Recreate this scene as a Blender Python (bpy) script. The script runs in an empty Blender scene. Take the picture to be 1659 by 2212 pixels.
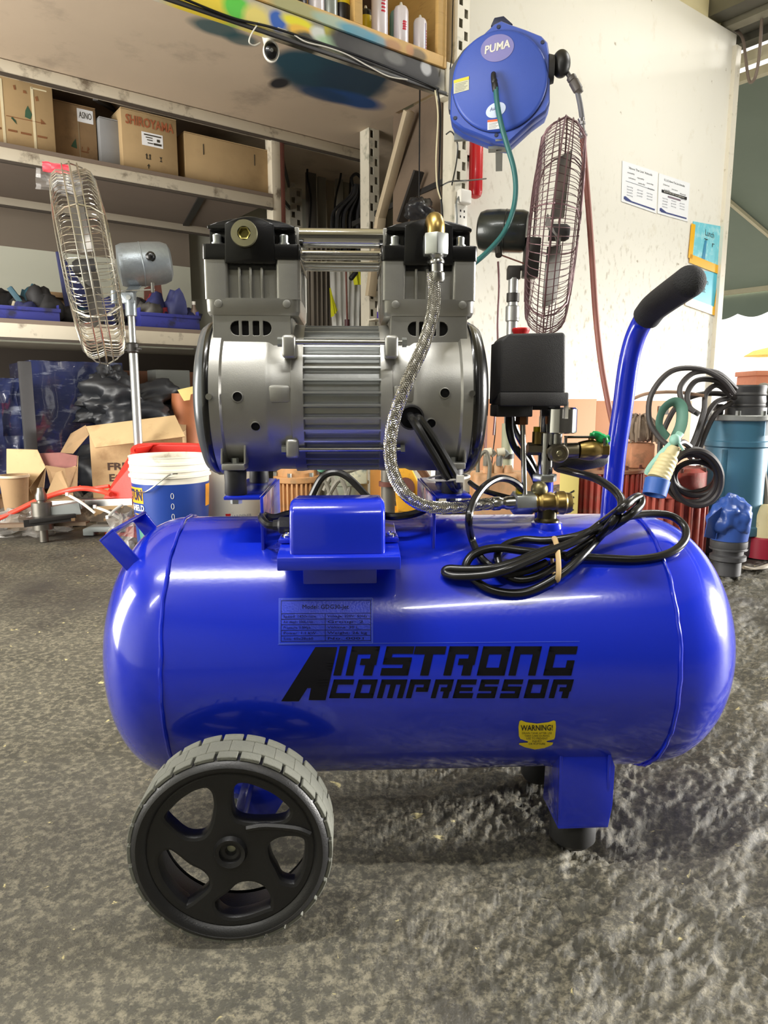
import bpy, bmesh, math, random
import numpy as np
from mathutils import Vector, Matrix, noise as mnoise
random.seed(7)
# ------------------------------------------------------------------ camera, world, lights, exposure
F = 1530.0; TH = math.atan(244/1530.0); CAMH = .437
cT, sT = math.cos(TH), math.sin(TH)
scn = bpy.context.scene
col = scn.collection
cam = bpy.data.cameras.new('camera'); camo = bpy.data.objects.new('camera', cam); col.objects.link(camo)
cam.sensor_fit = 'HORIZONTAL'; cam.sensor_width = 36; cam.lens = F/1659*36; cam.clip_start = .02
camo.location = (0, 0, CAMH); camo.rotation_euler = (math.pi/2-TH, 0, 0)
scn.camera = camo
scn.view_settings.view_transform = 'Standard'; scn.view_settings.look = 'None'
scn.view_settings.exposure = 0.0; scn.view_settings.gamma = 1.0; scn.view_settings.use_curve_mapping = False
wd = bpy.data.worlds.new('world'); scn.world = wd; wd.use_nodes = True
bg = wd.node_tree.nodes['Background']; bg.inputs[0].default_value = (1.0, .985, .95, 1); bg.inputs[1].default_value = 1.65
def area(name, loc, rot, sx, sy, e, c=(1, 1, 1)):
    l = bpy.data.lights.new(name, 'AREA'); l.shape = 'RECTANGLE'; l.size = sx; l.size_y = sy; l.energy = e; l.color = c
    o = bpy.data.objects.new(name, l); o.location = loc; o.rotation_euler = rot; col.objects.link(o); return o
# daylight pouring in through the open shop front (right of the picture)
sun = bpy.data.lights.new('sun', 'SUN'); sun.energy = 11; sun.angle = math.radians(16); sun.color = (1, .97, .92)
suno = bpy.data.objects.new('sun', sun); col.objects.link(suno)
suno.rotation_euler = Vector((-.93, -.16, -.125)).to_track_quat('-Z', 'Y').to_euler()
# added fill light, low on the left, to brighten the rack and shelf underside
area('left_fill_light', (-2.3, 1.0, .75), Vector((.62, .62, .30)).to_track_quat('-Z', 'Y').to_euler(), 1.3, 1.4, 100, (1, .97, .92))
# ------------------------------------------------------------------ geometry of the picture
AX = (.035, .717); YA = math.radians(2.7)
def ray(px, py):
    a = (px-829.5)/F; b = (1106-py)/F
    return Vector((a, cT+sT*b, -sT+cT*b))
EYE = Vector((0, 0, CAMH))
def W(px, py, y):
    r = ray(px, py); return EYE+r*(y/r.y)
def G(px, py, z=0.):
    r = ray(px, py); return EYE+r*((z-CAMH)/r.z)
def C(px, py, yl=0.):                       # compressor frame, plane at local depth yl
    r = ray(px, py); s, k = math.sin(YA), math.cos(YA)
    t = (yl+(-AX[0]*s+AX[1]*k))/(-r.x*s+r.y*k); p = EYE+r*t
    return Vector(((p.x-AX[0])*k+(p.y-AX[1])*s, yl, p.z))
def RQ(px, py, d):                          # room frame (u along the wall, d away from it, z)
    r = ray(px, py); t = d/(-.6*r.x+.8*r.y); p = EYE+r*t
    return Vector((.8*p.x+.6*p.y, d, p.z))
def RU(px, py, u):
    r = ray(px, py); t = u/(.8*r.x+.6*r.y); p = EYE+r*t
    return Vector((u, -.6*p.x+.8*p.y, p.z))
def RP(u, d, z=0.): return Vector((.8*u-.6*d, .6*u+.8*d, z))
RA = math.atan2(.6, .8)
# ------------------------------------------------------------------ materials
def srgb(c):
    o = []
    for v in c[:3]:
        v = v/255.
        o.append(v/12.92 if v <= .04045 else ((v+.055)/1.055)**2.4)
    return (*o, 1)
MC = {}
def mat(name, rgb, rough=.5, metal=0., var=.12, scale=20., bump=0., bscale=None, coat=0., spec=.5, dirt=None, dscale=6., damt=.5, dsharp=.12, stretch=(1, 1, 1), alpha=1., trans=0., emit=0., ior=1.5, rvar=0.):
    if name in MC: return MC[name]
    m = bpy.data.materials.new(name); m.use_nodes = True; nt = m.node_tree; N = nt.nodes; L = nt.links
    b = N['Principled BSDF']
    b.inputs['Roughness'].default_value = rough; b.inputs['Metallic'].default_value = metal
    b.inputs['Coat Weight'].default_value = coat; b.inputs['Coat Roughness'].default_value = .06
    b.inputs['Specular IOR Level'].default_value = spec; b.inputs['IOR'].default_value = ior
    b.inputs['Alpha'].default_value = alpha; b.inputs['Transmission Weight'].default_value = trans
    tc = N.new('ShaderNodeTexCoord'); mp = N.new('ShaderNodeMapping'); mp.inputs['Scale'].default_value = stretch
    L.new(tc.outputs['Object'], mp.inputs[0])
    nz = N.new('ShaderNodeTexNoise'); nz.inputs['Scale'].default_value = scale; nz.inputs['Detail'].default_value = 5
    L.new(mp.outputs[0], nz.inputs['Vector'])
    c = srgb(rgb)
    mx = N.new('ShaderNodeMix'); mx.data_type = 'RGBA'
    mx.inputs[6].default_value = (c[0]*(1-var), c[1]*(1-var), c[2]*(1-var), 1); mx.inputs[7].default_value = (min(1, c[0]*(1+var)), min(1, c[1]*(1+var)), min(1, c[2]*(1+var)), 1)
    L.new(nz.outputs[0], mx.inputs[0]); out = mx.outputs[2]
    if dirt is not None:
        n2 = N.new('ShaderNodeTexNoise'); n2.inputs['Scale'].default_value = dscale; n2.inputs['Detail'].default_value = 7; n2.inputs['Roughness'].default_value = .65
        L.new(mp.outputs[0], n2.inputs['Vector'])
        mr = N.new('ShaderNodeMapRange'); mr.inputs[1].default_value = 1-damt-.0; mr.inputs[2].default_value = 1-damt+dsharp
        L.new(n2.outputs[0], mr.inputs[0])
        m2 = N.new('ShaderNodeMix'); m2.data_type = 'RGBA'; L.new(mr.outputs[0], m2.inputs[0]); L.new(out, m2.inputs[6]); m2.inputs[7].default_value = srgb(dirt)
        out = m2.outputs[2]
    L.new(out, b.inputs['Base Color'])
    if rvar:
        mr = N.new('ShaderNodeMapRange'); mr.inputs[3].default_value = max(0, rough-rvar); mr.inputs[4].default_value = min(1, rough+rvar); L.new(nz.outputs[0], mr.inputs[0]); L.new(mr.outputs[0], b.inputs['Roughness'])
    if bump:
        n3 = N.new('ShaderNodeTexNoise'); n3.inputs['Scale'].default_value = bscale or scale*3; n3.inputs['Detail'].default_value = 4; L.new(mp.outputs[0], n3.inputs['Vector'])
        bp = N.new('ShaderNodeBump'); bp.inputs['Strength'].default_value = bump; bp.inputs['Distance'].default_value = .002
        L.new(n3.outputs[0], bp.inputs['Height']); L.new(bp.outputs[0], b.inputs['Normal'])
    if emit:
        L.new(out, b.inputs['Emission Color']); b.inputs['Emission Strength'].default_value = emit
    MC[name] = m; return m
BLUE = mat('blue_enamel', (17, 42, 190), .2, 0, .05, 8, .035, 260, coat=.7, spec=.5)
CASTAL = mat('cast_aluminium', (166, 165, 160), .4, .8, .08, 60, .06, 1400)
EXTAL = mat('extruded_aluminium', (176, 178, 177), .36, .8, .06, 30, .06, 300)
CHROME = mat('chrome', (215, 215, 215), .1, 1, .02, 20)
STEEL = mat('brushed_steel', (185, 185, 182), .25, 1, .08, 60)
ZINC = mat('zinc_plate', (190, 194, 192), .32, .9, .08, 80)
YZINC = mat('yellow_zinc', (205, 200, 165), .25, .9, .08, 80)
BRASS = mat('brass', (164, 140, 84), .34, 1, .15, 120)
BLKP = mat('black_plastic', (30, 30, 31), .42, 0, .15, 60, .1, 900)
BLKM = mat('matt_black_plastic', (44, 43, 44), .62, 0, .12, 60, .3, 1500)
BLKG = mat('black_gloss_paint', (16, 16, 17), .25, .2, .1, 60, .03, 800, coat=.4)
CABLE = mat('black_cable', (22, 22, 23), .27, 0, .1, 60)
RUB = mat('black_rubber', (26, 26, 26), .55, 0, .2, 60)
HOLE = mat('dark_cavity', (9, 8, 8), .9, 0, .05, 10)
WHEELM = mat('wheel_plastic', (21, 21, 22), .42, 0, .15, 30, .12, 800)
TIREM = mat('dusty_tyre_rubber', (100, 101, 92), .8, 0, .2, 50, .3, 500, dirt=(140, 139, 122), dscale=25, damt=.5, dsharp=.3)
FOAM = mat('foam_grip', (40, 40, 42), .85, 0, .2, 120, .5, 900)
RED = mat('red_plastic', (200, 28, 30), .4, 0, .12, 20)
YEL = mat('yellow_vinyl', (232, 208, 30), .4, 0, .06, 30)
WHITEP = mat('white_plastic', (225, 222, 212), .4, 0, .05, 20, dirt=(150, 145, 130), dscale=20, damt=.36, dsharp=.15)
PAPER = mat('white_paper', (240, 242, 245), .7, 0, .02, 20)
INK = mat('black_ink', (26, 26, 30), .6, 0, .05, 20)
DINK = mat('black_decal', (8, 8, 16), .5, 0, .05, 20, spec=.25)
CARD = mat('cardboard', (172, 146, 106), .8, 0, .12, 14, .15, 60, dirt=(146, 120, 84), dscale=5, damt=.45, dsharp=.3)
CARDD = mat('grubby_cardboard', (150, 122, 88), .85, 0, .14, 12, .15, 60, dirt=(112, 92, 68), dscale=7, damt=.5, dsharp=.2)
CARDL = mat('pale_cardboard', (188, 160, 118), .8, 0, .12, 14, .15, 60, dirt=(156, 126, 88), dscale=8, damt=.48, dsharp=.2)
RACKW = mat('scuffed_cream_paint', (205, 196, 176), .55, 0, .08, 8, .15, 60, dirt=(118, 106, 90), dscale=11, damt=.44, dsharp=.14)
GREYC = mat('galvanised_grey', (128, 132, 130), .5, .3, .12, 12, .1, 60, dirt=(88, 84, 76), dscale=14, damt=.45, dsharp=.2)
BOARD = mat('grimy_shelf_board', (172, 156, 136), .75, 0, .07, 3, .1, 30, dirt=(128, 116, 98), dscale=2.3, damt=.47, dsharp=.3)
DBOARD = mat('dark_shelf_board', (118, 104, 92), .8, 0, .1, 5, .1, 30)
PLY = mat('plywood', (206, 168, 104), .7, 0, .14, 9, .1, 40, stretch=(1, 1, 6), dirt=(150, 112, 66), dscale=6, damt=.42, dsharp=.2)
RUST = mat('rusty_brown_steel', (104, 62, 52), .7, .2, .3, 30, .2, 100)
DARKM = mat('dark_steel', (58, 56, 54), .5, .5, .2, 40)
GALVP = mat('galvanised_pole', (168, 170, 168), .35, .7, .12, 30)
# ------------------------------------------------------------------ mesh builder
def obj_from(name, verts, faces, m, parent=None, smooth=35, bevel=0., seg=2, fm=None, bang=30):
    me = bpy.data.meshes.new(name)
    me.from_pydata([tuple(v) for v in verts], [], faces); me.update()
    for x in (m if isinstance(m, (list, tuple)) else [m]): me.materials.append(x)
    if fm:
        for i, p in enumerate(me.polygons): p.material_index = fm[i]
    if bevel or True:
        bm = bmesh.new(); bm.from_mesh(me)
        bmesh.ops.recalc_face_normals(bm, faces=bm.faces)
        if bevel:
            es = [e for e in bm.edges if len(e.link_faces) == 2 and e.calc_face_angle(0) > math.radians(bang)]
            if es: bmesh.ops.bevel(bm, geom=es, offset=bevel, segments=seg, profile=.5, affect='EDGES', clamp_overlap=True)
        bm.to_mesh(me); bm.free()
    if smooth:
        me.polygons.foreach_set('use_smooth', [True]*len(me.polygons)); me.set_sharp_from_angle(angle=math.radians(smooth))
    o = bpy.data.objects.new(name, me); col.objects.link(o)
    if parent is not None: o.parent = parent
    return o
def catmull(pts, n=8, closed=False):
    P = [Vector(p) for p in pts]; out = []
    m = len(P); rng = m if closed else m-1
    for i in range(rng):
        if closed: a, b, c, d = P[(i-1) % m], P[i], P[(i+1) % m], P[(i+2) % m]
        else: a, b, c, d = P[max(i-1, 0)], P[i], P[i+1], P[min(i+2, m-1)]
        for k in range(n):
            t = k/n; out.append(.5*((2*b)+(c-a)*t+(2*a-5*b+4*c-d)*t*t+(3*b-a-3*c+d)*t**3))
    if not closed: out.append(P[-1])
    return out
class MB:
    def __init__(s): s.v = []; s.f = []; s.m = []; s.cur = 0
    def add(s, vs, fs):
        b = len(s.v); s.v += [Vector(v) for v in vs]; s.f += [tuple(b+i for i in f) for f in fs]; s.m += [s.cur]*len(fs); return s
    def box(s, x0, x1, y0, y1, z0, z1, M=None):
        vs = [Vector((x, y, z)) for x in (x0, x1) for y in (y0, y1) for z in (z0, z1)]
        if M: vs = [M @ v for v in vs]
        return s.add(vs, [(0, 1, 3, 2), (4, 6, 7, 5), (0, 4, 5, 1), (2, 3, 7, 6), (0, 2, 6, 4), (1, 5, 7, 3)])
    def bar(s, p0, p1, w, h, up=(0, 0, 1)):
        p0, p1 = Vector(p0), Vector(p1); d = (p1-p0).normalized(); sd = d.cross(Vector(up)).normalized(); u = sd.cross(d)
        vs = [p+sd*a*w/2+u*b*h/2 for p in (p0, p1) for a, b in ((-1, -1), (1, -1), (1, 1), (-1, 1))]
        return s.add(vs, [(3, 2, 1, 0), (4, 5, 6, 7), (0, 1, 5, 4), (1, 2, 6, 5), (2, 3, 7, 6), (3, 0, 4, 7)])
    def extr(s, poly, vec):
        n = len(poly); vec = Vector(vec); vs = [Vector(p) for p in poly]+[Vector(p)+vec for p in poly]
        return s.add(vs, [tuple(range(n))[::-1], tuple(range(n, 2*n))]+[(i, (i+1) % n, n+(i+1) % n, n+i) for i in range(n)])
    def prism(s, pts, ax, a0, a1):
        f = {'x': lambda p, a: (a, p[0], p[1]), 'y': lambda p, a: (p[0], a, p[1]), 'z': lambda p, a: (p[0], p[1], a)}[ax]
        return s.extr([f(p, a0) for p in pts], Vector(f((0, 0), a1-a0)))
    def lathe(s, prof, org=(0, 0, 0), ax=(0, 0, 1), n=24, a0=0., a1=2*math.pi, cap=True):
        org, ax = Vector(org), Vector(ax).normalized(); q = Vector((0, 0, 1)).rotation_difference(ax)
        full = abs(a1-a0) > 6.28; k = n if full else n+1; vs = []
        for r, h in prof:
            for i in range(k):
                a = a0+(a1-a0)*i/n; vs.append(org+q @ Vector((r*math.cos(a), r*math.sin(a), h)))
        fs = []
        for j in range(len(prof)-1):
            for i in range(n):
                i2 = (i+1) % k if full else i+1
                fs.append((j*k+i, j*k+i2, (j+1)*k+i2, (j+1)*k+i))
        if full and cap:
            if prof[0][0] > 1e-6: fs.append(tuple(range(k))[::-1])
            if prof[-1][0] > 1e-6: fs.append(tuple((len(prof)-1)*k+i for i in range(k)))
        return s.add(vs, fs)
    def cyl(s, p0, p1, r0, r1=None, n=16):
        p0, p1 = Vector(p0), Vector(p1); r1 = r0 if r1 is None else r1
        return s.lathe([(r0, 0), (r1, (p1-p0).length)], p0, p1-p0, n)
    def ball(s, c, r, n=16, k=8, M=None):
        c = Vector(c); r = (r, r, r) if not hasattr(r, '__len__') else r; vs = [c+Vector((0, 0, -r[2]))]; fs = []
        for j in range(1, k):
            th = -math.pi/2+math.pi*j/k
            for i in range(n):
                a = 2*math.pi*i/n; v = Vector((r[0]*math.cos(th)*math.cos(a), r[1]*math.cos(th)*math.sin(a), r[2]*math.sin(th))); vs.append(c+(M @ v if M else v))
        vs.append(c+Vector((0, 0, r[2])))
        for i in range(n):
            fs.append((0, 1+(i+1) % n, 1+i)); e = 1+(k-2)*n; fs.append((e+i, e+(i+1) % n, len(vs)-1))
            for j in range(k-2): fs.append((1+j*n+i, 1+j*n+(i+1) % n, 1+(j+1)*n+(i+1) % n, 1+(j+1)*n+i))
        return s.add(vs, fs)
    def tube(s, pts, r, n=8, closed=False, sub=6, flat=1.):
        P = catmull(pts, sub, closed) if sub else [Vector(p) for p in pts]; m = len(P); vs = []; fs = []
        T = []
        for i in range(m):
            a = P[(i-1) % m] if closed else P[max(i-1, 0)]; b = P[(i+1) % m] if closed else P[min(i+1, m-1)]
            T.append((b-a).normalized() if (b-a).length > 1e-9 else Vector((0, 0, 1)))
        nr = T[0].orthogonal().normalized()
        for i in range(m):
            nr = (nr-T[i]*nr.dot(T[i])).normalized(); bn = T[i].cross(nr)
            ri = r[min(int(i/max(m-1, 1)*(len(r)-1)+.5), len(r)-1)] if hasattr(r, '__len__') else r
            for k in range(n):
                a = 2*math.pi*k/n; vs.append(P[i]+nr*ri*math.cos(a)+bn*ri*flat*math.sin(a))
        for i in range(m if closed else m-1):
            for k in range(n):
                j = (i+1) % m; fs.append((i*n+k, i*n+(k+1) % n, j*n+(k+1) % n, j*n+k))
        if not closed: fs += [tuple(range(n))[::-1], tuple((m-1)*n+k for k in range(n))]
        return s.add(vs, fs)
    def lump(s, c, r, seed=0, amp=.3, freq=1.6, n=20, k=12, flat0=False):
        c = Vector(c); b = len(s.v); s.ball((0, 0, 0), 1, n, k)
        for i in range(b, len(s.v)):
            v = s.v[i]; d = 1+amp*mnoise.noise(v*freq+Vector((seed*3.1, seed*1.7, 0)))+amp*.5*mnoise.noise(v*freq*2.7+Vector((seed, 5, 0)))
            w = Vector((v.x*r[0]*d, v.y*r[1]*d, v.z*r[2]*d))
            if flat0: w.z = max(w.z, -r[2]*.7)
            s.v[i] = c+w
        return s
    def xf(s, M, start=0):
        for i in range(start, len(s.v)): s.v[i] = M @ s.v[i]
        return s
    def build(s, name, m, parent=None, **k):
        mm = m if isinstance(m, (list, tuple)) else [m]
        return obj_from(name, s.v, s.f, mm, parent.e if isinstance(parent, Thing) else parent, fm=s.m if len(mm) > 1 else None, **k)
class Thing:
    def __init__(s, name, label, cat, loc=(0, 0, 0), rz=0., group=None):
        s.e = bpy.data.objects.new(name, None); col.objects.link(s.e); s.e.empty_display_size = .05
        s.e.location = loc; s.e.rotation_euler = (0, 0, rz); s.e['label'] = label; s.e['category'] = cat
        if group: s.e['group'] = group
        s.M = Matrix.Translation(Vector(loc)) @ Matrix.Rotation(rz, 4, 'Z'); s.I = s.M.inverted()
    def w(s, px, py, y): return s.I @ W(px, py, y)
    def r(s, px, py, d):
        q = RQ(px, py, d); return s.I @ RP(q.x, q.y, q.z)
    def ru(s, u, d, z): return s.I @ RP(u, d, z)
def tag(o, label, cat, group=None, kind=None):
    o['label'] = label; o['category'] = cat
    if group: o['group'] = group
    if kind: o['kind'] = kind
    return o
def struct(o): o['kind'] = 'structure'; return o
def curve_plate(outer, holes, th, bev=0., mapf=None):
    """a plate with holes: 2-D outlines filled, given thickness th (local z) and mapped into place"""
    cu = bpy.data.curves.new('tmp', 'CURVE'); cu.dimensions = '2D'; cu.fill_mode = 'BOTH'; cu.extrude = th/2; cu.bevel_depth = bev; cu.bevel_resolution = 1
    for pl in [outer]+holes:
        sp = cu.splines.new('POLY'); sp.points.add(len(pl)-1); sp.use_cyclic_u = True
        for i, p in enumerate(pl): sp.points[i].co = (p[0], p[1], 0, 1)
    o = bpy.data.objects.new('tmp', cu); me = bpy.data.meshes.new_from_object(o)
    vs = [mapf(v.co) if mapf else v.co.copy() for v in me.vertices]; fs = [tuple(p.vertices) for p in me.polygons]
    bpy.data.objects.remove(o); bpy.data.curves.remove(cu); bpy.data.meshes.remove(me)
    return vs, fs
def text2d(txt, size, align='CENTER', bold=0.):
    cu = bpy.data.curves.new('tmp', 'FONT'); cu.body = txt; cu.size = size; cu.align_x = align; cu.align_y = 'CENTER'; cu.resolution_u = 2; cu.offset = bold
    o = bpy.data.objects.new('tmp', cu); me = bpy.data.meshes.new_from_object(o)
    vs = [v.co.copy() for v in me.vertices]; fs = [tuple(p.vertices) for p in me.polygons]
    bpy.data.objects.remove(o); bpy.data.curves.remove(cu); bpy.data.meshes.remove(me)
    return vs, fs
def text_on(mb, txt, size, org, ex, ez, off=0., align='CENTER', bold=0., wmax=None):
    vs, fs = text2d(txt, size, align, bold); org, ex, ez = Vector(org), Vector(ex), Vector(ez)
    sx = 1.
    if wmax and vs:
        w = max(v.x for v in vs)-min(v.x for v in vs)
        sx = wmax/w if w > 0 else 1.
    mb.add([org+ex*v.x*sx+ez*v.y for v in vs], fs); return mb
def arc(cx, cy, r, a0, a1, n=8): return [(cx+r*math.cos(math.radians(a0+(a1-a0)*i/n)), cy+r*math.sin(math.radians(a0+(a1-a0)*i/n))) for i in range(n+1)]
def rrect(x0, x1, y0, y1, r, n=4):
    return arc(x1-r, y1-r, r, 0, 90, n)+arc(x0+r, y1-r, r, 90, 180, n)+arc(x0+r, y0+r, r, 180, 270, n)+arc(x1-r, y0+r, r, 270, 360, n)
def hexp(r, a0=30): return [(r*math.cos(math.radians(a0+60*i)), r*math.sin(math.radians(a0+60*i))) for i in range(6)]
def hexnut(mb, p0, p1, r):
    p0, p1 = Vector(p0), Vector(p1); mb.lathe([(r, 0), (r, (p1-p0).length)], p0, p1-p0, 6); return mb
# ================================================================== structure
def fbm(x, y, oct=5, seed=0, ridge=False):
    rs = np.random.RandomState(seed); out = np.zeros_like(x); amp = 1.; tot = 0
    for o in range(oct):
        g = rs.rand(256, 256); xi = np.floor(x).astype(int); yi = np.floor(y).astype(int); fx = x-xi; fy = y-yi
        fx = fx*fx*(3-2*fx); fy = fy*fy*(3-2*fy); a = g[xi % 256, yi % 256]; b = g[(xi+1) % 256, yi % 256]; c = g[xi % 256, (yi+1) % 256]; d = g[(xi+1) % 256, (yi+1) % 256]
        v = (a*(1-fx)+b*fx)*(1-fy)+(c*(1-fx)+d*fx)*fy
        if ridge: v = 1-abs(2*v-1)
        out += v*amp; tot += amp; amp *= .55; x = x*2.03+17; y = y*2.03+9
    return out/tot
def floor_mesh():
    nx, ny = 760, 640
    ty = np.linspace(0, 1, ny); ys = .25+ty**2.0*5.2+ty*.25
    tx = np.linspace(-1, 1, nx); X = np.outer(ys*.62+.06, tx*.75+.6*tx**3)+0.0; Y = np.repeat(ys[:, None], nx, 1)
    r = np.clip((X+.07+.12*(Y-.6))/.24, 0, 1)                # the slab is rougher to the right of the compressor
    r = r*np.clip((Y-.38)/.14, .35, 1)
    # warped, stretched lumps running towards the right
    U = X*.85+Y*.5; V = -X*.5+Y*.85
    wv = fbm(U*9, V*9, 3, 5)
    big = fbm(U*9+wv*1.2, V*24+wv*2.5, 5, 1, False); fine = fbm(U*55+wv*3, V*110+wv*3, 4, 2, True); pit = fbm(X*150, Y*150, 3, 3)
    Z = (.0008+.0125*r)*(big-.60)*2+(.0003+.0055*r)*(fine-.75)*1.5+(.0005+.0012*r)*(pit-.6)
    Z = np.minimum(Z, .0030)-.0020
    v = np.stack([X.ravel(), Y.ravel(), Z.ravel()], 1)
    idx = np.arange(nx*ny).reshape(ny, nx); f = np.stack([idx[:-1, :-1].ravel(), idx[:-1, 1:].ravel(), idx[1:, 1:].ravel(), idx[1:, :-1].ravel()], 1)
    me = bpy.data.meshes.new('floor'); me.vertices.add(len(v)); me.vertices.foreach_set('co', v.ravel().astype(np.float32))
    me.loops.add(f.size); me.loops.foreach_set('vertex_index', f.ravel().astype(np.int32)); me.polygons.add(len(f))
    me.polygons.foreach_set('loop_start', np.arange(0, f.size, 4, dtype=np.int32)); me.polygons.foreach_set('use_smooth', np.ones(len(f), bool)); me.update(calc_edges=True); me.validate()
    return me
def floor_mat():
    m = bpy.data.materials.new('worn_oily_slab'); m.use_nodes = True; nt = m.node_tree; N = nt.nodes; L = nt.links; b = N['Principled BSDF']
    tc = N.new('ShaderNodeTexCoord')
    def nz(s, d=6, r=.6, dist=0.):
        n = N.new('ShaderNodeTexNoise'); n.inputs['Scale'].default_value = s; n.inputs['Detail'].default_value = d; n.inputs['Roughness'].default_value = r; n.inputs['Distortion'].default_value = dist
        L.new(tc.outputs['Object'], n.inputs['Vector']); return n
    def rmp(src, a, bb):
        q = N.new('ShaderNodeMapRange'); q.inputs[1].default_value = a; q.inputs[2].default_value = bb; L.new(src, q.inputs[0]); return q.outputs[0]
    def mix(f, a, c):
        q = N.new('ShaderNodeMix'); q.data_type = 'RGBA'; L.new(f, q.inputs[0])
        if isinstance(a, tuple): q.inputs[6].default_value = a
        else: L.new(a, q.inputs[6])
        q.inputs[7].default_value = c; return q.outputs[2]
    n1, n2, n3, n4, n5 = nz(5, 8, .65), nz(120, 8, .75), nz(1.6, 4), nz(40, 4, .6, .6), nz(320, 3)
    o = mix(rmp(n1.outputs[0], .30, .70), srgb((55, 54, 46)), srgb((85, 81, 69)))
    o = mix(rmp(n2.outputs[0], .47, .62), o, srgb((124, 118, 100)))
    o = mix(rmp(n3.outputs[0], .52, .68), o, srgb((48, 44, 41)))
    o = mix(rmp(n5.outputs[0], .55, .75), o, srgb((50, 48, 45)))
    o = mix(rmp(n4.outputs[0], .675, .71), o, srgb((190, 178, 128)))
    L.new(o, b.inputs['Base Color'])
    q = N.new('ShaderNodeMapRange'); q.inputs[3].default_value = .42; q.inputs[4].default_value = .8; L.new(n1.outputs[0], q.inputs[0]); L.new(q.outputs[0], b.inputs['Roughness'])
    bp = N.new('ShaderNodeBump'); bp.inputs['Strength'].default_value = .55; bp.inputs['Distance'].default_value = .0012; L.new(n5.outputs[0], bp.inputs['Height'])
    bq = N.new('ShaderNodeBump'); bq.inputs['Strength'].default_value = .5; bq.inputs['Distance'].default_value = .004; L.new(n2.outputs[0], bq.inputs['Height']); L.new(bp.outputs[0], bq.inputs['Normal'])
    L.new(bq.outputs[0], b.inputs['Normal']); return m
FM = floor_mat()
fl = bpy.data.objects.new('floor', floor_mesh()); fl.data.materials.append(FM); col.objects.link(fl); struct(fl)
# the slab goes on around the finely built patch
q = MB(); z = -.016
q.box(-9, 12, -6, 12, -.06, z); ob = q.build('floor_outer', FM); struct(ob)
# white partition wall
WALLM = mat('grimy_white_wall', (236, 233, 222), .75, 0, .03, 3, .12, 60, dirt=(214, 206, 186), dscale=9, damt=.42, dsharp=.25, stretch=(1, 1, .7))
def wall_nodes(m):
    nt = m.node_tree; N = nt.nodes; L = nt.links; b = N['Principled BSDF']; src = b.inputs['Base Color'].links[0].from_socket
    tc = N.new('ShaderNodeTexCoord'); mp = N.new('ShaderNodeMapping'); mp.inputs['Scale'].default_value = (1, 1, .6); mp.inputs['Rotation'].default_value = (0, .5, 0); L.new(tc.outputs['Object'], mp.inputs[0])
    n = N.new('ShaderNodeTexNoise'); n.inputs['Scale'].default_value = 38; n.inputs['Detail'].default_value = 5; L.new(mp.outputs[0], n.inputs[0])
    sx = N.new('ShaderNodeSeparateXYZ'); L.new(tc.outputs['Object'], sx.inputs[0])
    h = N.new('ShaderNodeMapRange'); h.inputs[1].default_value = 1.75; h.inputs[2].default_value = .9; L.new(sx.outputs[2], h.inputs[0])
    a = N.new('ShaderNodeMapRange'); a.inputs[1].default_value = .56; a.inputs[2].default_value = .80; L.new(n.outputs[0], a.inputs[0])
    mu = N.new('ShaderNodeMath'); mu.operation = 'MULTIPLY'; L.new(a.outputs[0], mu.inputs[0]); L.new(h.outputs[0], mu.inputs[1])
    n2 = N.new('ShaderNodeTexNoise'); n2.inputs['Scale'].default_value = 13; n2.inputs['Detail'].default_value = 7; L.new(tc.outputs['Object'], n2.inputs[0])
    a2 = N.new('ShaderNodeMapRange'); a2.inputs[1].default_value = .69; a2.inputs[2].default_value = .72; a2.inputs[4].default_value = .7; L.new(n2.outputs[0], a2.inputs[0])
    ad = N.new('ShaderNodeMath'); ad.operation = 'MAXIMUM'; L.new(mu.outputs[0], ad.inputs[0]); L.new(a2.outputs[0], ad.inputs[1])
    mx = N.new('ShaderNodeMix'); mx.data_type = 'RGBA'; L.new(ad.outputs[0], mx.inputs[0]); L.new(src, mx.inputs[6]); mx.inputs[7].default_value = srgb((150, 136, 108)); L.new(mx.outputs[2], b.inputs['Base Color'])
wall_nodes(WALLM)
def room_box(name, u0, u1, d0, d1, z0, z1, m, **k):
    q = MB(); q.box(0, u1-u0, 0, d1-d0, 0, z1-z0); o = q.build(name, m, **k); o.location = RP(u0, d0, z0); o.rotation_euler = (0, 0, RA); return o
struct(room_box('wall_right', 2.08, 4.43, 2.42, 2.56, 0, 2.57, WALLM))
struct(room_box('trim_1', 4.395, 4.45, 2.395, 2.42, 0, 2.5, mat('pale_door_trim', (232, 226, 210), .6, 0, .05, 10, dirt=(170, 160, 130), dscale=14, damt=.42)))
BACKM = mat('back_wall_paint', (186, 186, 172), .8, 0, .06, 3)
struct(room_box('wall_back', -2.6, 3.6, 4.0, 4.1, 0, 3.0, BACKM))
struct(room_box('wall_side', 3.0, 3.06, 2.56, 4.0, 0, 2.9, BACKM))
struct(room_box('light_block_wall', -2.6, 4.3, -3.1, -3.0, 0, 3.0, mat('dark_light_block', (78, 76, 72), .8, 0, .06, 3)))  # unseen wall, added and kept dark to cut light from behind the camera
struct(room_box('wall_left', -2.7, -2.6, -3.1, 4.1, 0, 3.0, BACKM))
CEILM = mat('cream_ceiling', (226, 216, 176), .8, 0, .04, 2)
struct(room_box('ceiling', -2.7, 4.42, -3.1, 4.1, 2.95, 3.05, CEILM))
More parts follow.
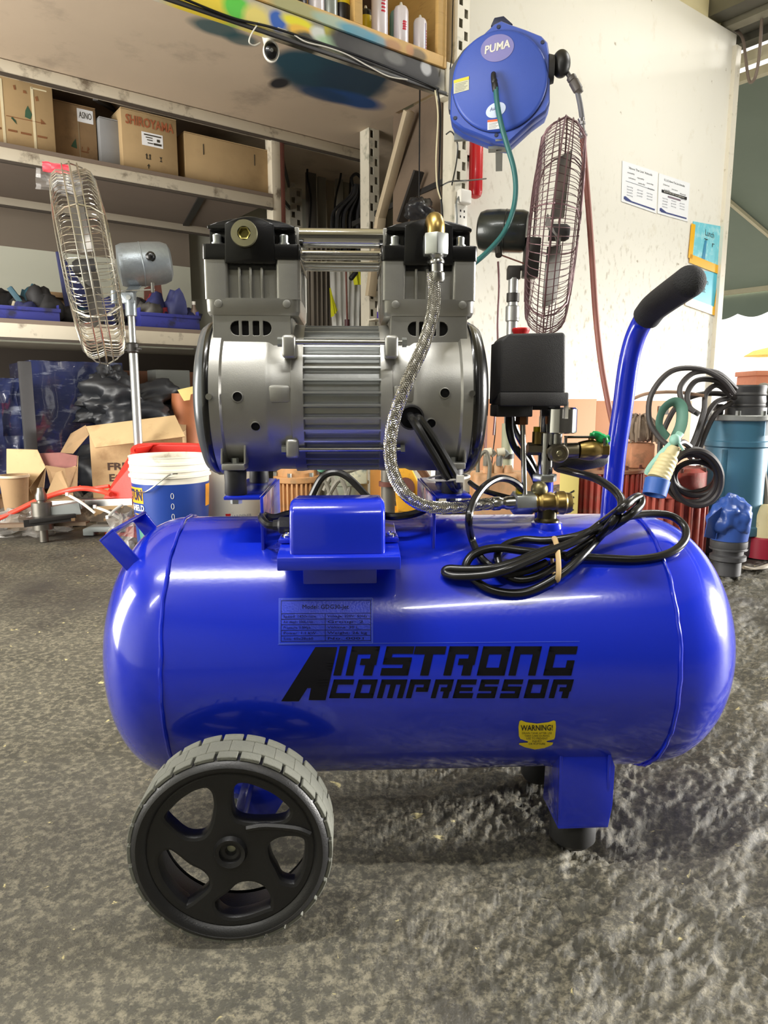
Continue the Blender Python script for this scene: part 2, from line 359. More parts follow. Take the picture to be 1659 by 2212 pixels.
# sloping cream soffit above the partition and the dark roller-shutter housing along the shop front
q = MB(); q.extr([(-.1, 2.57, 0), (-.1, 2.95, 0), (-.04, 2.95, 0), (-.04, 2.57, 0)], (0, 0, 1)); 
struct(room_box('trim_2', 2.08, 4.4, 2.45, 2.55, 2.57, 2.96, CEILM))
SHUT = mat('shutter_steel', (92, 90, 80), .5, .4, .15, 10)
for i, (u0, u1, z0, z1) in enumerate([(4.16, 4.28, 2.60, 2.70), (4.30, 4.38, 2.575, 2.64), (4.40, 4.52, 2.60, 2.72), (4.53, 4.62, 2.56, 2.62)]):
    struct(room_box('trim_%d' % (3+i), u0, u1, -3, 2.6, z0, z1, SHUT if i != 1 else mat('grey_shutter_rail', (140, 136, 120), .5, .3)))
struct(room_box('trim_7', 4.66, 4.72, -3, 4.6, 2.50, 2.56, mat('cream_gutter', (222, 214, 186), .5)))
struct(room_box('trim_8', 4.62, 4.66, -3, 4.4, 2.58, 2.72, mat('brown_gutter', (120, 96, 80), .6)))
# street outside
struct(room_box('pavement', 4.5, 16, -8, 16, -.008, -.003, mat('sunlit_pavement', (200, 196, 186), .8, 0, .06, 3)))
# fluorescent tubes on the ceiling, two battens behind and above the photographer, one added wall fill
def batten(loc, rz, e, label):
    t = Thing('tube_lamp', label, 'lamp', loc, rz)
    MB().box(-.62, .62, -.035, .035, .02, .06).build('lamp_body', WHITEP, t)
    g = mat('lit_tube', (255, 250, 238), .5, emit=9.0)
    MB().cyl((-.6, 0, 0), (.6, 0, 0), .014, n=12).build('lamp_tube', g, t)
    a = area('lamp_light', (0, 0, -.03), (0, 0, 0), 1.2, .06, e, (1, .985, .955)); a.parent = t.e
batten((-.70, .13, 2.55), .05, 54, 'lit fluorescent tube above the compressor, out of the picture')
batten((-1.9, -1.3, 2.85), RA, 26, 'lit fluorescent tube behind the photographer, out of the picture')
batten((.9, -1.6, 2.85), RA, 34, 'lit fluorescent tube above the shop front, out of the picture')
batten(RP(3.6, .9, 2.8), 0, 50, 'added fluorescent tube brightening the white wall, out of the picture')  # unseen extra batten, added to brighten the white wall and hose reel

# ================================================================== the compressor
co = Thing('air_compressor', 'blue wheeled air compressor with silver twin-head motor, in the foreground', 'compressor', (AX[0], AX[1], 0), YA)
TR, TZ = .130, .188; TX0, TX1 = -.311, .315; SL, SR = -.233, .222
def tank_hit(px, py, off=0.):               # where the picture ray meets the tank skin (+off), compressor frame
    r = ray(px, py); s, k = math.sin(YA), math.cos(YA)
    o = Vector((-AX[0]*k-AX[1]*s, AX[0]*s-AX[1]*k, CAMH)); d = Vector((r.x*k+r.y*s, -r.x*s+r.y*k, r.z))
    R = TR+off; a = d.y**2+d.z**2; b = 2*(o.y*d.y+(o.z-TZ)*d.z); c = o.y**2+(o.z-TZ)**2-R*R; D = b*b-4*a*c
    t = -b/(2*a) if D < 0 else (-b-math.sqrt(D))/(2*a)
    p = o+d*t
    if D < 0:
        v = Vector((0, p.y, p.z-TZ)); v = v.normalized()*R; p = Vector((p.x, v.y, TZ+v.z))
    return p
prof = []
for i in range(15):
    a = math.pi/2*i/14; prof.append((TR*math.sin(a)**.86 if i else 0, SL-(SL-TX0)*math.cos(a)**.9 if i < 14 else SL))
prof += [(TR, SL+(SR-SL)*i/8) for i in range(1, 8)]
for i in range(15):
    a = math.pi/2*i/14; prof.append((TR*math.cos(a)**.86 if i < 14 else 0, SR+(TX1-SR)*math.sin(a)**.9))
tank = MB().lathe(prof, (0, 0, TZ), (1, 0, 0), 96, cap=False).build('tank', BLUE, co, smooth=60)
for sx in (SL, SR):
    q = MB(); n = 200; vs = []
    for i in range(n):
        a = 2*math.pi*i/n; R = TR+.0004+.0012*mnoise.noise(Vector((math.cos(a)*14, math.sin(a)*14, sx*9)))+.0006
        vs.append((sx+.0012*mnoise.noise(Vector((math.cos(a)*6, math.sin(a)*6, 3))), R*math.cos(a), TZ+R*math.sin(a)))
    q.tube(vs, .0017, 8, True, 0); q.build('weld_seam', BLUE, tank)
# bracket strap on the left dome
q = MB(); w = .019
A, B_ = Vector((-.262, -.066, .262)), Vector((-.300, -.066, .309)); C_, D_ = Vector((-.290, .030, .309)), Vector((-.258, .030, .275))
def strap(q, a, b, wv, t=.003):
    a, b, wv = Vector(a), Vector(b), Vector(wv); nn = (b-a).cross(wv).normalized()*t; q.extr([a, b, b+wv, a+wv], nn)
wv = Vector((.0125, 0, .0105))
strap(q, A, B_, wv); strap(q, B_, (-.297, .030, .311), wv); strap(q, (-.297, .030, .311), (-.262, .030, .262), wv)
q.build('strap_bracket', BLUE, co, bevel=.0008)
# ---- legs
def wrap(pts3): return pts3
q = MB(); x0, x1 = .126, .178
q.extr([(x0, -.104, .034), (x0, -.100, .100), (x0+.012, -.095, .112), (x1-.004, -.095, .112), (x1+.002, -.100, .092), (x1, -.104, .055), (x1-.004, -.106, .034)], (0, .004, 0))
q.extr([(x0, -.104, .034), (x0, -.100, .105), (x0, -.055, .085), (x0, -.05, .034)], (.0035, 0, 0))
q.extr([(x1-.004, -.104, .034), (x1-.002, -.100, .105), (x1, -.055, .085), (x1-.002, -.05, .034)], (-.0035, 0, 0))
q.box(x0, x1-.003, -.104, -.05, .032, .036)
q.build('leg', BLUE, co, bevel=.0012)
MB().lathe([(.017, 0), (.0225, .006), (.023, .03), (.021, .033)], (.150, -.075, 0), (0, 0, 1), 24).build('rubber_foot', RUB, co)
MB().box(.126, .170, .022, .07, .034, .075).build('leg', BLUE, co, bevel=.001)
MB().lathe([(.017, 0), (.0205, .006), (.021, .03), (.019, .035)], (.148, .046, 0), (0, 0, 1), 24).build('rubber_foot', RUB, co)
# ---- axle bracket + axle
q = MB(); q.extr([(-.190, -.100, .055), (-.190, -.100, .100), (-.130, -.100, .100), (-.130, -.100, .072), (-.142, -.100, .052)], (0, .004, 0)); q.box(-.190, -.130, -.100, -.05, .092, .097)
q.box(-.190, -.186, -.1, -.03, .055, .1); q.build('axle_bracket', BLUE, co, bevel=.001)
MB().cyl((-.178, -.108, .067), (-.178, -.099, .067), .008, n=20).build('bolt', ZINC, co, bevel=.001)
# ---- wheels
WX, WZ, WR = -.1665, .0815, .0815
def wheel(yf, sgn):
    # yf: outer face; sgn -1 faces the camera
    hole_px = [[(360, 600), (420, 530), (480, 480), (560, 432), (640, 415), (685, 450), (700, 510), (700, 560), (685, 640), (660, 700), (620, 735), (560, 745), (500, 733), (430, 680)],
               [(835, 440), (870, 385), (930, 365), (1000, 378), (1110, 425), (1185, 480), (1215, 540), (1210, 590), (1160, 632), (1050, 645), (930, 640), (860, 610), (832, 540)],
               [(1080, 825), (1110, 780), (1180, 750), (1280, 750), (1370, 778), (1380, 880), (1362, 980), (1320, 1045), (1250, 1062), (1165, 1040), (1125, 970), (1090, 900)],
               [(725, 1190), (800, 1130), (870, 1070), (960, 1058), (1040, 1090), (1085, 1155), (1100, 1250), (1080, 1290), (940, 1322), (820, 1315), (745, 1260)],
               [(320, 925), (350, 865), (410, 845), (470, 880), (540, 935), (610, 970), (655, 1020), (660, 1085), (610, 1140), (520, 1205), (440, 1225), (385, 1160), (335, 1040)]]
    hs = []
    for h in hole_px:
        pl = [C(240+x/3.19, 1560+y/3.19, -.197) for x, y in h]; pts = [Vector((p.x-WX, p.z-WZ-.0075, 0)) for p in pl]
        pts = [p*(1 if p.length < .062 else .062/p.length) for p in pts]
        cc_ = sum(pts, Vector())/len(pts); pts = [cc_+(p-cc_)*1.17 for p in pts]; pts = [p*(1 if p.length < .0615 else .0615/p.length) for p in pts]
        hs.append([(p.x, p.y) for p in catmull(pts, 4, True)])
    outer = arc(0, 0, .0655, 0, 354.4, 63); hub = arc(0, 0, .0068, 0, 340, 17)
    root = MB(); vs, fs = curve_plate(outer, hs+[hub], .008, .0032, lambda v: Vector((v.x, (v.z*1.0+.0118) if sgn < 0 else -(v.z+.0125), v.y))); root.add(vs, fs)
    e = bpy.data.objects.new('wheel', None); col.objects.link(e); e.parent = co.e; e.location = (WX, yf, WZ)
    root.build('wheel_disc', WHEELM, e, smooth=40)
    s = -sgn
    MB().lathe([(.0735, .0002*s), (.0700, .0012*s), (.0668, .0045*s), (.0648, .0080*s), (.0640, .0125*s), (.0640, .04*s), (.066, .043*s), (.0755, .043*s)], (0, 0, 0), (0, 1, 0), 72, cap=False).build('rim', WHEELM, e)
    MB().lathe([(.0700, .0030*s), (.0735, .0*s), (.0775, .0025*s), (.0785, .006*s), (.0785, .0385*s), (.0775, .042*s), (.073, .0445*s), (.064, .044*s)], (0, 0, 0), (0, 1, 0), 96, cap=False).build('tyre', WHEELM, e, smooth=50)
    # hub barrel with recess
    MB().lathe([(.0072, .034*s), (.0078, .006*s), (.0088, .002*s), (.0120, .0005*s), (.0140, .006*s), (.0150, .03*s), (.0125, .036*s)], (0, 0, 0), (0, 1, 0), 32, cap=False).build('hub', WHEELM, e)
    # swirl ribs on the disc face
    q = MB()
    rib = [[(930, 680), (1040, 662), (1170, 668), (1290, 685), (1370, 718)], [(400, 752), (450, 790), (530, 800), (600, 785), (650, 740)], [(410, 1255), (500, 1225), (590, 1180), (640, 1130)], [(820, 1335), (940, 1338), (1040, 1310), (1095, 1270)]]
    for rr in rib[:1]:
        q = MB(); pl = [C(240+x/3.19, 1560+y/3.19, -.197) for x, y in rr]; q.tube([(p.x-WX, (.0045)*s, p.z-WZ-.0075) for p in pl], .0026, 6); q.build('spoke_rib', WHEELM, e)
    lug = None; nl = 28
    for k in range(nl):
        for side in (0, 1, 2):
            a = 2*math.pi*(k+(.5 if side == 1 else 0))/nl
            key = side
            if k == 0:
                b = MB(); th = 2*math.pi/nl*(.86 if side != 1 else .999); y0, y1 = [(.0035, .0134), (.0141, .0312), (.0320, .0425)][side]; n = 5; r0, r1 = .0780, .0812
                out = [(r1*math.sin(-th/2+th*i/n), r1*math.cos(-th/2+th*i/n)) for i in range(n+1)]; inn = [(r0*math.sin(th/2-th*i/n), r0*math.cos(th/2-th*i/n)) for i in range(n+1)]
                b.prism(out+inn, 'y', y0*s, y1*s); o = b.build('tread_block', TIREM, e, bevel=.0005, seg=1); wheel.mesh[side] = o.data
            else:
                o = bpy.data.objects.new('tread_block', wheel.mesh[side]); col.objects.link(o); o.parent = e
            o.rotation_euler = (0, a, 0)
    return e
wheel.mesh = {}
wheel(-.200, -1); wheel(.200, 1)
q = MB(); q.cyl((WX, -.178, WZ), (WX, .178, WZ), .0058, n=16); q.build('axle', STEEL, co)
MB().cyl((WX, -.1905, WZ), (WX, -.177, WZ), .0062, n=20).build('axle_end', mat('greasy_zinc', (170, 172, 150), .4, .6, .3, 200), co)
# ---- motor
MX, MZ = -.076, .437; x0, x1 = -.116, -.037
MB().lathe([(.064, x0-.006), (.064, x1+.006)], (0, 0, MZ), (1, 0, 0), 64).build('stator', EXTAL, co)
fin = None; nf = 38
for k in range(nf):
    a = 2*math.pi*k/nf
    if k == 0:
        b = MB(); b.prism([(-.0030, .0635), (-.0014, .066), (-.0009, .0705), (.0009, .0705), (.0014, .066), (.0030, .0635)], 'x', x0, x1); o = b.build('cooling_fin', EXTAL, co, smooth=0); fin = o.data
    else: o = bpy.data.objects.new('cooling_fin', fin); col.objects.link(o); o.parent = co.e
    o.location = (0, 0, MZ); o.rotation_euler = (a, 0, 0)
def bell(s):
    # profile along x, from the stator outward; s=-1 left, +1 right
    X = (lambda v: MX+s*v)
    pr = [(.066, .034), (.0705, .035), (.0712, .040), (.0712, .0455), (.0692, .046), (.0690, .062), (.0708, .066), (.0712, .069), (.0716, .107), (.0738, .109), (.0740, .118), (.073, .119)]
    q = MB(); q.lathe([(r, X(v)) for r, v in pr], (0, 0, MZ), (1, 0, 0), 72, cap=False); o = q.build('end_bell', CASTAL, co, smooth=28)
    # black rear cap
    MB().lathe([(.0735, X(.1175)), (.0745, X(.119)), (.0747, X(.122)), (.0735, X(.124))], (0, 0, MZ), (1, 0, 0), 72, cap=False).build('end_ring', BLKG, co)
    MB().lathe([(.0738, X(.1225)), (.0728, X(.126)), (.069, X(.131)), (.057, X(.135)), (.03, X(.137)), (0, X(.137))], (0, 0, MZ), (1, 0, 0), 72, cap=False).build('fan_cover', BLKG if s > 0 else mat('smoked_cover', (84, 88, 92), .25, .1, .1, 30), co)
    # raised rib across the bell
    for yy, zz in ((-.0725, .0045),):
        q = MB(); q.box(min(X(.046), X(.066)), max(X(.046), X(.066)), yy+.002, yy+.01, MZ+zz-.008, MZ+zz+.008); q.build('bell_boss', CASTAL, co, bevel=.003)
    return o
bell(-1); bell(1)
# round holes in the bells (black cavities with a bright chamfer)
for px, py, r in ((513, 857, .0042), (551, 925, .0040), (961, 849, .0042), (932, 917, .0042), (889, 903, .0100)):
    p = C(px, py, -.072); v = Vector((0, p.y, p.z-MZ)); v = v.normalized()
    base = Vector((p.x, 0, MZ))+v*.0716
    MB().lathe([(r*1.16, -.002), (r*1.16, .0012), (r, .0014), (r, -.003)], base, v, 24, cap=False).build('vent_rim', CASTAL if r < .008 else BLKM, co)
    MB().lathe([(0, .0004), (r, .0004)], base, v, 24).build('vent_hole', HOLE, co)
for px, py in ((452, 857), (1019, 850)):
    p = C(px, py, -.076); MB().cyl((p.x, p.y+.004, p.z), (p.x, p.y-.0035, p.z), .0028, n=12).build('screw', STEEL, co)
# long tie rods with lugs
for yy, zz, pyb in ((-.0735, .4865, 0), (-.058, .391, 1)):
    for xx in (-.122, -.032):
        q = MB(); q.box(xx-.006, xx+.006, yy-.006, yy+.02, zz-(.014 if not pyb else .008), zz+(.006 if not pyb else .010)); q.build('tie_rod_lug', CASTAL, co, bevel=.003, seg=3)
    MB().cyl((-.132, yy, zz), (-.022, yy, zz), .0022, n=12).build('tie_rod', STEEL, co)
    for xx in (-.132, -.0225): hexnut(MB(), (xx, yy, zz), (xx+.004, yy, zz), .0042).build('nut', ZINC, co)
# ---- cylinders: one barrel, crank neck and head per side
def cylinder(xc, hs):
    e = bpy.data.objects.new('cylinder_head' if 0 else 'compressor_head', None); col.objects.link(e); e.parent = co.e; e.location = (xc, 0, 0)
    W_ = .0425; D = .052
    # neck (crank housing) with four slots front
    sl = []
    z0, z1 = .4955, .5105
    zc = .5005
    def slot(a, b, la, rb):
        h = .0068
        if la: return arc(a+h, 0, h, 90, 270, 8)+[(b, -h), (b, h)]
        if rb: return [(a, h), (a, -h)]+arc(b-h, 0, h, -90, 90, 8)
        return rrect(a, b, -h, h, .0014, 3)
    cs = [(-.0205, -.0120, 1, 0), (-.0100, -.0030, 0, 0), (-.0003, .0065, 0, 0), (.0090, .0175, 0, 1)]
    holes = [slot(*c) for c in cs]
    vs, fs = curve_plate([(-.036, -.022), (.035, -.022), (.034, .012), (-.035, .012)], holes, .003, .0004, lambda v: Vector((v.x+hs*.001, -.0475+v.z, v.y+zc)))
    MB().add(vs, fs).build('slotted_plate', CASTAL, e, smooth=25)
    q = MB(); q.box(-.0345, .0345, -.030, .046, .470, .5125); q.build('crank_neck', CASTAL, e, bevel=.002)
    MB().box(-.033, .033, -.0455, -.0295, .481, .5115).build('neck_cavity', HOLE, e)
    for xx in (-.0352, .0322): MB().box(xx, xx+.003, -.047, .046, .476, .5125).build('neck_wall', CASTAL, e, bevel=.0008)
    MB().box(-.034, .034, -.047, .046, .4765, .4795).build('neck_floor', CASTAL, e)
    # barrel: lower flange
    q = MB(); q.extr([(x, y, .5265) for x, y in rrect(-W_, W_, -D, D, .008)], (0, 0, -.011)); 
    q2 = MB(); q2.lathe([(1, 0), (1, 1)], n=4)
    b = MB(); n = len(rrect(-W_, W_, -D, D, .008)); ring = []
    for zz, inset in ((.5265, 0), (.5150, .0004), (.5118, .002), (.5100, .0055)):
        ring.append([Vector((x, y, zz)) for x, y in rrect(-W_+inset, W_-inset, -D+inset, D-inset, .008)])
    vs = [p for r in ring for p in r]; fs = [(i*n+j, i*n+(j+1) % n, (i+1)*n+(j+1) % n, (i+1)*n+j) for i in range(3) for j in range(n)]; fs += [tuple(range(n)), tuple(3*n+j for j in range(n))]
    b.add(vs, fs).build('barrel_flange', CASTAL, e, smooth=30)
    for xx in (-.0305, .0305):
        MB().cyl((xx, -D-.0008, .5215), (xx, -D+.002, .5215), .0036, n=20).build('cast_boss', CASTAL, e, bevel=.0004)
    # barrel core, corner pillars, fins
    MB().cyl((0, 0, .524), (0, 0, .558), .037, n=48).build('barrel', CASTAL, e)
    for sx in (-1, 1):
        for sy in (-1, 1):
            q = MB(); xa, xb = sorted((sx*W_, sx*(W_-.0212))); ya, yb = sorted((sy*D, sy*(D-.024))); q.extr([(x, y, .5255) for x, y in rrect(xa, xb, ya, yb, .003)], (0, 0, .0345)); q.build('corner_pillar', CASTAL, e, smooth=30)
    fm = None
    for k in range(3):
        for sy in (-1, 1):
            xx = -.0115+.0100*k
            q = MB(); q.box(xx-.0012, xx+.0012, min(sy*.03, sy*(D-.003)), max(sy*.03, sy*(D-.003)), .5255, .5535); q.build('barrel_fin', CASTAL, e, bevel=.0006)
    MB().box(-.0215, .0215, -D+.008, D-.008, .5255, .553).build('barrel_wall', CASTAL, e)
    for k in range(3):
        for sx in (-1, 1):
            yy = -.017+.017*k; q = MB(); q.box(min(sx*.03, sx*(W_-.001)), max(sx*.03, sx*(W_-.001)), yy-.0018, yy+.0018, .5255, .5585); q.build('barrel_fin', CASTAL, e, bevel=.0006)
    # black head: base plate + stepped dome with centre block
    q = MB(); q.extr([(x, y, .5595) for x, y in rrect(-.0435, .0435, -D-.001, D, .004)], (0, 0, .0135)); q.build('head_base', BLKG, e, bevel=.0008)
    MB().box(-.021, .021, -D+.006, D-.006, .552, .561).build('head_gasket', BLKG, e)
    pts = [(-.0385, .5725)]+[(-.0385+.077*t, .588+.0075*math.sin(math.pi*t)**.8) for t in [i/16 for i in range(17)]]+[(.0385, .5725)]
    q = MB(); q.prism(pts, 'y', -D+.012, D-.004); q.build('head_dome', BLKG, e, bevel=.0012)
    q = MB(); q.prism([(-.0385, .586), (-.0385, .5885)]+[(-.0385+.077*t, .5885+.0075*math.sin(math.pi*t)**.8) for t in [i/16 for i in range(17)]]+[(.0385, .586)], 'y', -D+.003, -D+.014); q.build('head_brow', BLKG, e, bevel=.0008)
    pts = [(-.0235, .556), (-.0225, .590)]+[(-.0225+.043*t, .590+.006*math.sin(math.pi*t)) for t in [i/10 for i in range(1, 10)]]+[(.0205, .590), (.0215, .556)]
    q = MB(); q.prism(pts, 'y', -D-.002, -D+.02); q.build('head_block', BLKG, e, bevel=.0015)
    for xx in (-.0308, .0285):
        for yy in (-D+.007, D-.012): 
            MB().lathe([(.0052, 0), (.0052, .002), (.0038, .0022), (.0040, .0085), (.0034, .0093), (.0020, .0093), (.0020, .007), (0, .007)], (xx, yy, .5728), (0, 0, 1), 16, cap=False).build('cap_screw', ZINC, e)
    return e
c1 = cylinder(-.1556, -1); c2 = cylinder(.0035, 1)
# left head: round plug with a hex socket
p = C(528, 505, -.056)
q = MB(); q.lathe([(.0112, 0), (.0118, .0015), (.0112, .0035), (.0058, .0036)], p, (0, -1, 0), 40, cap=False); q.build('head_plug', YZINC, co)
q = MB(); q.lathe([(.0058, .0036), (.0045, .0030), (.0040, -.001), (0, -.001)], p, (0, -1, 0), 6, cap=False); q.build('plug_socket', mat('brass_socket', (150, 140, 80), .3, .8), co)
# transfer tubes between the heads
for y, z, r in ((-.014, .5865, .0088), (.004, .5745, .0045), (.022, .5665, .0040), (-.002, .5650, .0028)):
    MB().cyl((-.118, y, z), (-.034, y, z), r, n=24).build('transfer_tube', CHROME, co)
for xx in (-.1150, -.037):
    q = MB(); q.extr([(xx, y, z) for y, z in [(-.022, .562), (-.024, .594), (-.004, .597), (.03, .580), (.034, .560)]], (.004 if xx > -.08 else -.004, 0, 0)); q.build('tube_flange', CASTAL, co, bevel=.001)
# right head: brass elbow, steel nut
e0 = C(940, 497, -.060); 
q = MB(); q.tube([(e0.x-.0005, -.050, .5925), (e0.x-.0005, -.060, .5920), (e0.x, -.066, .5860), (e0.x, -.0665, .578)], .0078, 14); q.build('brass_elbow', BRASS, co)
hexnut(MB(), (e0.x, -.0665, .5795), (e0.x, -.0665, .5615), .0118).build('hose_nut', ZINC, co, bevel=.0008)
q = MB(); q.lathe([(.0075, 0), (.0055, .003), (.0068, .005), (.0068, .007), (.0056, .008), (.0056, .014), (.0070, .0155), (.0070, .021), (.006, .023)], (e0.x+.0008, -.0665, .5620), (.03, 0, -1), 20); q.build('hose_ferrule', STEEL, co)
# braided hose
hp = [(935, 590, -.0665), (938, 630, -.068), (934, 680, -.076), (915, 745, -.088), (886, 810, -.095), (860, 875, -.097), (845, 935, -.095), (843, 990, -.092), (857, 1040, -.088), (888, 1078, -.082), (930, 1095, -.074), (985, 1095, -.062), (1035, 1090, -.048), (1062, 1088, -.040)]
hpts = catmull([C(*p) for p in hp], 12)
hr = .0052
MB().tube(hpts, hr, 16, sub=0).build('braided_hose', mat('hose_core', (120, 117, 112), .4, .8, .2, 200), co)
q = MB(); T = []; nr = None; L_ = 0; m = len(hpts); fr = []
for i in range(m):
    t = (hpts[min(i+1, m-1)]-hpts[max(i-1, 0)]).normalized(); nr = (nr-t*nr.dot(t)).normalized() if nr else t.orthogonal().normalized()
    fr.append((hpts[i], nr.copy(), t.cross(nr), L_)); 
    if i < m-1: L_ += (hpts[i+1]-hpts[i]).length
def atl(s):
    for i in range(m-1):
        if fr[i+1][3] >= s or i == m-2:
            f = (s-fr[i][3])/max(fr[i+1][3]-fr[i][3], 1e-9); return fr[i][0].lerp(fr[i+1][0], f), fr[i][1].lerp(fr[i+1][1], f).normalized(), fr[i][2].lerp(fr[i+1][2], f).normalized()
ns = int(L_/.0016); FR = [atl(L_*i/ns) for i in range(ns+1)]; pitch = .024
for dr in (1, -1):
    for k in range(12):
        vs = []; fs = []
        for i, (c, a, b) in enumerate(FR):
            ph = dr*2*math.pi*(L_*i/ns)/pitch+2*math.pi*k/12; wob = .00028*math.cos(ph*6*1+i*0)
            for dd, rr in ((-.14, hr+.0001), (0, hr+.0006+.00025*math.cos(i*1.6+k*math.pi)), (.14, hr+.0001)):
                vs.append(c+(a*math.cos(ph+dd)+b*math.sin(ph+dd))*rr)
        for i in range(ns): fs += [(i*3, i*3+1, i*3+4, i*3+3), (i*3+1, i*3+2, i*3+5, i*3+4)]
        q.add(vs, fs)
o = q.build('hose_braid', mat('braid_wire', (216, 214, 208), .18, 1, .05, 60), co, smooth=70); o['kind'] = 'stuff'
# ---- lower end of hose: ferrule, nut, brass check valve
z0 = C(1062, 1088, -.040); z1 = C(1108, 1086, -.034); z2 = C(1150, 1086, -.030); z3 = C(1232, 1086, -.030)
MB().lathe([(.006, 0), (.0068, .002), (.0068, .008), (.0056, .010), (.0056, .014), (.0066, .016), (.0066, .022), (.0075, .024)], z0, z1-z0, 20).build('hose_ferrule', STEEL, co)
hexnut(MB(), z1, z2, .0118).build('hose_nut', ZINC, co, bevel=.0008)
MB().lathe([(.008, 0), (.0098, .001), (.0098, .004), (.0082, .005), (.0105, .008), (.0110, .018), (.0096, .021), (.0115, .023), (.0118, .031), (.0104, .033), (.0100, .038), (.006, .0385)], z2, z3-z2, 28).build('check_valve', BRASS, co, bevel=.0003)
vc = (z2+z3)/2
MB().ball(vc+Vector((-.012, .002, .013)), .0085, 16, 8).build('valve_dome', mat('dull_brass', (128, 120, 84), .4, .8, .2, 100), co)
MB().lathe([(.0095, .0), (.0095, .012), (.0120, .014), (.0125, .022), (.0150, .024), (.0155, .030)], vc+Vector((-.004, 0, -.003)), (0, 0, -1), 24).build('valve_stem', mat('oily_brass', (70, 64, 40), .3, .8, .2, 100), co)
b = vc+Vector((-.004, 0, 0)); MB().lathe([(.0145, .300), (.0165, .306), (.0150, .316), (.012, .317)], (b.x, b.y, 0), (0, 0, 1), 28).build('tank_socket', BLUE, co)
# ---- vertical pipe with manifold, gauge and ball valve (pressure switch stands on it)
PX = C(1180, 985, -.015).x
MB().cyl((PX, -.012, .312), (PX, -.012, .356), .0088, n=24).build('riser_pipe', BLUE, co)
hexnut(MB(), (PX, -.012, .355), (PX, -.012, .3625), .0125).build('riser_nut', ZINC, co, bevel=.001)
MB().cyl((PX, -.012, .3625), (PX, -.012, .4200), .0075, n=24).build('manifold_pipe', CHROME, co)
pg = C(1205, 908, -.022)
MB().lathe([(.0165, 0), (.0180, .001), (.0180, .0235), (.0165, .025), (.0160, .022), (0, .022)], (pg.x+.001, pg.y+.002, pg.z-.0125), (0, 0, 1), 36, cap=False).build('pressure_gauge', CHROME, co)
MB().lathe([(0, 0), (.0165, 0)], (pg.x+.001, pg.y+.002, pg.z-.0115), (0, 0, 1), 36).build('gauge_back', CHROME, co)
MB().cyl((pg.x, -.020, .392), (pg.x, -.020, .4035), .0055, n=16).build('gauge_neck', STEEL, co)
bm_ = mat('aged_nickel', (150, 142, 124), .3, .9, .2, 80)
p0 = C(1195, 975, -.020); p1 = C(1250, 973, -.020); p2 = C(1296, 972, -.020); p3 = C(1313, 972, -.020)
MB().cyl((PX, -.012, p0.z), (p1.x, -.020, p1.z), .0078, n=20).build('manifold_arm', bm_, co)
MB().lathe([(.0095, 0), (.0095, .008), (.0080, .010), (.0062, .010), (.0058, .008), (0, .008)], (C(1207, 976, -.03).x, -.024, p0.z-.001), (0, -1, 0), 24, cap=False).build('relief_plug', bm_, co)
MB().lathe([(.0035, 0), (.0022, .001), (.0022, .0035), (0, .0035)], (C(1207, 976, -.03).x, -.0315, p0.z-.001), (0, -1, 0), 12, cap=False).build('plug_centre', YZINC, co)
MB().cyl((PX-.0185, -.012, p0.z+.002), (PX, -.012, p0.z+.002), .0065, n=6).build('manifold_arm', bm_, co)
MB().lathe([(.0085, 0), (.0095, .004), (.0105, .010), (.0105, .014), (.0085, .019), (.0078, .022)], p1, p2-p1, 20).build('ball_valve', BRASS, co)
MB().lathe([(.0085, 0), (.0085, .007), (.0065, .008), (.0055, .003)], p2, p3-p2, 6).build('ball_valve_end', BRASS, co)
h0 = C(1222, 944, -.020); h1 = C(1282, 942, -.020)
MB().box(h0.x, h1.x, -.026, -.014, h0.z-.001, h0.z+.001).build('valve_lever', mat('valve_lever_steel', (70, 76, 70), .3, .8), co, bevel=.0005)
g0 = C(1275, 940, -.020); g1 = C(1316, 946, -.020)
q = MB(); q.tube([g0, g0.lerp(g1, .35)+Vector((0, 0, .0008)), g0.lerp(g1, .7)+Vector((0, 0, -.0026)), g1], [.0022, .0036, .0044, .0034], 10, flat=1.3); q.build('green_lever_grip', mat('green_vinyl', (30, 160, 90), .3), co)['label'] = 'green lever grip'
MB().cyl((p1.x+.012, -.020, p1.z+.009), (p1.x+.012, -.020, h0.z), .0028, n=12).build('valve_spindle', BRASS, co)
for xx in (1222, 1305): 
    c = C(xx, 955, -.026); MB().box(c.x-.0012, c.x+.0012, -.027, -.024, c.z-.006, c.z+.004).build('lever_stop', STEEL, co)
# relief valve left of the pipe
c = C(1158, 950, -.012); MB().cyl((c.x, -.012, c.z-.004), (c.x, -.012, c.z+.008), .0040, n=14).build('safety_valve', BRASS, co); MB().cyl((c.x, -.012, c.z+.008), (c.x, -.012, c.z+.013), .0030, n=14).build('safety_valve_cap', YEL, co)
# second outlet: black hose tail under the ball valve
a = C(1196, 1004, .012); b = C(1300, 990, .010)
MB().lathe([(.006, 0), (.009, .004), (.010, .03), (.009, .05), (.006, .055)], a, b-a, 18).build('rear_regulator', BLKM, co)
# unloader tube and fitting
c = C(1129, 915, -.030); d = C(1133, 1068, -.036)
MB().cyl(c, d, .0026, n=12).build('unloader_tube', STEEL, co)
hexnut(MB(), c+Vector((-.001, 0, -.001)), c+Vector((-.001, 0, .011)), .0062).build('tube_nut', mat('bronze', (120, 84, 60), .35, .9), co)
MB().cyl(c+Vector((0, 0, .011)), c+Vector((.001, 0, .026)), .0045, n=12).build('tube_fitting', BRASS, co)
c = C(1122, 1058, -.034); MB().cyl(c+Vector((0, 0, -.005)), c+Vector((-.001, 0, .002)), .0034, .0028, 14).build('yellow_cable_end', YEL, co)['label'] = 'yellow cable end sleeve'
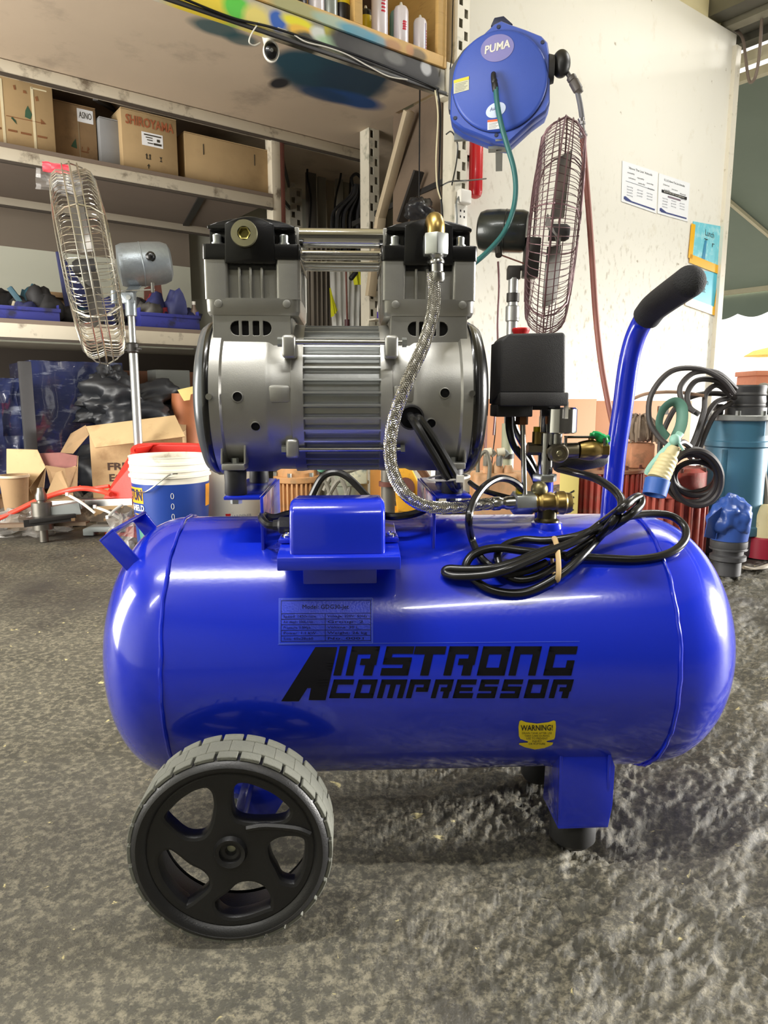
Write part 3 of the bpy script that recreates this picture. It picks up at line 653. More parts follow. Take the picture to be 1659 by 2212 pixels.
# ---- pressure switch
def sw(px0, py0, px1, py1, yl): a = C(px0, py0, yl); b = C(px1, py1, yl); return a.x, b.x, b.z, a.z
q = MB(); a = C(1086, 846, -.045); xa, xb = C(1083, 780, -.045).x, C(1222, 780, -.045).x; za = C(1100, 850, -.045).z; zb = C(1100, 722, -.045).z
pts = [(xa-.0005, za), (xb+.0012, za), (xb-.0008, zb-.001), (xb-.0022, zb+.002), (xa+.006, zb+.0005), (xa, zb-.005)]
q.prism(pts, 'y', -.045, -.005); q.build('pressure_switch', BLKM, co, bevel=.0022, seg=3)
q = MB(); q.extr([(xa-.0040, -.012, za-.010), (xa-.0005, -.044, za), (xa, -.044, zb-.005), (xa-.0035, -.012, zb-.007)], (.01, .0, 0)); q.build('switch_side_flange', BLKM, co, bevel=.0006)
q = MB(); z2_ = C(1100, 877, -.047).z; q.box(xa-.001, xb+.0035, -.048, -.004, z2_, za+.001); q.build('switch_skirt', BLKM, co, bevel=.0015)
q = MB(); c = C(1110, 900, -.03); q.box(xa-.002, xa+.033, -.038, -.006, c.z, z2_+.001); q.build('switch_base', BLKM, co, bevel=.001)
MB().box(xa+.03, xb+.001, -.03, .02, z2_-.004, z2_).build('switch_base', BLKM, co)
c = C(1125, 718, -.01); MB().lathe([(.0072, -.004), (.0074, .004), (.0086, .0062), (.0086, .0082), (.0078, .009)], (c.x, -.01, zb), (0, 0, 1), 24).build('switch_knob', RED, co)['label'] = 'red switch knob'
MB().box(xb+.0015, xb+.0045, -.045, -.04, z2_-.012, z2_+.004).build('switch_clip', WHITEP, co)
# ---- rubber mounts and blue saddles
def mount(px, pz0, yl):
    c = C(px, 1040, yl); MB().lathe([(.0095, 0), (.0105, .002), (.0100, .012), (.0105, .022), (.0095, .024)], (c.x, yl, .3485), (0, 0, 1), 24).build('rubber_mount', RUB, co)
    MB().box(c.x-.0105, c.x+.0105, yl-.012, yl+.014, .3725, .3785).build('motor_foot', CASTAL, co, bevel=.001)
    q = MB()
    for s in (-1, 1): q.extr([(c.x+s*.0095, yl-.010, .378), (c.x+s*.0095, yl+.02, .378), (c.x+s*.0095, yl+.02, .425), (c.x+s*.0095, yl+.0, .420)], (s*.002, 0, 0))
    q.build('foot_web', CASTAL, co, bevel=.0006)
    MB().cyl((c.x, yl, .3785), (c.x, yl, .383), .0035, n=6).build('nut', ZINC, co)
    MB().cyl((c.x, yl, .3405), (c.x, yl, .346), .0055, n=6).build('nut', ZINC, co)
mount(509, 0, -.052); mount(560, 0, .045); mount(977, 0, -.050); mount(960, 0, .045)
def saddle(xv, s):
    q = MB(); q.box(min(xv, xv+s*.033), max(xv, xv+s*.033), -.068, .085, .3458, .3488)
    q.extr([(xv, -.068, .3480), (xv, .085, .3480), (xv, .085, .285), (xv, -.068, .288)], (-s*.003, 0, 0)); q.build('motor_saddle', BLUE, co, bevel=.0008)
saddle(-.152, -1); saddle(.010, 1)
q = MB(); c = C(605, 1150, -.06); q.build if 0 else None
MB().lump((-.133, -.062, .298), (.013, .012, .007), 4, .8, 3, 16, 8).build('weld_bead', mat('blue_weld', (40, 50, 170), .25, .3, .3, 200, .4, 500), co)
# ---- capacitor box
q = MB(); prof = [(-.134, .306), (-.130, .332)]+[(-.1135+.0165*math.cos(math.radians(a)), .3360+.0165*math.sin(math.radians(a))) for a in range(165, 75, -15)]+[(-.070, .3500), (-.058, .345), (-.054, .312)]
q.prism(prof, 'x', -.1205, -.0400); q.build('capacitor_box', BLUE, co, bevel=.0042, seg=4)
q = MB(); prof = [(-.1385, .2960), (-.1385, .3070), (-.1300, .3095), (-.045, .3200), (-.045, .3020)]
q.prism(prof, 'x', -.1305, -.0275); q.build('capacitor_flange', BLUE, co, bevel=.0010)
MB().prism([(-.100, .2995), (-.097, .268), (-.06, .300), (-.05, .303)], 'x', -.112, -.046).build('box_bracket', BLUE, co, bevel=.001)
for px, py in ((620, 1154), (844, 1139)):
    c = C(px, py, -.095)
    MB().box(c.x-.0065, c.x+.0065, -.108, -.080, .3130, .3165).build('box_tab', BLUE, co, bevel=.0006)
    MB().lathe([(.0046, 0), (.0046, .0008), (.0032, .001), (.0032, .0025), (.0018, .0035), (.0010, .0022), (0, .0022)], (c.x, -.094, .3165), (0, -.35, 1), 18).build('screw', STEEL, co)
a = C(600, 1120, -.08)
q = MB(); q.lathe([(.0075, 0), (.0078, .010), (.0055, .012), (.0050, .016)], (-.1225, -.085, .3250), (-1, 0, 0), 8); q.build('cable_gland', BLKP, co)
q = MB(); q.tube([(-.134, -.085, .325), (-.143, -.085, .3255), (-.150, -.075, .330), (-.150, -.060, .330), (-.140, -.055, .327), (-.12, -.045, .33), (-.06, -.035, .330), (-.03, -.06, .328), (.00, -.05, .332), (.016, -.035, .345)], .0036, 8); q.build('capacitor_cable', CABLE, co)
# ---- handle
hx = [C(1318, 1110, .045), C(1330, 985, .045), C(1345, 880, .045), C(1357, 790, .045), C(1370, 735, .043), C(1388, 695, .034), C(1408, 668, .015)]
hx[0].z = .306
q = MB(); q.tube(hx, .0108, 20); q.build('handle', BLUE, co)
g = [C(1397, 684, .028), C(1413, 664, .012), C(1440, 643, -.02), C(1470, 622, -.055), C(1490, 608, -.080)]
q = MB(); G_ = catmull(g, 6); q.tube(G_, .0142, 24, sub=0)
dv = (G_[-1]-G_[-2]).normalized(); q.lathe([(.0142*math.cos(math.radians(a)), .008*math.sin(math.radians(a))) for a in range(0, 91, 15)], G_[-1], dv, 24, cap=False); q.build('handle_grip', FOAM, co)['label'] = 'black foam handle grip'
MB().lathe([(.0145, 0), (.0130, .006), (.0112, .008)], (hx[0].x, hx[0].y, .300), (0, 0, 1), 24).build('handle_weld', BLUE, co)
# ---- motor leads, cable tie, power cord
q = MB(); q.tube([C(884, 896, -.066), C(893, 908, -.080), C(915, 945, -.086), C(945, 995, -.086), C(968, 1035, -.078), C(985, 1060, -.055)], .0040, 10); q.build('motor_lead', CABLE, co)
q = MB(); q.tube([C(898, 900, -.066), C(908, 908, -.078), C(935, 945, -.084), C(962, 990, -.084), C(982, 1025, -.080), C(990, 1050, -.066)], .0040, 10); q.build('motor_lead', CABLE, co)
c = C(972, 1034, -.072); q = MB(); ra = []
for i in range(20):
    a = 2*math.pi*i/20; ra.append((c.x+.0195*math.cos(a), c.y+.010+.020*math.sin(a), c.z+.0015*math.cos(a)))
q.tube(ra, .0011, 6, True, 0, flat=1); q.box(c.x+.004, c.x+.011, c.y-.013, c.y-.008, c.z-.002, c.z+.004); q.build('cable_tie', WHITEP, co)
q = MB(); q.tube([C(1100, 895, -.01), C(1101, 930, -.01), C(1112, 965, -.008), C(1135, 995, -.004), C(1155, 1030, .0), C(1165, 1060, .0)], .0040, 10); q.build('switch_lead', CABLE, co)
q = MB(); q.tube([C(1106, 895, .0), C(1112, 925, .0), C(1130, 960, .002), C(1150, 1000, .004), C(1165, 1040, .006)], .0036, 10); q.build('switch_lead', CABLE, co)
q = MB(); q.tube([C(1015, 1042, .02), C(1035, 1056, .0), C(1065, 1066, -.01), C(1100, 1075, -.014), C(1130, 1080, -.012)], .0028, 8); q.build('switch_lead', CABLE, co)
def T_(px, py, lay=1): return tank_hit(px, py, .0042*lay)
cr = .0039
q = MB(); q.tube([C(1205, 1012, .010), C(1245, 1022, -.02), C(1290, 1035, -.05), C(1330, 1062, -.075), C(1343, 1090, -.095), C(1325, 1125, -.108), T_(1290, 1165, 3), T_(1250, 1208, 3), T_(1205, 1245, 2.4), T_(1150, 1275, 1.2), T_(1105, 1282, 1), T_(1055, 1272, 1), T_(1017, 1245, 1), T_(1006, 1222, 2.4), T_(1025, 1196, 3), T_(1070, 1184, 3), T_(1130, 1190, 3), T_(1200, 1198, 2), T_(1290, 1205, 1.2), T_(1380, 1208, 1), T_(1445, 1195, 1), T_(1478, 1168, 1.2), T_(1478, 1138, 2), T_(1450, 1115, 3.4), T_(1400, 1110, 4.4), T_(1340, 1120, 5), T_(1290, 1142, 5), T_(1240, 1160, 4.2), T_(1180, 1168, 2.6), T_(1130, 1166, 1.4), T_(1092, 1178, 1), T_(1075, 1200, 1), T_(1085, 1232, 1), T_(1115, 1252, 1), T_(1160, 1246, 1), T_(1205, 1220, 1)], cr, 12); q.build('power_cord', CABLE, co)
q = MB(); q.tube([C(1126, 1060, -.034), C(1120, 1048, -.038), C(1100, 1036, -.044), C(1075, 1034, -.052), C(1045, 1052, -.066), C(1022, 1085, -.084), C(1013, 1120, -.098), T_(1018, 1160, 3), T_(1034, 1198, 2), T_(1058, 1222, 1), T_(1090, 1240, 2), T_(1140, 1232, 2), T_(1180, 1215, 2)], cr*.9, 10); q.build('power_cord', CABLE, co)
q = MB(); q.tube([T_(1210, 1180, 4), T_(1160, 1195, 4), T_(1110, 1215, 4.2), T_(1060, 1228, 4), T_(1005, 1230, 2.6), T_(968, 1229, 1.6), T_(962, 1238, 1.2), T_(985, 1245, 2), T_(1040, 1243, 3.4), T_(1090, 1232, 5), T_(1140, 1212, 5), T_(1190, 1190, 5), T_(1250, 1165, 5.2), T_(1300, 1130, 5.5), C(1340, 1100, -.115), C(1368, 1078, -.105), C(1382, 1074, -.10), C(1382, 1092, -.105), C(1352, 1118, -.112), T_(1290, 1160, 3.4), T_(1220, 1205, 2.2)], cr, 12); q.build('power_cord', CABLE, co)
ctr = T_(1199, 1207, 2.6); q = MB(); up = Vector((0, ctr.y, ctr.z-TZ)).normalized(); tg = Vector((0, -up.z, up.y)); ra = [ctr+tg*(.0225*math.cos(2*math.pi*i/24))+up*(.0105*math.sin(2*math.pi*i/24))+Vector((.002*math.cos(2*math.pi*i/24)*-1, 0, 0)) for i in range(24)]
q.tube(ra, .0016, 8, True, 0, flat=1.6); q.build('rubber_band', mat('tan_rubber_band', (196, 166, 118), .6), co)
# ---- decals on the tank: every outline lies on the skin
def on_tank(v2, off=.0004): return tank_hit(v2[0], v2[1], off)
def decal(polys_px, name, m, off=.0004, cut=6.):
    bm = bmesh.new()
    for pl in polys_px: 
        bm.faces.new([bm.verts.new((p[0], p[1], 0)) for p in pl])
    ys = [v.co.y for v in bm.verts]; y = min(ys)+cut
    while y < max(ys):
        bmesh.ops.bisect_plane(bm, geom=bm.verts[:]+bm.edges[:]+bm.faces[:], plane_co=(0, y, 0), plane_no=(0, 1, 0)); y += cut
    bm.verts.ensure_lookup_table(); bm.verts.index_update(); vs = [on_tank(v.co, off) for v in bm.verts]; fs = [tuple(v.index for v in f.verts) for f in bm.faces]; bm.free()
    return obj_from(name, vs, fs, m, tank, smooth=80)
t = .27
GL = dict(C=[(0, 0, 1, t), (0, 0, t, 1), (0, 1-t, 1, 1)], O=[(0, 0, 1, t), (0, 0, t, 1), (0, 1-t, 1, 1), (1-t, 0, 1, 1)], S=[(0, 0, 1, t*.95), (0, 0, t, .6), (0, .38, 1, .62), (1-t, .4, 1, 1), (0, 1-t*.95, 1, 1)],
          T=[(0, 0, 1, t), (.36, 0, .36+t, 1)], E=[(0, 0, 1, t), (0, 0, t, 1), (0, 1-t, 1, 1), (0, .42, .9, .62)], I=[(0, 0, 1, 1)],
          R=[(0, 0, t, 1), (0, 0, 1, t), (1-t, 0, 1, .55), (.42, .42, 1, .64), (.62, .56, .62+t*1.2, 1)], P=[(0, 0, t, 1), (0, 0, 1, t), (1-t, 0, 1, .62), (.4, .42, 1, .66)],
          M=[(0, 0, t*.8, 1), (0, 0, 1, t), (.5-t*.4, 0, .5+t*.4, 1), (1-t*.8, 0, 1, 1)], n=[(0, 0, t, 1), (0, 0, 1, t), (1-t, 0, 1, 1)], G=[(0, 0, 1, t), (0, 0, t, 1), (0, 1-t, 1, 1), (1-t, .48, 1, 1)])
def glyph(ch, xtl, xtr, yt, yb, sh):
    out = []
    for a, b, c, d in GL[ch]:
        f = lambda u, v: (580+(xtl+(xtr-xtl)*u-sh*v)/2.37, 1250+(yt+(yb-yt)*v)/2.37)
        out.append([f(a, b), f(c, b), f(c, d), f(a, d)])
    return out
P_ = []
for ch, a, b in (('I', 365, 405), ('R', 428, 572), ('S', 605, 748), ('T', 752, 912), ('R', 928, 1076), ('O', 1100, 1242), ('n', 1262, 1400), ('G', 1440, 1584)): P_ += glyph(ch, a, b, 346, 496, 34)
for ch, a, b in (('C', 335, 440), ('O', 462, 560), ('M', 580, 712), ('P', 728, 832), ('R', 856, 950), ('E', 968, 1068), ('S', 1090, 1184), ('S', 1208, 1306), ('O', 1332, 1438), ('R', 1460, 1564)): P_ += glyph(ch, a, b, 516, 612, 26)
zz = lambda x, y: (580+x/2.37, 1250+y/2.37)
P_ += [[zz(240, 350), zz(335, 350), zz(155, 628), zz(65, 628)], [zz(262, 350), zz(352, 350), zz(292, 622), zz(205, 622)], [zz(195, 512), zz(310, 512), zz(298, 560), zz(160, 560)], [zz(300, 395), zz(340, 395), zz(318, 500), zz(235, 500), zz(240, 480), zz(290, 480)]]
decal(P_, 'tank_lettering', DINK)
# thin clear edge of the lettering film + name plate
CLR = mat('clear_plate', (30, 54, 192), .35, .1, .22, 120, .2, 600)
def frame(x0, y0, x1, y1, w=1.4): return [[(x0, y0), (x1, y0-1), (x1, y0-1+w), (x0, y0+w)], [(x0, y1), (x1, y1-2), (x1, y1-2+w), (x0, y1+w)], [(x0, y0), (x0+w, y0), (x0+w, y1), (x0, y1)], [(x1, y0), (x1+w, y0), (x1+w, y1), (x1, y1)]]
decal([[(603, 1294), (803, 1292), (804, 1387), (602, 1391)]], 'name_plate', CLR, .0003)
EDG = mat('film_edge', (70, 92, 200), .3)
decal(frame(602, 1292, 804, 1390, 1.6)+[[(600, 1391), (1252, 1385), (1252, 1386), (600, 1392.2)]], 'plate_edge', EDG, .0005)
ln = frame(607, 1297, 800, 1385, 1)+[[(607, 1325+i*12), (800, 1324+i*12), (800, 1325+i*12), (607, 1326+i*12)] for i in range(5)]+[[(702, 1326), (703, 1326), (703, 1384), (702, 1384)]]
decal(ln, 'plate_rules', DINK, .0006)
def tank_text(txt, size, cx, cy, name, m, parent=tank, off=.0008, align='CENTER', wmax=None, slope=0., bold=0.):
    vs, fs = text2d(txt, size, align, bold); sx = 1
    if wmax: sx = wmax/max(1e-6, max(v.x for v in vs)-min(v.x for v in vs))
    o = obj_from(name, [tank_hit(cx+v.x*sx, cy-v.y-slope*v.x*sx, off) for v in vs], fs, m, parent, smooth=0); return o
tank_text('Model: GDG30-Jet', 13, 703, 1311, 'plate_text', DINK, wmax=100)
rows = [('Speed: 1450r/min', 'Voltage: 220V  50Hz'), ('Air displ.: 200L/min', 'Group: 2'), ('Pressure: 0.8Mpa', 'Volume: 30 L'), ('Power: 1.1 kW', 'Weight: 26 kg'), ('Size: 60x28x60', 'No. 0001')]
for i, (a, b) in enumerate(rows):
    tank_text(a, 7.5, 612, 1331.5+i*12, 'plate_text', DINK, align='LEFT', wmax=70-6*(i % 3)); tank_text(b, 7.5, 707, 1331+i*12, 'plate_text', DINK, align='LEFT', wmax=86-9*(i % 3))
wl = decal([[(1122, 1558), (1126, 1556), (1136, 1560), (1160, 1563), (1185, 1560), (1196, 1556), (1200, 1558), (1201, 1570), (1199, 1592), (1197, 1597), (1180, 1601), (1182, 1603), (1195, 1604), (1193, 1609), (1176, 1616), (1155, 1619), (1133, 1614), (1121, 1608), (1122, 1605), (1140, 1604), (1141, 1602), (1124, 1596), (1121, 1590), (1120, 1570)]], 'warning_label', YEL, .0004, 5)
tank_text('WARNING!', 17, 1160, 1573, 'label_text', INK, wl, wmax=69, slope=.01, bold=.25)
for i, (tx, w_) in enumerate((('DRAIN TANK AFTER USE', 64), ('TAKE CARE DURING', 54), ('USE TO PREVENT', 46), ('INJURY', 20), ('OR RUPTURE', 36))): tank_text(tx, 6, 1160, 1584+i*5.8, 'label_text', INK, wl, wmax=w_)

# ================================================================== storage rack (front: overhead shelf; rear: three shelves)
def RT(name, label, cat, u, d, z, group=None, rz=0.): return Thing(name, label, cat, RP(u, d, z), RA+rz, group)
def paint_splash_mat(name, base, spots, rough=.6, along='X', bump=.15, bandwarp=.25):
    """base colour with soft patches of overspray or painted shadow; spots: (x, y, z, sx, sy, sz, rgb, strength) in object space"""
    m = mat(name, base, rough, 0, .07, 5, bump, 40, dirt=tuple(int(v*.72) for v in base), dscale=3.2, damt=.46, dsharp=.25)
    nt = m.node_tree; N = nt.nodes; L = nt.links; b = N['Principled BSDF']; out = b.inputs['Base Color'].links[0].from_socket
    tc = N.new('ShaderNodeTexCoord'); nz = N.new('ShaderNodeTexNoise'); nz.inputs['Scale'].default_value = 7; nz.inputs['Detail'].default_value = 4; L.new(tc.outputs['Object'], nz.inputs[0])
    for (x, y, z, sx, sy, sz, rgb, st) in spots:
        mp = N.new('ShaderNodeMapping'); mp.vector_type = 'TEXTURE'; mp.inputs['Location'].default_value = (x, y, z); mp.inputs['Scale'].default_value = (sx, sy, sz); L.new(tc.outputs['Object'], mp.inputs[0])
        ln = N.new('ShaderNodeVectorMath'); ln.operation = 'LENGTH'; L.new(mp.outputs[0], ln.inputs[0])
        ad = N.new('ShaderNodeMath'); ad.operation = 'MULTIPLY_ADD'; L.new(nz.outputs[0], ad.inputs[0]); ad.inputs[1].default_value = bandwarp*2; L.new(ln.outputs['Value'], ad.inputs[2])
        mr = N.new('ShaderNodeMapRange'); mr.inputs[1].default_value = 1.25+bandwarp; mr.inputs[2].default_value = .75+bandwarp; mr.inputs[3].default_value = 0; mr.inputs[4].default_value = st; L.new(ad.outputs[0], mr.inputs[0])
        mx = N.new('ShaderNodeMix'); mx.data_type = 'RGBA'; L.new(mr.outputs[0], mx.inputs[0]); L.new(out, mx.inputs[6]); mx.inputs[7].default_value = srgb(rgb); out = mx.outputs[2]
    L.new(out, b.inputs['Base Color']); return m
U0 = -1.2
rk = RT('storage_rack', 'tall grimy cream pallet rack with overhead shelf, left half of the picture', 'rack', U0, 2.21, 0)
def ub(q, u0, u1, d0, d1, z0, z1): q.box(u0-U0, u1-U0, d0-2.21, d1-2.21, z0, z1); return q
def perf_post(name, u0, u1, d, z1, m, th=.003, depth=.08, z0=0.):
    """an upright: a face full of slots (real holes) and a side web"""
    w = u1-u0; hw = w*.15; c1, c2 = w*.28, w*.72; q = MB()
    for a_, b_ in ((0, c1-hw), (c1+hw, c2-hw), (c2+hw, w)): ub(q, u0+a_, u0+b_, d, d+th, z0, z1)
    for cx, ph in ((c1, .05), (c2, .0895)):
        z = z0+ph-.016; zp = z0
        while z < z1:
            ub(q, u0+cx-hw, u0+cx+hw, d, d+th, zp, z); zp = z+.032; z += .079
        ub(q, u0+cx-hw, u0+cx+hw, d, d+th, zp, z1)
    q.build(name, m, rk, smooth=0)
    q = MB(); ub(q, u0, u0+.003, d+th, d+depth, z0, z1); ub(q, u0+.0035, u1-.0045, d+depth-.003, d+depth, z0, z1); q.build('upright_web', m, rk)
    MB().box(u1-.004-U0, u1-.001-U0, d+th-2.21, d+depth-2.21, z0, z1).build('upright_web', m, rk)
UPM = mat('upright_paint', (214, 208, 190), .5, .1, .08, 9, .1, 60, dirt=(150, 150, 132), dscale=12, damt=.44, dsharp=.14)
perf_post('upright', 2.014, 2.077, 2.215, 2.9, UPM, depth=.075)
perf_post('upright', 2.014, 2.072, 2.80, 2.6, UPM, depth=.07)
q = MB(); ub(q, 1.655, 1.70, 3.06, 3.12, 0, 1.62); q.build('upright', RACKW, rk, bevel=.002)
q = MB(); ub(q, 1.70, 1.722, 3.06, 3.12, 0, 1.62); q.build('upright', RUST, rk, bevel=.002)
perf_post('upright', 2.11, 2.19, 3.70, 1.62, UPM)
for (u0, d0, z0, u1, d1, z1) in ((1.71, 3.08, 1.36, 2.10, 3.69, 1.50), (1.71, 3.08, 1.58, 2.10, 3.69, 1.62), (2.02, 2.25, 1.31, 2.06, 3.0, 1.28)):
    MB().bar((u0-U0, d0-2.21, z0), (u1-U0, d1-2.21, z1), .012, .022).build('cross_brace', DARKM, rk)
# front painted beam
spots = []
def sp(px, py, sx, sz, rgb, st=1.): 
    p = RQ(px, py, 2.21); spots.append((p.x-U0, 0, p.z, sx, 1, sz, rgb, st))
for px in range(660, 700, 36): sp(px, 70, .06, .03, (60, 70, 50), .7)
sp(460, 0, .13, .05, (230, 205, 60)); sp(520, 10, .05, .04, (90, 200, 70)); sp(560, 40, .05, .05, (232, 215, 120)); sp(607, 38, .03, .03, (40, 95, 190)); sp(650, 42, .06, .02, (235, 225, 40)); sp(660, 62, .05, .018, (240, 190, 60)); sp(672, 85, .05, .03, (60, 62, 52)); sp(697, 68, .035, .022, (215, 220, 215)); sp(720, 60, .02, .03, (190, 180, 60))
sp(735, 92, .08, .02, (170, 205, 165)); sp(760, 80, .05, .03, (50, 46, 46)); sp(800, 105, .14, .05, (42, 40, 42)); sp(880, 130, .18, .05, (66, 64, 62)); sp(900, 150, .14, .04, (40, 38, 40)); sp(928, 142, .022, .022, (190, 192, 196)); sp(860, 120, .04, .02, (120, 120, 118), .8)
PB = paint_splash_mat('oversprayed_beam_paint', (196, 190, 170), spots, bandwarp=.55)
q = MB(); ub(q, U0, 1.985, 2.232, 2.28, 1.612, 1.692); q.build('front_beam', PB, rk, bevel=.004)
q = MB(); ub(q, U0, 1.985, 2.226, 2.236, 1.600, 1.612); q.build('beam_lip', mat('black_tape_edge', (34, 32, 32), .5), rk, bevel=.002)
q = MB(); ub(q, 1.972, 2.012, 2.226, 2.29, 1.60, 1.72); q.build('beam_connector', UPM, rk, bevel=.002)
spots = []
def spo(px, py, sx, sy, rgb, st=1.):
    r = ray(px, py); t = (1.655-CAMH)/r.z; p = EYE+r*t; u, d = .8*p.x+.6*p.y, -.6*p.x+.8*p.y; spots.append((u-U0, d-2.21, 1.655, sx, sy, 1, rgb, st))
spo(700, 155, .19, .18, (24, 60, 76)); spo(735, 185, .18, .12, (24, 60, 78)); spo(655, 160, .10, .10, (28, 64, 80), .85); spo(770, 170, .14, .15, (26, 54, 74)); spo(640, 135, .09, .09, (26, 66, 82)); spo(760, 215, .15, .06, (18, 66, 124)); spo(700, 205, .12, .05, (22, 58, 96), .9); spo(604, 180, .035, .05, (30, 30, 36)); spo(470, 62, .09, .05, (36, 74, 80), .9); spo(520, 85, .06, .04, (36, 74, 80), .8)  # the small near-black spot is a painted shadow; the rest is overspray
SB = paint_splash_mat('overspray_and_shadow_underside', (186, 168, 146), spots, .7, bandwarp=.18)
q = MB(); ub(q, U0, 2.01, 2.24, 3.9, 1.655, 1.675)
ub(q, 2.0105, 2.9, 2.60, 3.99, 1.655, 1.675); q.build('top_shelf_board', SB, rk)
def beam(nm, u0, u1, d, z0, z1, m=RACKW, th=.045):
    q = MB(); ub(q, u0, u1, d, d+th, z0, z1); q.build(nm, m, rk, bevel=.003)
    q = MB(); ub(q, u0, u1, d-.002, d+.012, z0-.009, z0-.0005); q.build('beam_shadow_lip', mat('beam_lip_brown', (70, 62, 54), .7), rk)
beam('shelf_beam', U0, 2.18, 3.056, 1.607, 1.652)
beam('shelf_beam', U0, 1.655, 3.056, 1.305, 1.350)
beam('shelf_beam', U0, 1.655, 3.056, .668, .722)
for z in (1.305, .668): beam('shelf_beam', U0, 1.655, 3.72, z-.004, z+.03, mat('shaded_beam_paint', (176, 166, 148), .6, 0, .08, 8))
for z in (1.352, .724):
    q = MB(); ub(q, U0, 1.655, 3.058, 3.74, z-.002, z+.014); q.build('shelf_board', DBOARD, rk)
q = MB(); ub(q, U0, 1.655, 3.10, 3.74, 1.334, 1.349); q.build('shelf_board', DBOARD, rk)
p = RQ(390, 450, 3.4)
MB().bar((1.34-U0, 3.10-2.21, 1.332), (1.50-U0, 3.72-2.21, 1.332), .03, .012).build('shelf_joist', DARKM, rk)
ga, gb = RQ(205, 206, 3.11), RQ(248, 232, 3.3); MB().bar((ga.x-U0, .90, ga.z), (gb.x-U0, 1.09, gb.z), .02, .035).build('corner_gusset', DARKM, rk)
MB().box(0, 2.9, 1.39, 1.40, 0, .66).build('under_shelf_shade_panel', mat('under_shelf_shade_brown', (62, 54, 46), .8, 0, .15, 6), rk)  # added dark sheet; its colour stands in for the gloom under the shelf
# brown end panel of the bay
q = MB(); ub(q, 2.03, 2.042, 2.32, 2.64, .4, 1.655); q.build('end_panel', mat('brown_hardboard', (108, 92, 76), .75, 0, .12, 4, .1, 40, dirt=(84, 72, 60), dscale=3, damt=.46, dsharp=.3), rk)
# grey card sheet between the boxes on the middle shelf
def card(name, px0, py0, px1, py1, d, depth, label, m, zb=None, group=None, tilt=0.):
    a = RQ(px0, py1, d); b = RQ(px1, py1, d); tz = RQ(px0, py0, d).z
    z = zb if zb is not None else a.z
    t = RT(name, label, 'box', a.x, d, z, group); w, h = b.x-a.x, tz-z
    q = MB(); q.box(0, w, 0, depth, 0, h-.004); q.build('carton', m, t, bevel=.003)
    for s0, s1 in ((0, depth*.49), (depth*.51, depth)): MB().box(.001, w-.001, s0, s1, h-.0035, h).build('flap', m, t)
    t.w_, t.h_ = w, h; return t
def prt(t, name, m, polys, y=-.0012):
    q = MB()
    for pl in polys: q.extr([(x*t.w_, y, z*t.h_) for x, z in pl], (0, .001, 0))
    return q.build(name, m, t, smooth=0)
def R4(x0, z0, x1, z1): return [(x0, z0), (x1, z0), (x1, z1), (x0, z1)]
GREENI = mat('green_print', (52, 84, 62), .8); BRNI = mat('brown_print', (126, 82, 48), .8); REDI = mat('rust_red_print', (160, 90, 56), .8); TAPE = mat('cream_strap', (214, 202, 168), .5); DKI = mat('dark_print', (62, 56, 44), .8)
ZS = 1.368
t = card('cardboard_box', -70, 130, 122, 330, 3.10, .40, 'big tan carton with two cream straps, far left of the middle shelf', CARD, ZS)
t.h_ = 1.600-ZS
prt(t, 'strap', TAPE, [R4(.40, 0, .43, 1)]); prt(t, 'strap', TAPE, [R4(.745, 0, .775, .98)]); prt(t, 'strap', TAPE, [R4(.75, .955, .93, .975)])
prt(t, 'pine_print', GREENI, [[(.66, .50), (.72, .48), (.745, .56), (.70, .68), (.67, .60)]]); prt(t, 'pine_print', GREENI, [[(.50, .44), (.55, .42), (.56, .36), (.52, .46)]])
prt(t, 'arrow_print', BRNI, [R4(.45, .455, .88, .465), [(.84, .44), (.90, .455), (.84, .52)], [(.56, .88), (.58, .88), (.575, .95), (.55, .94)], [(.66, .86), (.70, .86), (.69, .90), (.66, .90)], [(.80, .78), (.83, .79), (.82, .86), (.79, .84)], R4(.30, .235, .385, .265), R4(.46, .235, .56, .265), R4(.60, .23, .72, .26), R4(.79, .23, .90, .26)])
t = card('cardboard_box', 122, 215, 212, 340, 3.16, .34, 'dull brown carton with a white label, second on the middle shelf', CARDD, ZS)
prt(t, 'label_sticker', PAPER, [R4(.55, .72, .93, .94)]); q = MB(); text_on(q, 'ASNO', .035, (t.w_*.74, -.0025, t.h_*.83), (1, 0, 0), (0, 0, 1), wmax=t.w_*.30); q.build('label_text', DKI, t, smooth=0)
prt(t, 'box_tape', mat('buff_tape', (150, 132, 104), .4), [R4(.55, 0, .58, .72)]); prt(t, 'pine_print', GREENI, [[(.36, .28), (.50, .26), (.48, .42), (.42, .36)]]); prt(t, 'arrow_print', BRNI, [R4(.60, .22, .78, .24), [(.60, .22), (.64, .30), (.62, .31)], [(.74, .24), (.80, .29), (.76, .33)]])
t = card('cardboard_box', 268, 232, 386, 383, 3.09, .34, 'tan carton with rust-red lettering and a white label, mid shelf', CARD, ZS); t.h_ = 1.602-ZS
q = MB(); text_on(q, 'SHIROYAMA', .05, (t.w_*.50, -.0025, t.h_*.80), (1, 0, 0), (0, 0, 1), wmax=t.w_*.86, bold=.001); q.build('box_lettering', REDI, t, smooth=0)
prt(t, 'label_sticker', PAPER, [R4(.35, .44, .73, .66)]); prt(t, 'label_print', DKI, [R4(.39, .61, .70, .63), R4(.42, .57, .54, .585), R4(.44, .53, .54, .545), R4(.62, .53, .67, .575), R4(.45, .48, .55, .495), R4(.56, .47, .70, .505)], -.0022)
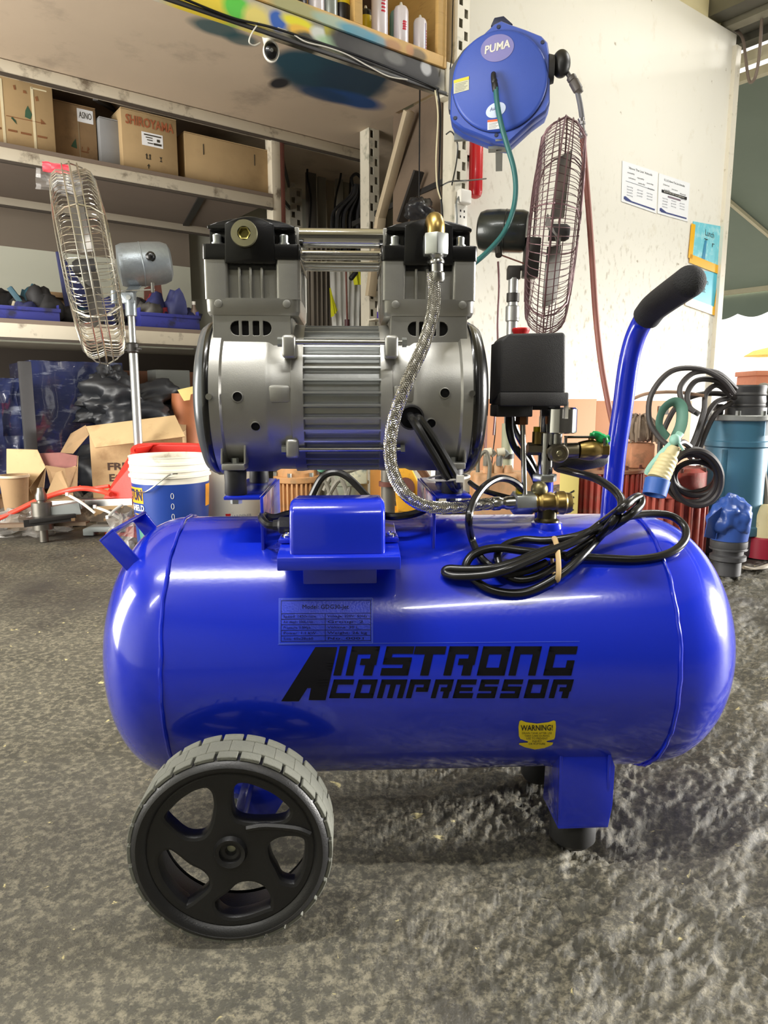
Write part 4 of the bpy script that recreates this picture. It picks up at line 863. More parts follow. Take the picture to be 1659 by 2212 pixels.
prt(t, 'arrow_print', DKI, [R4(.41, .22, .43, .29), R4(.47, .22, .49, .29), R4(.41, .215, .50, .225), [(.40, .28), (.44, .28), (.42, .31)], [(.46, .28), (.50, .28), (.48, .31)], R4(.66, .21, .70, .225), R4(.675, .22, .685, .26), [(.655, .29), (.705, .29), (.68, .25)], [(.42, .10), (.48, .10), (.45, .14)], R4(.44, .06, .455, .10)])
t = card('cardboard_box', 403, 284, 582, 412, 3.10, .38, 'long low plain tan carton, right end of the middle shelf', CARD, ZS)
prt(t, 'hand_slot', DKI, [R4(.205, .60, .215, .82)]); prt(t, 'hand_slot', DKI, [R4(.815, .60, .825, .84)])
t = card('grey_carton', 220, 252, 262, 362, 3.13, .25, 'pale grey plain carton between the labelled brown one and the lettered one', mat('pale_grey_card', (140, 141, 142), .8), ZS)
t = RT('black_bar', 'black bar leaning in the gap right of the lettered carton', 'bar', 1.33, 3.20, ZS)
MB().bar((-.01, 0, 0), (-.03, 0, .16), .018, .018).build('bar_shaft', DARKM, t); MB().box(-.02, .02, .03, .2, 0, .11).build('bar_block', HOLE, t)
# ---- plywood tray and cans on the overhead shelf
t = RT('plywood_crate', 'open plywood crate on the overhead shelf holding spray cans', 'crate', U0+.3, 2.225, 1.694)
spots = []
def spc(px, py, sx, sz, rgb, st=1.): p = RQ(px, py, 2.225); spots.append((p.x-U0-.3, 0, p.z-1.694, sx, 1, sz, rgb, st))
spc(640, 20, .10, .03, (150, 170, 130), .7); spc(720, 48, .08, .02, (165, 200, 190), .8); spc(775, 70, .08, .02, (80, 160, 190), .9); spc(815, 88, .05, .02, (90, 160, 190), .8); spc(850, 98, .04, .02, (180, 130, 90), .8); spc(903, 118, .04, .02, (90, 80, 66), .8); spc(885, 108, .02, .02, (200, 140, 90), .8)
LIP = paint_splash_mat('oversprayed_plywood', (222, 180, 108), spots, .6)
L0 = U0+.3
MB().box(0, 1.968-L0, 0, .018, 0, .040).build('front_board', LIP, t, bevel=.001)
MB().box(0, 1.968-L0, .018, .40, 0, .012).build('base_board', PLY, t)
MB().box(1.95-L0, 1.968-L0, .0, .40, .040, .42).build('end_board', PLY, t, bevel=.001); MB().box(1.925-L0, 1.9495-L0, .0, .018, .0405, .42).build('edge_batten', PLY, t, bevel=.001)
a = RQ(773, 60, 2.235); MB().box(a.x-.02-L0, a.x+.014-L0, .0, .018, .0405, .42).build('edge_batten', PLY, t, bevel=.001); MB().box(a.x-.014-L0, a.x+.004-L0, .0185, .40, .0125, .42).build('divider_board', PLY, t)
MB().box(0, 1.968-L0, .40, .41, 0, .42).build('back_board', mat('dark_crate_back', (70, 46, 36), .8), t)
CANW = mat('white_can_print', (226, 220, 228), .3, .1, .03, 20); REDP = mat('red_print', (200, 30, 60), .4)
def can(px, yb, label, r=.033, h=.205, m=CANW, d=2.30, mark='dots', top=True, nm='spray_can', grp='spray cans in the plywood crate'):
    p = RQ(px, yb, d); t = RT(nm, label, 'can', p.x, d, 1.707, grp, .0)
    MB().lathe([(r*.97, 0), (r, .003), (r, h*.86), (r*.93, h*.90)], n=28).build('can_body', m, t)
    if top:
        MB().lathe([(r*.93, h*.90), (r*.80, h*.94), (r*.45, h*.965), (r*.42, h*.97)], n=28).build('can_shoulder', m, t)
        MB().lathe([(r*.22, h*.968), (r*.22, h*1.02), (r*.16, h*1.035), (r*.16, h*1.05)], n=14).build('nozzle', WHITEP, t)
    q = MB()
    if mark == 'dots':
        for k in range(12):
            a = -1.9+.18*(k % 3)+.03*(k//3 % 2); z = h*(.45+.035*(k//3)*1.4); v = Vector((math.cos(a), math.sin(a), 0)); q.box(-.0028, .0028, 0, .0006, -.0035, .0035, Matrix.Translation(v*(r+.0004)+Vector((0, 0, z))) @ Matrix.Rotation(a+math.pi/2, 4, 'Z') @ Matrix.Rotation(.7, 4, 'Y'))
        q.build('printed_diamonds', REDP, t)
    elif mark == 'stripe':
        for a, w, mm in ((-1.35, .0022, 1),):
            v = Vector((math.cos(a), math.sin(a), 0)); q.box(-w, w, 0, .0006, h*.05, h*.82, Matrix.Translation(v*(r+.0003)) @ Matrix.Rotation(a+math.pi/2, 4, 'Z'))
        q.build('printed_stripe', mat('violet_print', (104, 92, 140), .4), t)
        q = MB()
        for k in range(9):
            a = -1.08; v = Vector((math.cos(a), math.sin(a), 0)); q.box(-.0025, .0025, 0, .0006, h*(.12+.065*k), h*(.15+.065*k), Matrix.Translation(v*(r+.0003)) @ Matrix.Rotation(a+math.pi/2, 4, 'Z'))
        q.build('printed_letters', REDP, t)
    elif mark == 'bands':
        MB().lathe([(r+.0006, h*.10), (r+.0006, h*.22)], n=28, cap=False).build('label_band', mat('cream_band', (214, 206, 190), .4), t); MB().lathe([(r+.0006, h*.5), (r+.0006, h*.8)], n=28, cap=False).build('label_band', YEL, t)
    return t
can(907, 108, 'white spray can with a violet stripe, rightmost in the crate', .0255, .150, d=2.262, mark='stripe')
can(866, 96, 'white spray can with red diamonds, second from the right in the crate', .0275, .165, d=2.262)
can(820, 75, 'tall white spray can with red diamonds right of the wooden divider', .030, .24, d=2.268)
can(856, 82, 'pale blue-topped can half hidden behind the white spray cans', .026, .19, mat('teal_can', (120, 168, 178), .3, .1), d=2.335, mark='')
can(790, 70, 'black can with cream bands just right of the divider post', .026, .16, mat('black_can', (36, 32, 34), .3, .1), d=2.35, mark='bands')
can(738, 30, 'black can with yellow band left of the divider post', .030, .19, mat('black_can', (36, 32, 34), .3, .1), d=2.285, mark='bands')
can(712, 24, 'plain grey can left of the yellow-banded can', .028, .19, mat('grey_can', (150, 158, 154), .3, .2), d=2.275, mark='')
can(683, 14, 'white spray can with red diamonds, third left of the divider post', .028, .19, d=2.275)
can(640, 0, 'black-lidded can at the left end of the visible crate', .036, .12, mat('black_can', (36, 32, 34), .3, .1), d=2.29, mark='')
# ---- camera and wires under the front beam
c = RQ(585, 112, 2.27); t = RT('security_camera', 'small white security camera with black face under the front beam', 'camera', c.x, 2.27, c.z)
q = MB(); q.lathe([(.0, -.012), (.022, -.010), (.027, .0), (.027, .008), (.024, .012)], (0, 0, 0), (-.35, -1, -.1), 28, cap=False); 
for v in q.v: v.z *= 1.25
q.build('camera_shell', WHITEP, t)
q = MB(); q.lathe([(0, .0135), (.018, .013), (.021, .011)], (0, 0, 0), (-.35, -1, -.1), 28, cap=False)
for v in q.v: v.z *= 1.2
q.build('camera_face', BLKG, t); MB().cyl(Vector((-.35, -1, -.1)).normalized()*.012, Vector((-.35, -1, -.1)).normalized()*.017, .006, n=16).build('camera_lens', CHROME, t)
MB().lathe([(.010, 0), (.014, .02), (.022, .055), (.024, 1.655-c.z-.0)], (0, .015, .0), (0, 0, 1), 20).build('camera_mount', WHITEP, t)
t = RT('white_wire', 'thin white wire sagging along the front beam beside the camera', 'wire', U0, 2.21, 0)
def rpts(t, l): return [t.r(px, py, d) for px, py, d in l]
q = MB(); q.tube(rpts(t, [(560, 48, 2.225), (545, 70, 2.225), (538, 90, 2.225), (548, 98, 2.24), (562, 92, 2.26)]), .0022, 6); q.build('wire_run', WHITEP, t)
q = MB(); q.tube(rpts(t, [(600, 60, 2.222), (630, 72, 2.222), (660, 90, 2.222), (710, 103, 2.222), (750, 118, 2.222), (800, 145, 2.222), (840, 165, 2.222), (880, 172, 2.222)]), .0022, 6); q.build('wire_run', WHITEP, t)
t = RT('black_wire_bundle', 'black wires taped under the front beam and down the rack post', 'wire', U0, 2.21, 0)
q = MB(); q.tube(rpts(t, [(380, -10, 2.222), (500, 38, 2.222), (590, 60, 2.222), (735, 107, 2.222), (850, 150, 2.222), (948, 192, 2.222)]), .004, 6); q.build('wire_run', CABLE, t)
q = MB(); q.tube(rpts(t, [(944, 192, 2.218), (951, 240, 2.218), (950, 330, 2.218), (948, 400, 2.218), (954, 440, 2.218), (957, 500, 2.218)]), .0045, 6); q.build('wire_run', CABLE, t)
q = MB(); q.tube(rpts(t, [(940, 195, 2.212), (946, 250, 2.212), (942, 340, 2.212), (944, 400, 2.212), (952, 430, 2.212)]), .003, 6); q.build('wire_run', mat('cream_cable', (206, 196, 160), .5), t)
q = MB(); q.tube(rpts(t, [(979, -10, 2.206), (977, 60, 2.206), (976, 120, 2.206), (972, 150, 2.206)]), .0025, 6); q.build('wire_run', CABLE, t)
q = MB(); q.tube(rpts(t, [(964, 290, 2.19), (976, 285, 2.19), (988, 310, 2.20), (986, 350, 2.206), (976, 400, 2.206)]), .003, 6); q.build('wire_run', CABLE, t)
q = MB(); q.tube(rpts(t, [(956, 400, 2.206), (975, 392, 2.206), (1010, 390, 2.21), (1050, 386, 2.30)]), .003, 6); q.build('wire_run', CABLE, t)
# ---- blue trays with oddments on the lower shelf
def tray(px0, px1, yt, yb, d, label):
    a, b = RQ(px0, yb, d), RQ(px1, yb, d); w = b.x-a.x; h = max(.04, RQ(px1, yt, d).z-.738); t = RT('storage_tray', label, 'tray', a.x, d, .7385)
    m = mat('blue_tray', (48, 52, 126), .45, 0, .15, 10, dirt=(40, 40, 70), dscale=12, damt=.45); D = .34
    MB().box(0, w, 0, D, 0, .004).build('tray_base', m, t)
    q = MB(); q.box(0, w, 0, .004, .004, h); q.build('tray_front', m, t, bevel=.001); MB().box(-.004, w+.004, -.006, .0, h-.014, h).build('tray_lip', m, t, bevel=.001)
    MB().box(0, w, D-.004, D, .004, h).build('tray_back', m, t); MB().box(0, .004, .004, D-.004, .004, h*1.3).build('tray_side', m, t); MB().box(w-.004, w, .004, D-.004, .004, h*1.3).build('tray_side', m, t)
    return a.x, w, h
OM = [mat('oddment_black', (30, 29, 30), .7), mat('oddment_grey', (96, 94, 90), .5, .4), mat('oddment_cream', (196, 186, 160), .6), mat('oddment_brown', (96, 70, 54), .7), mat('oddment_teal', (30, 70, 84), .6), mat('oddment_red', (130, 34, 44), .6), mat('oddment_navy', (40, 44, 86), .6)]
rnd = random.Random(5)
def oddments(u0, w, d0, z0, n, grp, label, big=1.):
    for i in range(n):
        u = u0+w*(i+.5)/n+rnd.uniform(-.02, .02); d = d0+rnd.uniform(.03, .24); h = rnd.uniform(.04, .12)*big; k = rnd.choice([0, 0, 0, 0, 1, 3, 0, 6, 4, 0, 5]); s = rnd.choice('lllbc')
        t = RT('machine_part', ['black', 'grey', 'cream', 'brown', 'teal', 'dark red', 'navy'][k]+{'l': ' rounded', 'b': ' bar-shaped', 'c': ' roller-shaped'}[s]+label, 'tool', u, d, z0, grp); q = MB()
        if s == 'l': q.lump((0, 0, h*.5), (rnd.uniform(.03, .06), .04, h*.6), i, .5, 1.4, 14, 8); q.build('lump_body', OM[k], t, smooth=80)
        elif s == 'b': q.bar((0, 0, 0), (rnd.uniform(-.08, .08), rnd.uniform(-.02, .05), h*.9), .012+.02*rnd.random(), .02); q.build('bar_body', OM[k], t, bevel=.002)
        else: q.cyl((-.04, 0, h*.3), (.04, .02, h*.5), .018+.012*rnd.random(), n=12); q.build('roller_body', OM[k], t)
a, w, h = tray(-60, 130, 668, 693, 3.09, 'bright blue tray of oddments at the left end of the lower shelf')
oddments(a, w, 3.10, .744, 24, 'oddments heaped in the left blue tray', ' part heaped in the left blue tray', 1.15)
a, w, h = tray(305, 432, 683, 712, 3.09, 'dark blue tray of oddments behind the left fan pole, lower shelf')
oddments(a, w, 3.10, .744, 20, 'oddments heaped in the right blue tray', ' part heaped in the right blue tray', 1.25)
a = RQ(132, 700, 3.1); b = RQ(300, 700, 3.1)
oddments(a.x+.02, b.x-a.x-.04, 3.12, .7385, 18, 'oddments lying between the two blue trays', ' part lying between the two blue trays', 1.1)
for i, px in enumerate((68, 76, 84, 93, 20, 32, 45)):
    p = RQ(px, 655, 3.16); t = RT('white_plug_fitting', 'small white plastic fitting standing in the left blue tray', 'fitting', p.x, 3.16+.02*(i % 2), .76, 'white fittings in the left blue tray')
    q = MB(); q.bar((0, 0, 0), (.018, 0, .055), .012, .010); q.build('fitting_body', OM[2], t, bevel=.002)
p = RQ(435, 660, 3.09); t = RT('aerosol_bottle', 'greyish slim bottle at the right end of the lower shelf', 'bottle', p.x-.015, 3.14, .7385)
MB().lathe([(.016, 0), (.016, .09), (.008, .105), (.008, .115)], n=18).build('bottle_body', mat('grey_bottle', (120, 104, 92), .5), t); MB().lathe([(.009, .115), (.009, .13)], n=14).build('bottle_cap', WHITEP, t)
p = RQ(100, 612, 3.3); t = RT('flat_carton', 'flat pale carton lying on top of the dark parts, lower shelf', 'box', p.x, 3.30, .86); MB().box(-.06, .07, 0, .1, 0, .022).build('carton', CARDD, t, bevel=.002)
MB().box(.03, .10, .03, .06, -.1195, -.0005).build('carton_leg', CARDD, t)
p = RQ(330, 600, 3.35); t = RT('rusty_bracket', 'rusty angled plate standing behind the left fan motor', 'bracket', p.x, 3.35, .7385); MB().extr([(-.05, 0, 0), (.06, 0, 0), (.035, 0, .24), (-.04, 0, .20)], (0, .01, 0)).build('bracket_plate', RUST, t); MB().box(-.05, .05, .01, .05, 0, .008).build('bracket_foot', RUST, t)
p = RQ(118, 590, 3.3); t = RT('dark_lever', 'dark pointed lever sticking up left of the left fan', 'lever', p.x+.03, 3.25, .7385); MB().extr([(0, 0, 0), (.10, 0, 0), (.11, 0, .10), (-.012, 0, .30), (-.03, 0, .30), (-.02, 0, .20)], (0, .015, 0)).build('lever_arm', OM[6], t, bevel=.003); MB().cyl((.05, -.004, .06), (.05, .0, .06), .012, n=16).build('lever_pivot', DARKM, t)
# pale lower part of the wall behind the shelf
MB_ = MB(); MB_.box(0, 3.0, 0, .02, 0, .46); o = MB_.build('pale_wall_sheet', mat('pale_wall_sheet', (206, 206, 188), .8, 0, .04, 3), None); o.location = RP(U0-.2, 3.93, .70); o.rotation_euler = (0, 0, RA); o['kind'] = 'structure'
MB_ = MB(); MB_.box(0, 3.0, 0, .02, 0, .50); o = MB_.build('brown_wall_sheet', mat('brown_wall_sheet', (128, 116, 102), .85, 0, .08, 3), None); o.location = RP(U0-.2, 3.93, 1.16); o.rotation_euler = (0, 0, RA); o['kind'] = 'structure'
# ---- boards, pipes and hanging things in the corner bay
def plank(px0, px1, ytop, ybot, d, m, label, grp=None, lean=0., name='wood_plank', th=.02, zb=None):
    a, b = RQ(px0, ytop, d), RQ(px1, ytop, d); z1 = a.z; z0 = 0 if zb is None else zb; w = max(.012, b.x-a.x)
    t = RT(name, label, 'board', a.x, d, z0, grp); q = MB(); q.extr([(0, 0, 0), (w, 0, 0), (w+lean, 0, z1-z0), (lean, 0, z1-z0)], (0, th, 0)); q.build('board_face', m, t, bevel=.002)
WD = [mat('weathered_plank', (160, 146, 124), .8, 0, .15, 10, .1, 60, stretch=(3, 3, .5)), mat('grey_plank', (134, 128, 114), .8, 0, .15, 10, stretch=(3, 3, .5)), mat('dark_plank', (84, 78, 70), .8, 0, .2, 10), mat('pale_plank', (186, 170, 142), .75, 0, .12, 10, stretch=(3, 3, .5))]
pls = [(662, 682, 300, 2), (684, 700, 300, 1), (706, 722, 300, 0), (724, 738, 300, 1), (742, 758, 300, 1), (762, 776, 300, 0), (780, 790, 290, 2), (793, 801, 285, 3), (805, 815, 280, 2), (818, 832, 270, 0), (836, 862, 260, 1)]
for i, (a, b, yt, k) in enumerate(pls):
    plank(a, b, yt, 0, 3.52+.03*(i % 3), WD[k], '%s %s upright board of the row stored in the corner bay, counted from the left' % (['first', 'second', 'third', 'fourth', 'fifth', 'sixth', 'seventh', 'eighth', 'ninth', 'tenth', 'eleventh'][i], ['weathered', 'grey', 'dark', 'pale'][k]), 'upright boards in the corner bay', lean=.01*(i % 2))
t = RT('leaning_batten', 'pale wooden batten leaning diagonally in front of the brown end panel', 'batten', 2.0, 2.9, 0)
MB().bar(t.r(884, 240, 2.46), t.r(822, 470, 2.72), .045, .025, (0, 1, 0)).build('batten_upper', WD[3], t, bevel=.002); MB().bar(t.r(822, 470, 2.72), t.r(800, 640, 2.78), .045, .025, (0, 1, 0)).build('batten_lower', WD[3], t, bevel=.002)
t = RT('black_strip', 'dark grey strip leaning behind the pale diagonal batten', 'strip', 2.0, 3.0, 0)
MB().bar(t.r(905, 370, 2.40), t.r(868, 480, 2.52), .05, .012, (0, 1, 0)).build('strip_face', DARKM, t)
# coiled black cables hanging
t = RT('hanging_cable_bundle', 'black cables bunched and hanging from a loop in the corner bay', 'cable', *RQ(770, 400, 3.2)[:2], RQ(770, 400, 3.2).z)
rr = random.Random(3); q = MB()
q.tube([(-.02, 0, -.01), (-.03, 0, .03), (0, 0, .055), (.03, 0, .035), (.03, 0, -.01)], .008, 8); q.build('hanging_loop', CABLE, t)
for i in range(34):
    s = -1+2*i/33; q = MB(); e = .15*s+rr.uniform(-.01, .01); y = rr.uniform(-.03, .03)
    q.tube([(.012*s, y*.3, 0), (.05*s+.01, y, -.06), (e*.9, y, -.15), (e, y, -.25), (e+.01*rr.uniform(-1, 1), y, -.34-.03*rr.random())], .0075, 6, sub=4); q.build('cable_strand', mat('dusty_cable', (46, 46, 48), .6), t)
for (a, b, px1, px2, yy, d) in ((0, 0, 738, 725, 330, 3.45), (0, 0, 666, 672, 330, 3.5), (0, 0, 760, 755, 330, 3.48)):
    t = RT('hanging_wire', 'thin dark wire hanging against the boards in the corner bay', 'wire', 2, d, 0, 'thin wires in the corner bay'); q = MB(); q.tube([t.r(px1, 335, d-.02), t.r(px1-2, 380, d-.02), t.r(px2, 430, d-.02), t.r(px2-4, 500, d-.02)], .006, 6); q.build('wire_run', CABLE, t)
# seen between the cylinder heads
t = RT('grey_curtain', 'dark grey-brown hanging sheet seen between the two cylinder heads', 'sheet', *RQ(690, 600, 3.3)[:2], 0)
pts = []; w0, w1 = t.r(668, 640, 3.3).x, t.r(716, 640, 3.3).x
for i in range(25): pts.append((w0+(w1-w0)*i/24, .012*math.sin(i*1.3)))
q = MB(); q.extr([(x, y, .60) for x, y in pts]+[(x, y+.006, .60) for x, y in reversed(pts)], (0, 0, .62)); q.build('sheet_folds', mat('greybrown_sheet', (104, 96, 84), .8, 0, .12, 8), t)
t = RT('white_yellow_vest', 'white cloth with yellow panels hanging between the two cylinder heads', 'cloth', *RQ(745, 600, 3.2)[:2], 0)
def drape(t, name, pxs, m, d, off=0., seed=0):
    q = MB(); n = len(pxs); cols = []
    rows = 10; vs = []; fs = []
    L0_, R0_ = pxs[0], pxs[1]
    for j in range(rows+1):
        f = j/rows; xl = np.interp(f, *L0_[1:]) if 0 else L0_[0]+(L0_[2]-L0_[0])*f; xr = R0_[0]+(R0_[2]-R0_[0])*f; yl = L0_[1]+(L0_[3]-L0_[1])*f; yr = R0_[1]+(R0_[3]-R0_[1])*f
        for i in range(13):
            g = i/12; p = t.r(xl+(xr-xl)*g, yl+(yr-yl)*g, d); p.y += off+.010*math.sin(g*15+seed+f*1.5)*(.3+f*.7); vs.append(p)
    for j in range(rows):
        for i in range(12): fs.append((j*13+i, j*13+i+1, (j+1)*13+i+1, (j+1)*13+i))
    b = len(vs); vs += [v+Vector((0, .004, 0)) for v in vs]; fs += [tuple(b+k for k in reversed(f)) for f in fs]
    q.add(vs, fs); q.build(name, m, t, smooth=80)
VW = mat('white_cloth', (222, 222, 216), .85, 0, .04, 8); VY = mat('yellow_cloth', (214, 214, 30), .8, 0, .06, 8)
drape(t, 'cloth_panel', [(713, 570, 720, 708), (745, 570, 748, 708)], VW, 3.2, 0, 1); drape(t, 'cloth_panel', [(750, 570, 748, 708), (778, 570, 776, 712)], VW, 3.2, 0, 2.2)
drape(t, 'yellow_panel', [(713, 622, 718, 685), (714, 622, 728, 672)], VY, 3.16, 0, 0); drape(t, 'yellow_panel', [(758, 570, 768, 615), (784, 570, 782, 615)], VY, 3.15, 0, 0)
t = RT('long_screwdriver', 'dark long thin rod with brown handle hanging before the white cloth', 'rod', *RQ(748, 600, 3.1)[:2], 0)
MB().cyl(t.r(747, 565, 3.1), t.r(750, 692, 3.1), .005, n=10).build('rod_shaft', RUST, t); MB().lathe([(.012, 0), (.013, .01), (.013, .05)], t.r(750, 712, 3.1), (0, 0, 1), 14).build('rod_handle', mat('maroon_handle', (70, 34, 38), .5), t)
t = RT('torch', 'small black torch-like nozzle pointing down between the cylinder heads', 'torch', *RQ(765, 590, 2.95)[:2], 0)
MB().lathe([(.010, 0), (.012, .005), (.012, .05), (.008, .055)], t.r(757, 603, 2.95), t.r(782, 572, 2.95)-t.r(757, 603, 2.95), 18).build('torch_barrel', BLKP, t); MB().cyl(t.r(775, 580, 2.96), t.r(800, 555, 2.96), .006, n=10).build('torch_handle', CABLE, t)
for i, (px, r, k) in enumerate(((788, .012, 0), (796, .009, 1))):
    t = RT('white_pipe', ['thicker', 'thinner'][i]+' off-white pipe standing between the cylinder heads', 'pipe', *RQ(px, 640, 3.15)[:2], 0); p0 = t.r(px, 640, 3.15); MB().cyl((p0.x, p0.y, 0), (p0.x, p0.y, 1.25), r*1.3, n=14).build('pipe_run', mat('offwhite_pipe', (196, 192, 174), .5, 0, .1, 12, dirt=(130, 126, 110), dscale=14, damt=.45), t); MB().cyl((p0.x, p0.y, .92), (p0.x, p0.y, .96), r*1.7, n=14).build('pipe_coupler', WHITEP, t)
t = RT('purple_capped_bottle', 'white bottle with a purple label beside the rack post, behind the right head', 'bottle', *RQ(822, 650, 2.6)[:2], RQ(822, 690, 2.6).z); 
MB().lathe([(.016, 0), (.016, .05), (.014, .06), (.009, .075), (.009, .09)], n=18).build('bottle_body', WHITEP, t); MB().lathe([(.0165, .0), (.0165, .032)], n=18, cap=False).build('bottle_label', mat('purple_label', (72, 50, 140), .5), t)
t.e.location.z = .0
t.e.location.z = RQ(822, 690, 2.6).z
o = RT('wall_bracket_shelf', 'tiny steel shelf under the purple-labelled bottle', 'shelf', *RQ(822, 690, 2.6)[:2], RQ(822, 690, 2.6).z-.0065); MB().box(-.05, .05, -.03, .04, 0, .006).build('shelf_plate', UPM, o); MB().box(-.05, -.044, .02, .04, -RQ(822, 690, 2.6).z+.01, 0).build('shelf_post', UPM, o); 
# clutter visible above the motor, in front of the end panel
t = RT('black_plastic_bag', 'dark crumpled plastic bag in front of the brown end panel above the right head', 'bag', 1.85, 2.33, .0)
c = t.r(905, 455, 2.33); MB().lump(c, (.07, .05, .05), 6, .35, 1.6, 40, 24).build('bag_body', mat('black_bag', (40, 40, 42), .3, 0, .2, 10, .6, 30), t, smooth=80); MB().cyl((c.x, c.y, 1.654), c+Vector((0, 0, .03)), .003, n=8).build('bag_string', CABLE, t)

# ================================================================== things on the wall and the rack post
# ---- hose reel
RD = 2.02
rc = RQ(1083, 190, RD)
hr_ = RT('hose_reel', 'blue wall-mounted air hose reel with oval badge, upper right of the rack post', 'hose reel', rc.x, RD, rc.z)
# the case faces the photographer: build it in a frame turned away from the wall
fwd = (EYE-W(1083, 190, 2.62)); yaw_r = math.radians(-9)
hr_.e.location = W(1083, 190, 2.50); hr_.e.rotation_euler = (0, 0, yaw_r); hr_.M = Matrix.Translation(W(1083, 190, 2.50)) @ Matrix.Rotation(yaw_r, 4, 'Z'); hr_.I = hr_.M.inverted()
RBL = mat('reel_blue_plastic', (58, 86, 180), .42, 0, .06, 10, .1, 300); RBD = mat('reel_dark_side', (38, 44, 70), .5, 0, .1, 20)
def hp_(l, y=0.):            # picture points -> reel-local plane at depth y
    out = []
    for px, py in l:
        r = ray(px, py); o = hr_.I @ EYE; d = (hr_.I.to_3x3() @ r); s = (y-o.y)/d.y; out.append(o+d*s)
    return out
outl = [(1068, 50), (1083, 43), (1100, 50), (1135, 62), (1170, 76), (1183, 90), (1188, 120), (1188, 220), (1180, 240), (1150, 262), (1098, 310), (1070, 306), (1000, 278), (978, 262), (972, 250), (974, 195), (985, 140), (1010, 108), (1045, 72)]
front = hp_(outl)
ctr_ = sum(front, Vector())/len(front)
q = MB(); n = len(front); ringv = []
for sc_, y in ((.97, 0), (1.0, .008), (1.0, .045), (.985, .05), (1.0, .055), (1.0, .10), (.96, .125)):
    ringv += [Vector((ctr_.x+(p.x-ctr_.x)*sc_, y, ctr_.z+(p.z-ctr_.z)*sc_)) for p in front]
fs = [(i*n+j, i*n+(j+1) % n, (i+1)*n+(j+1) % n, (i+1)*n+j) for i in range(6) for j in range(n)]+[tuple(range(n)), tuple(6*n+j for j in range(n))]
q.add(ringv, fs); q.build('reel_case', RBL, hr_, smooth=35, bevel=0)
a, b = hp_([(1083, 290), (1083, 60)]); cc = hp_([(1083, 178)])[0]; rr_ = abs(hp_([(1183, 178)])[0].x-hp_([(978, 178)])[0].x)/2
cc = hp_([(1079, 178)])[0]
MB().lathe([(rr_*1.0, 0), (rr_*1.0, .010), (rr_*.98, .014), (rr_*.94, .016), (0, .016)], (cc.x, .002, cc.z), (0, -1, 0), 72, cap=False).build('reel_cover', RBL, hr_, smooth=40)
q = MB(); q.lathe([(rr_*.988, 0), (rr_*.995, -.003), (rr_*1.005, -.003), (rr_*1.01, 0)], (cc.x, -.0005, cc.z), (0, 1, 0), 72, cap=False); q.build('cover_groove', RBD, hr_)
def ell(cx, cz, a, b, rot, n=36): return [(cx+a*math.cos(t)*math.cos(rot)-b*math.sin(t)*math.sin(rot), cz+a*math.cos(t)*math.sin(rot)+b*math.sin(t)*math.cos(rot)) for t in [2*math.pi*i/n for i in range(n)]]
YF = -.0146
def pxv(px, py): return hp_([(px, py)], YF)[0]
c = pxv(1074, 104); w_ = abs(pxv(1110, 104).x-pxv(1038, 104).x)/2
q = MB(); q.prism(ell(c.x, c.z, w_, w_*.76, .12), 'y', YF, YF-.001); bd = q.build('oval_badge', mat('badge_violet', (128, 124, 186), .4), hr_, smooth=0)
q = MB(); text_on(q, 'PUMA', w_*.62, (c.x, YF-.0022, c.z+.002), Vector((.98, 0, .19)), Vector((.06, 0, 1)), wmax=w_*1.55, bold=.0010); q.build('badge_text', WHITEP, bd, smooth=0)
c = pxv(1071, 238); q = MB(); q.prism(ell(c.x, c.z, w_*.62, w_*.42, .35), 'y', YF, YF-.001); bd = q.build('silver_badge', mat('silver_badge', (170, 180, 200), .25, .6), hr_, smooth=0)
q = MB(); text_on(q, 'Auto', w_*.3, (c.x-.004, YF-.002, c.z+.006), Vector((.93, 0, .30)), Vector((0, 0, 1)), wmax=w_*.6); q.build('badge_text', mat('badge_blue', (60, 70, 120), .4), bd, smooth=0)
def sticker(px0, py0, px1, py1, dy, m, top=None, nm='sticker'):
    A, B, C2, D2 = pxv(px0, py0), pxv(px1, py0-dy), pxv(px1, py1-dy), pxv(px0, py1); q = MB(); q.extr([A, B, C2, D2], (0, -.0008, 0)); o = q.build(nm, m, hr_, smooth=0)
    if top:
        q = MB(); o2 = Vector((0, -.0012, 0)); q.extr([A+o2, B+o2, B.lerp(C2, .22)+o2, A.lerp(D2, .22)+o2], (0, -.0004, 0)); q.build('sticker_band', top, o, smooth=0)
        q = MB()
        for k in range(6):
            f0, f1 = .32+.11*k, .36+.11*k; l0, l1, r0, r1 = A.lerp(D2, f0), A.lerp(D2, f1), B.lerp(C2, f0), B.lerp(C2, f1); q.extr([l0.lerp(r0, .1)+o2, l0.lerp(r0, .9-.1*(k % 3))+o2, l1.lerp(r1, .9-.1*(k % 3))+o2, l1.lerp(r1, .1)+o2], (0, -.0002, 0))
        q.build('sticker_print', mat('grey_print', (150, 150, 140), .6), o, smooth=0)
sticker(980, 174, 1013, 203, 9, mat('pale_sticker', (206, 206, 180), .5), YEL); sticker(1053, 260, 1079, 281, 3, PAPER, mat('orange_band', (236, 110, 60), .5))
for px, py in ((1077, 58), (1172, 91), (1168, 213), (983, 255), (1072, 292)):
    c = hp_([(px, py)], -.001)[0]; MB().lathe([(0, .002), (.0055, .002), (.0065, 0)], c, (0, -1, 0), 14, cap=False).build('case_screw', RBD, hr_)
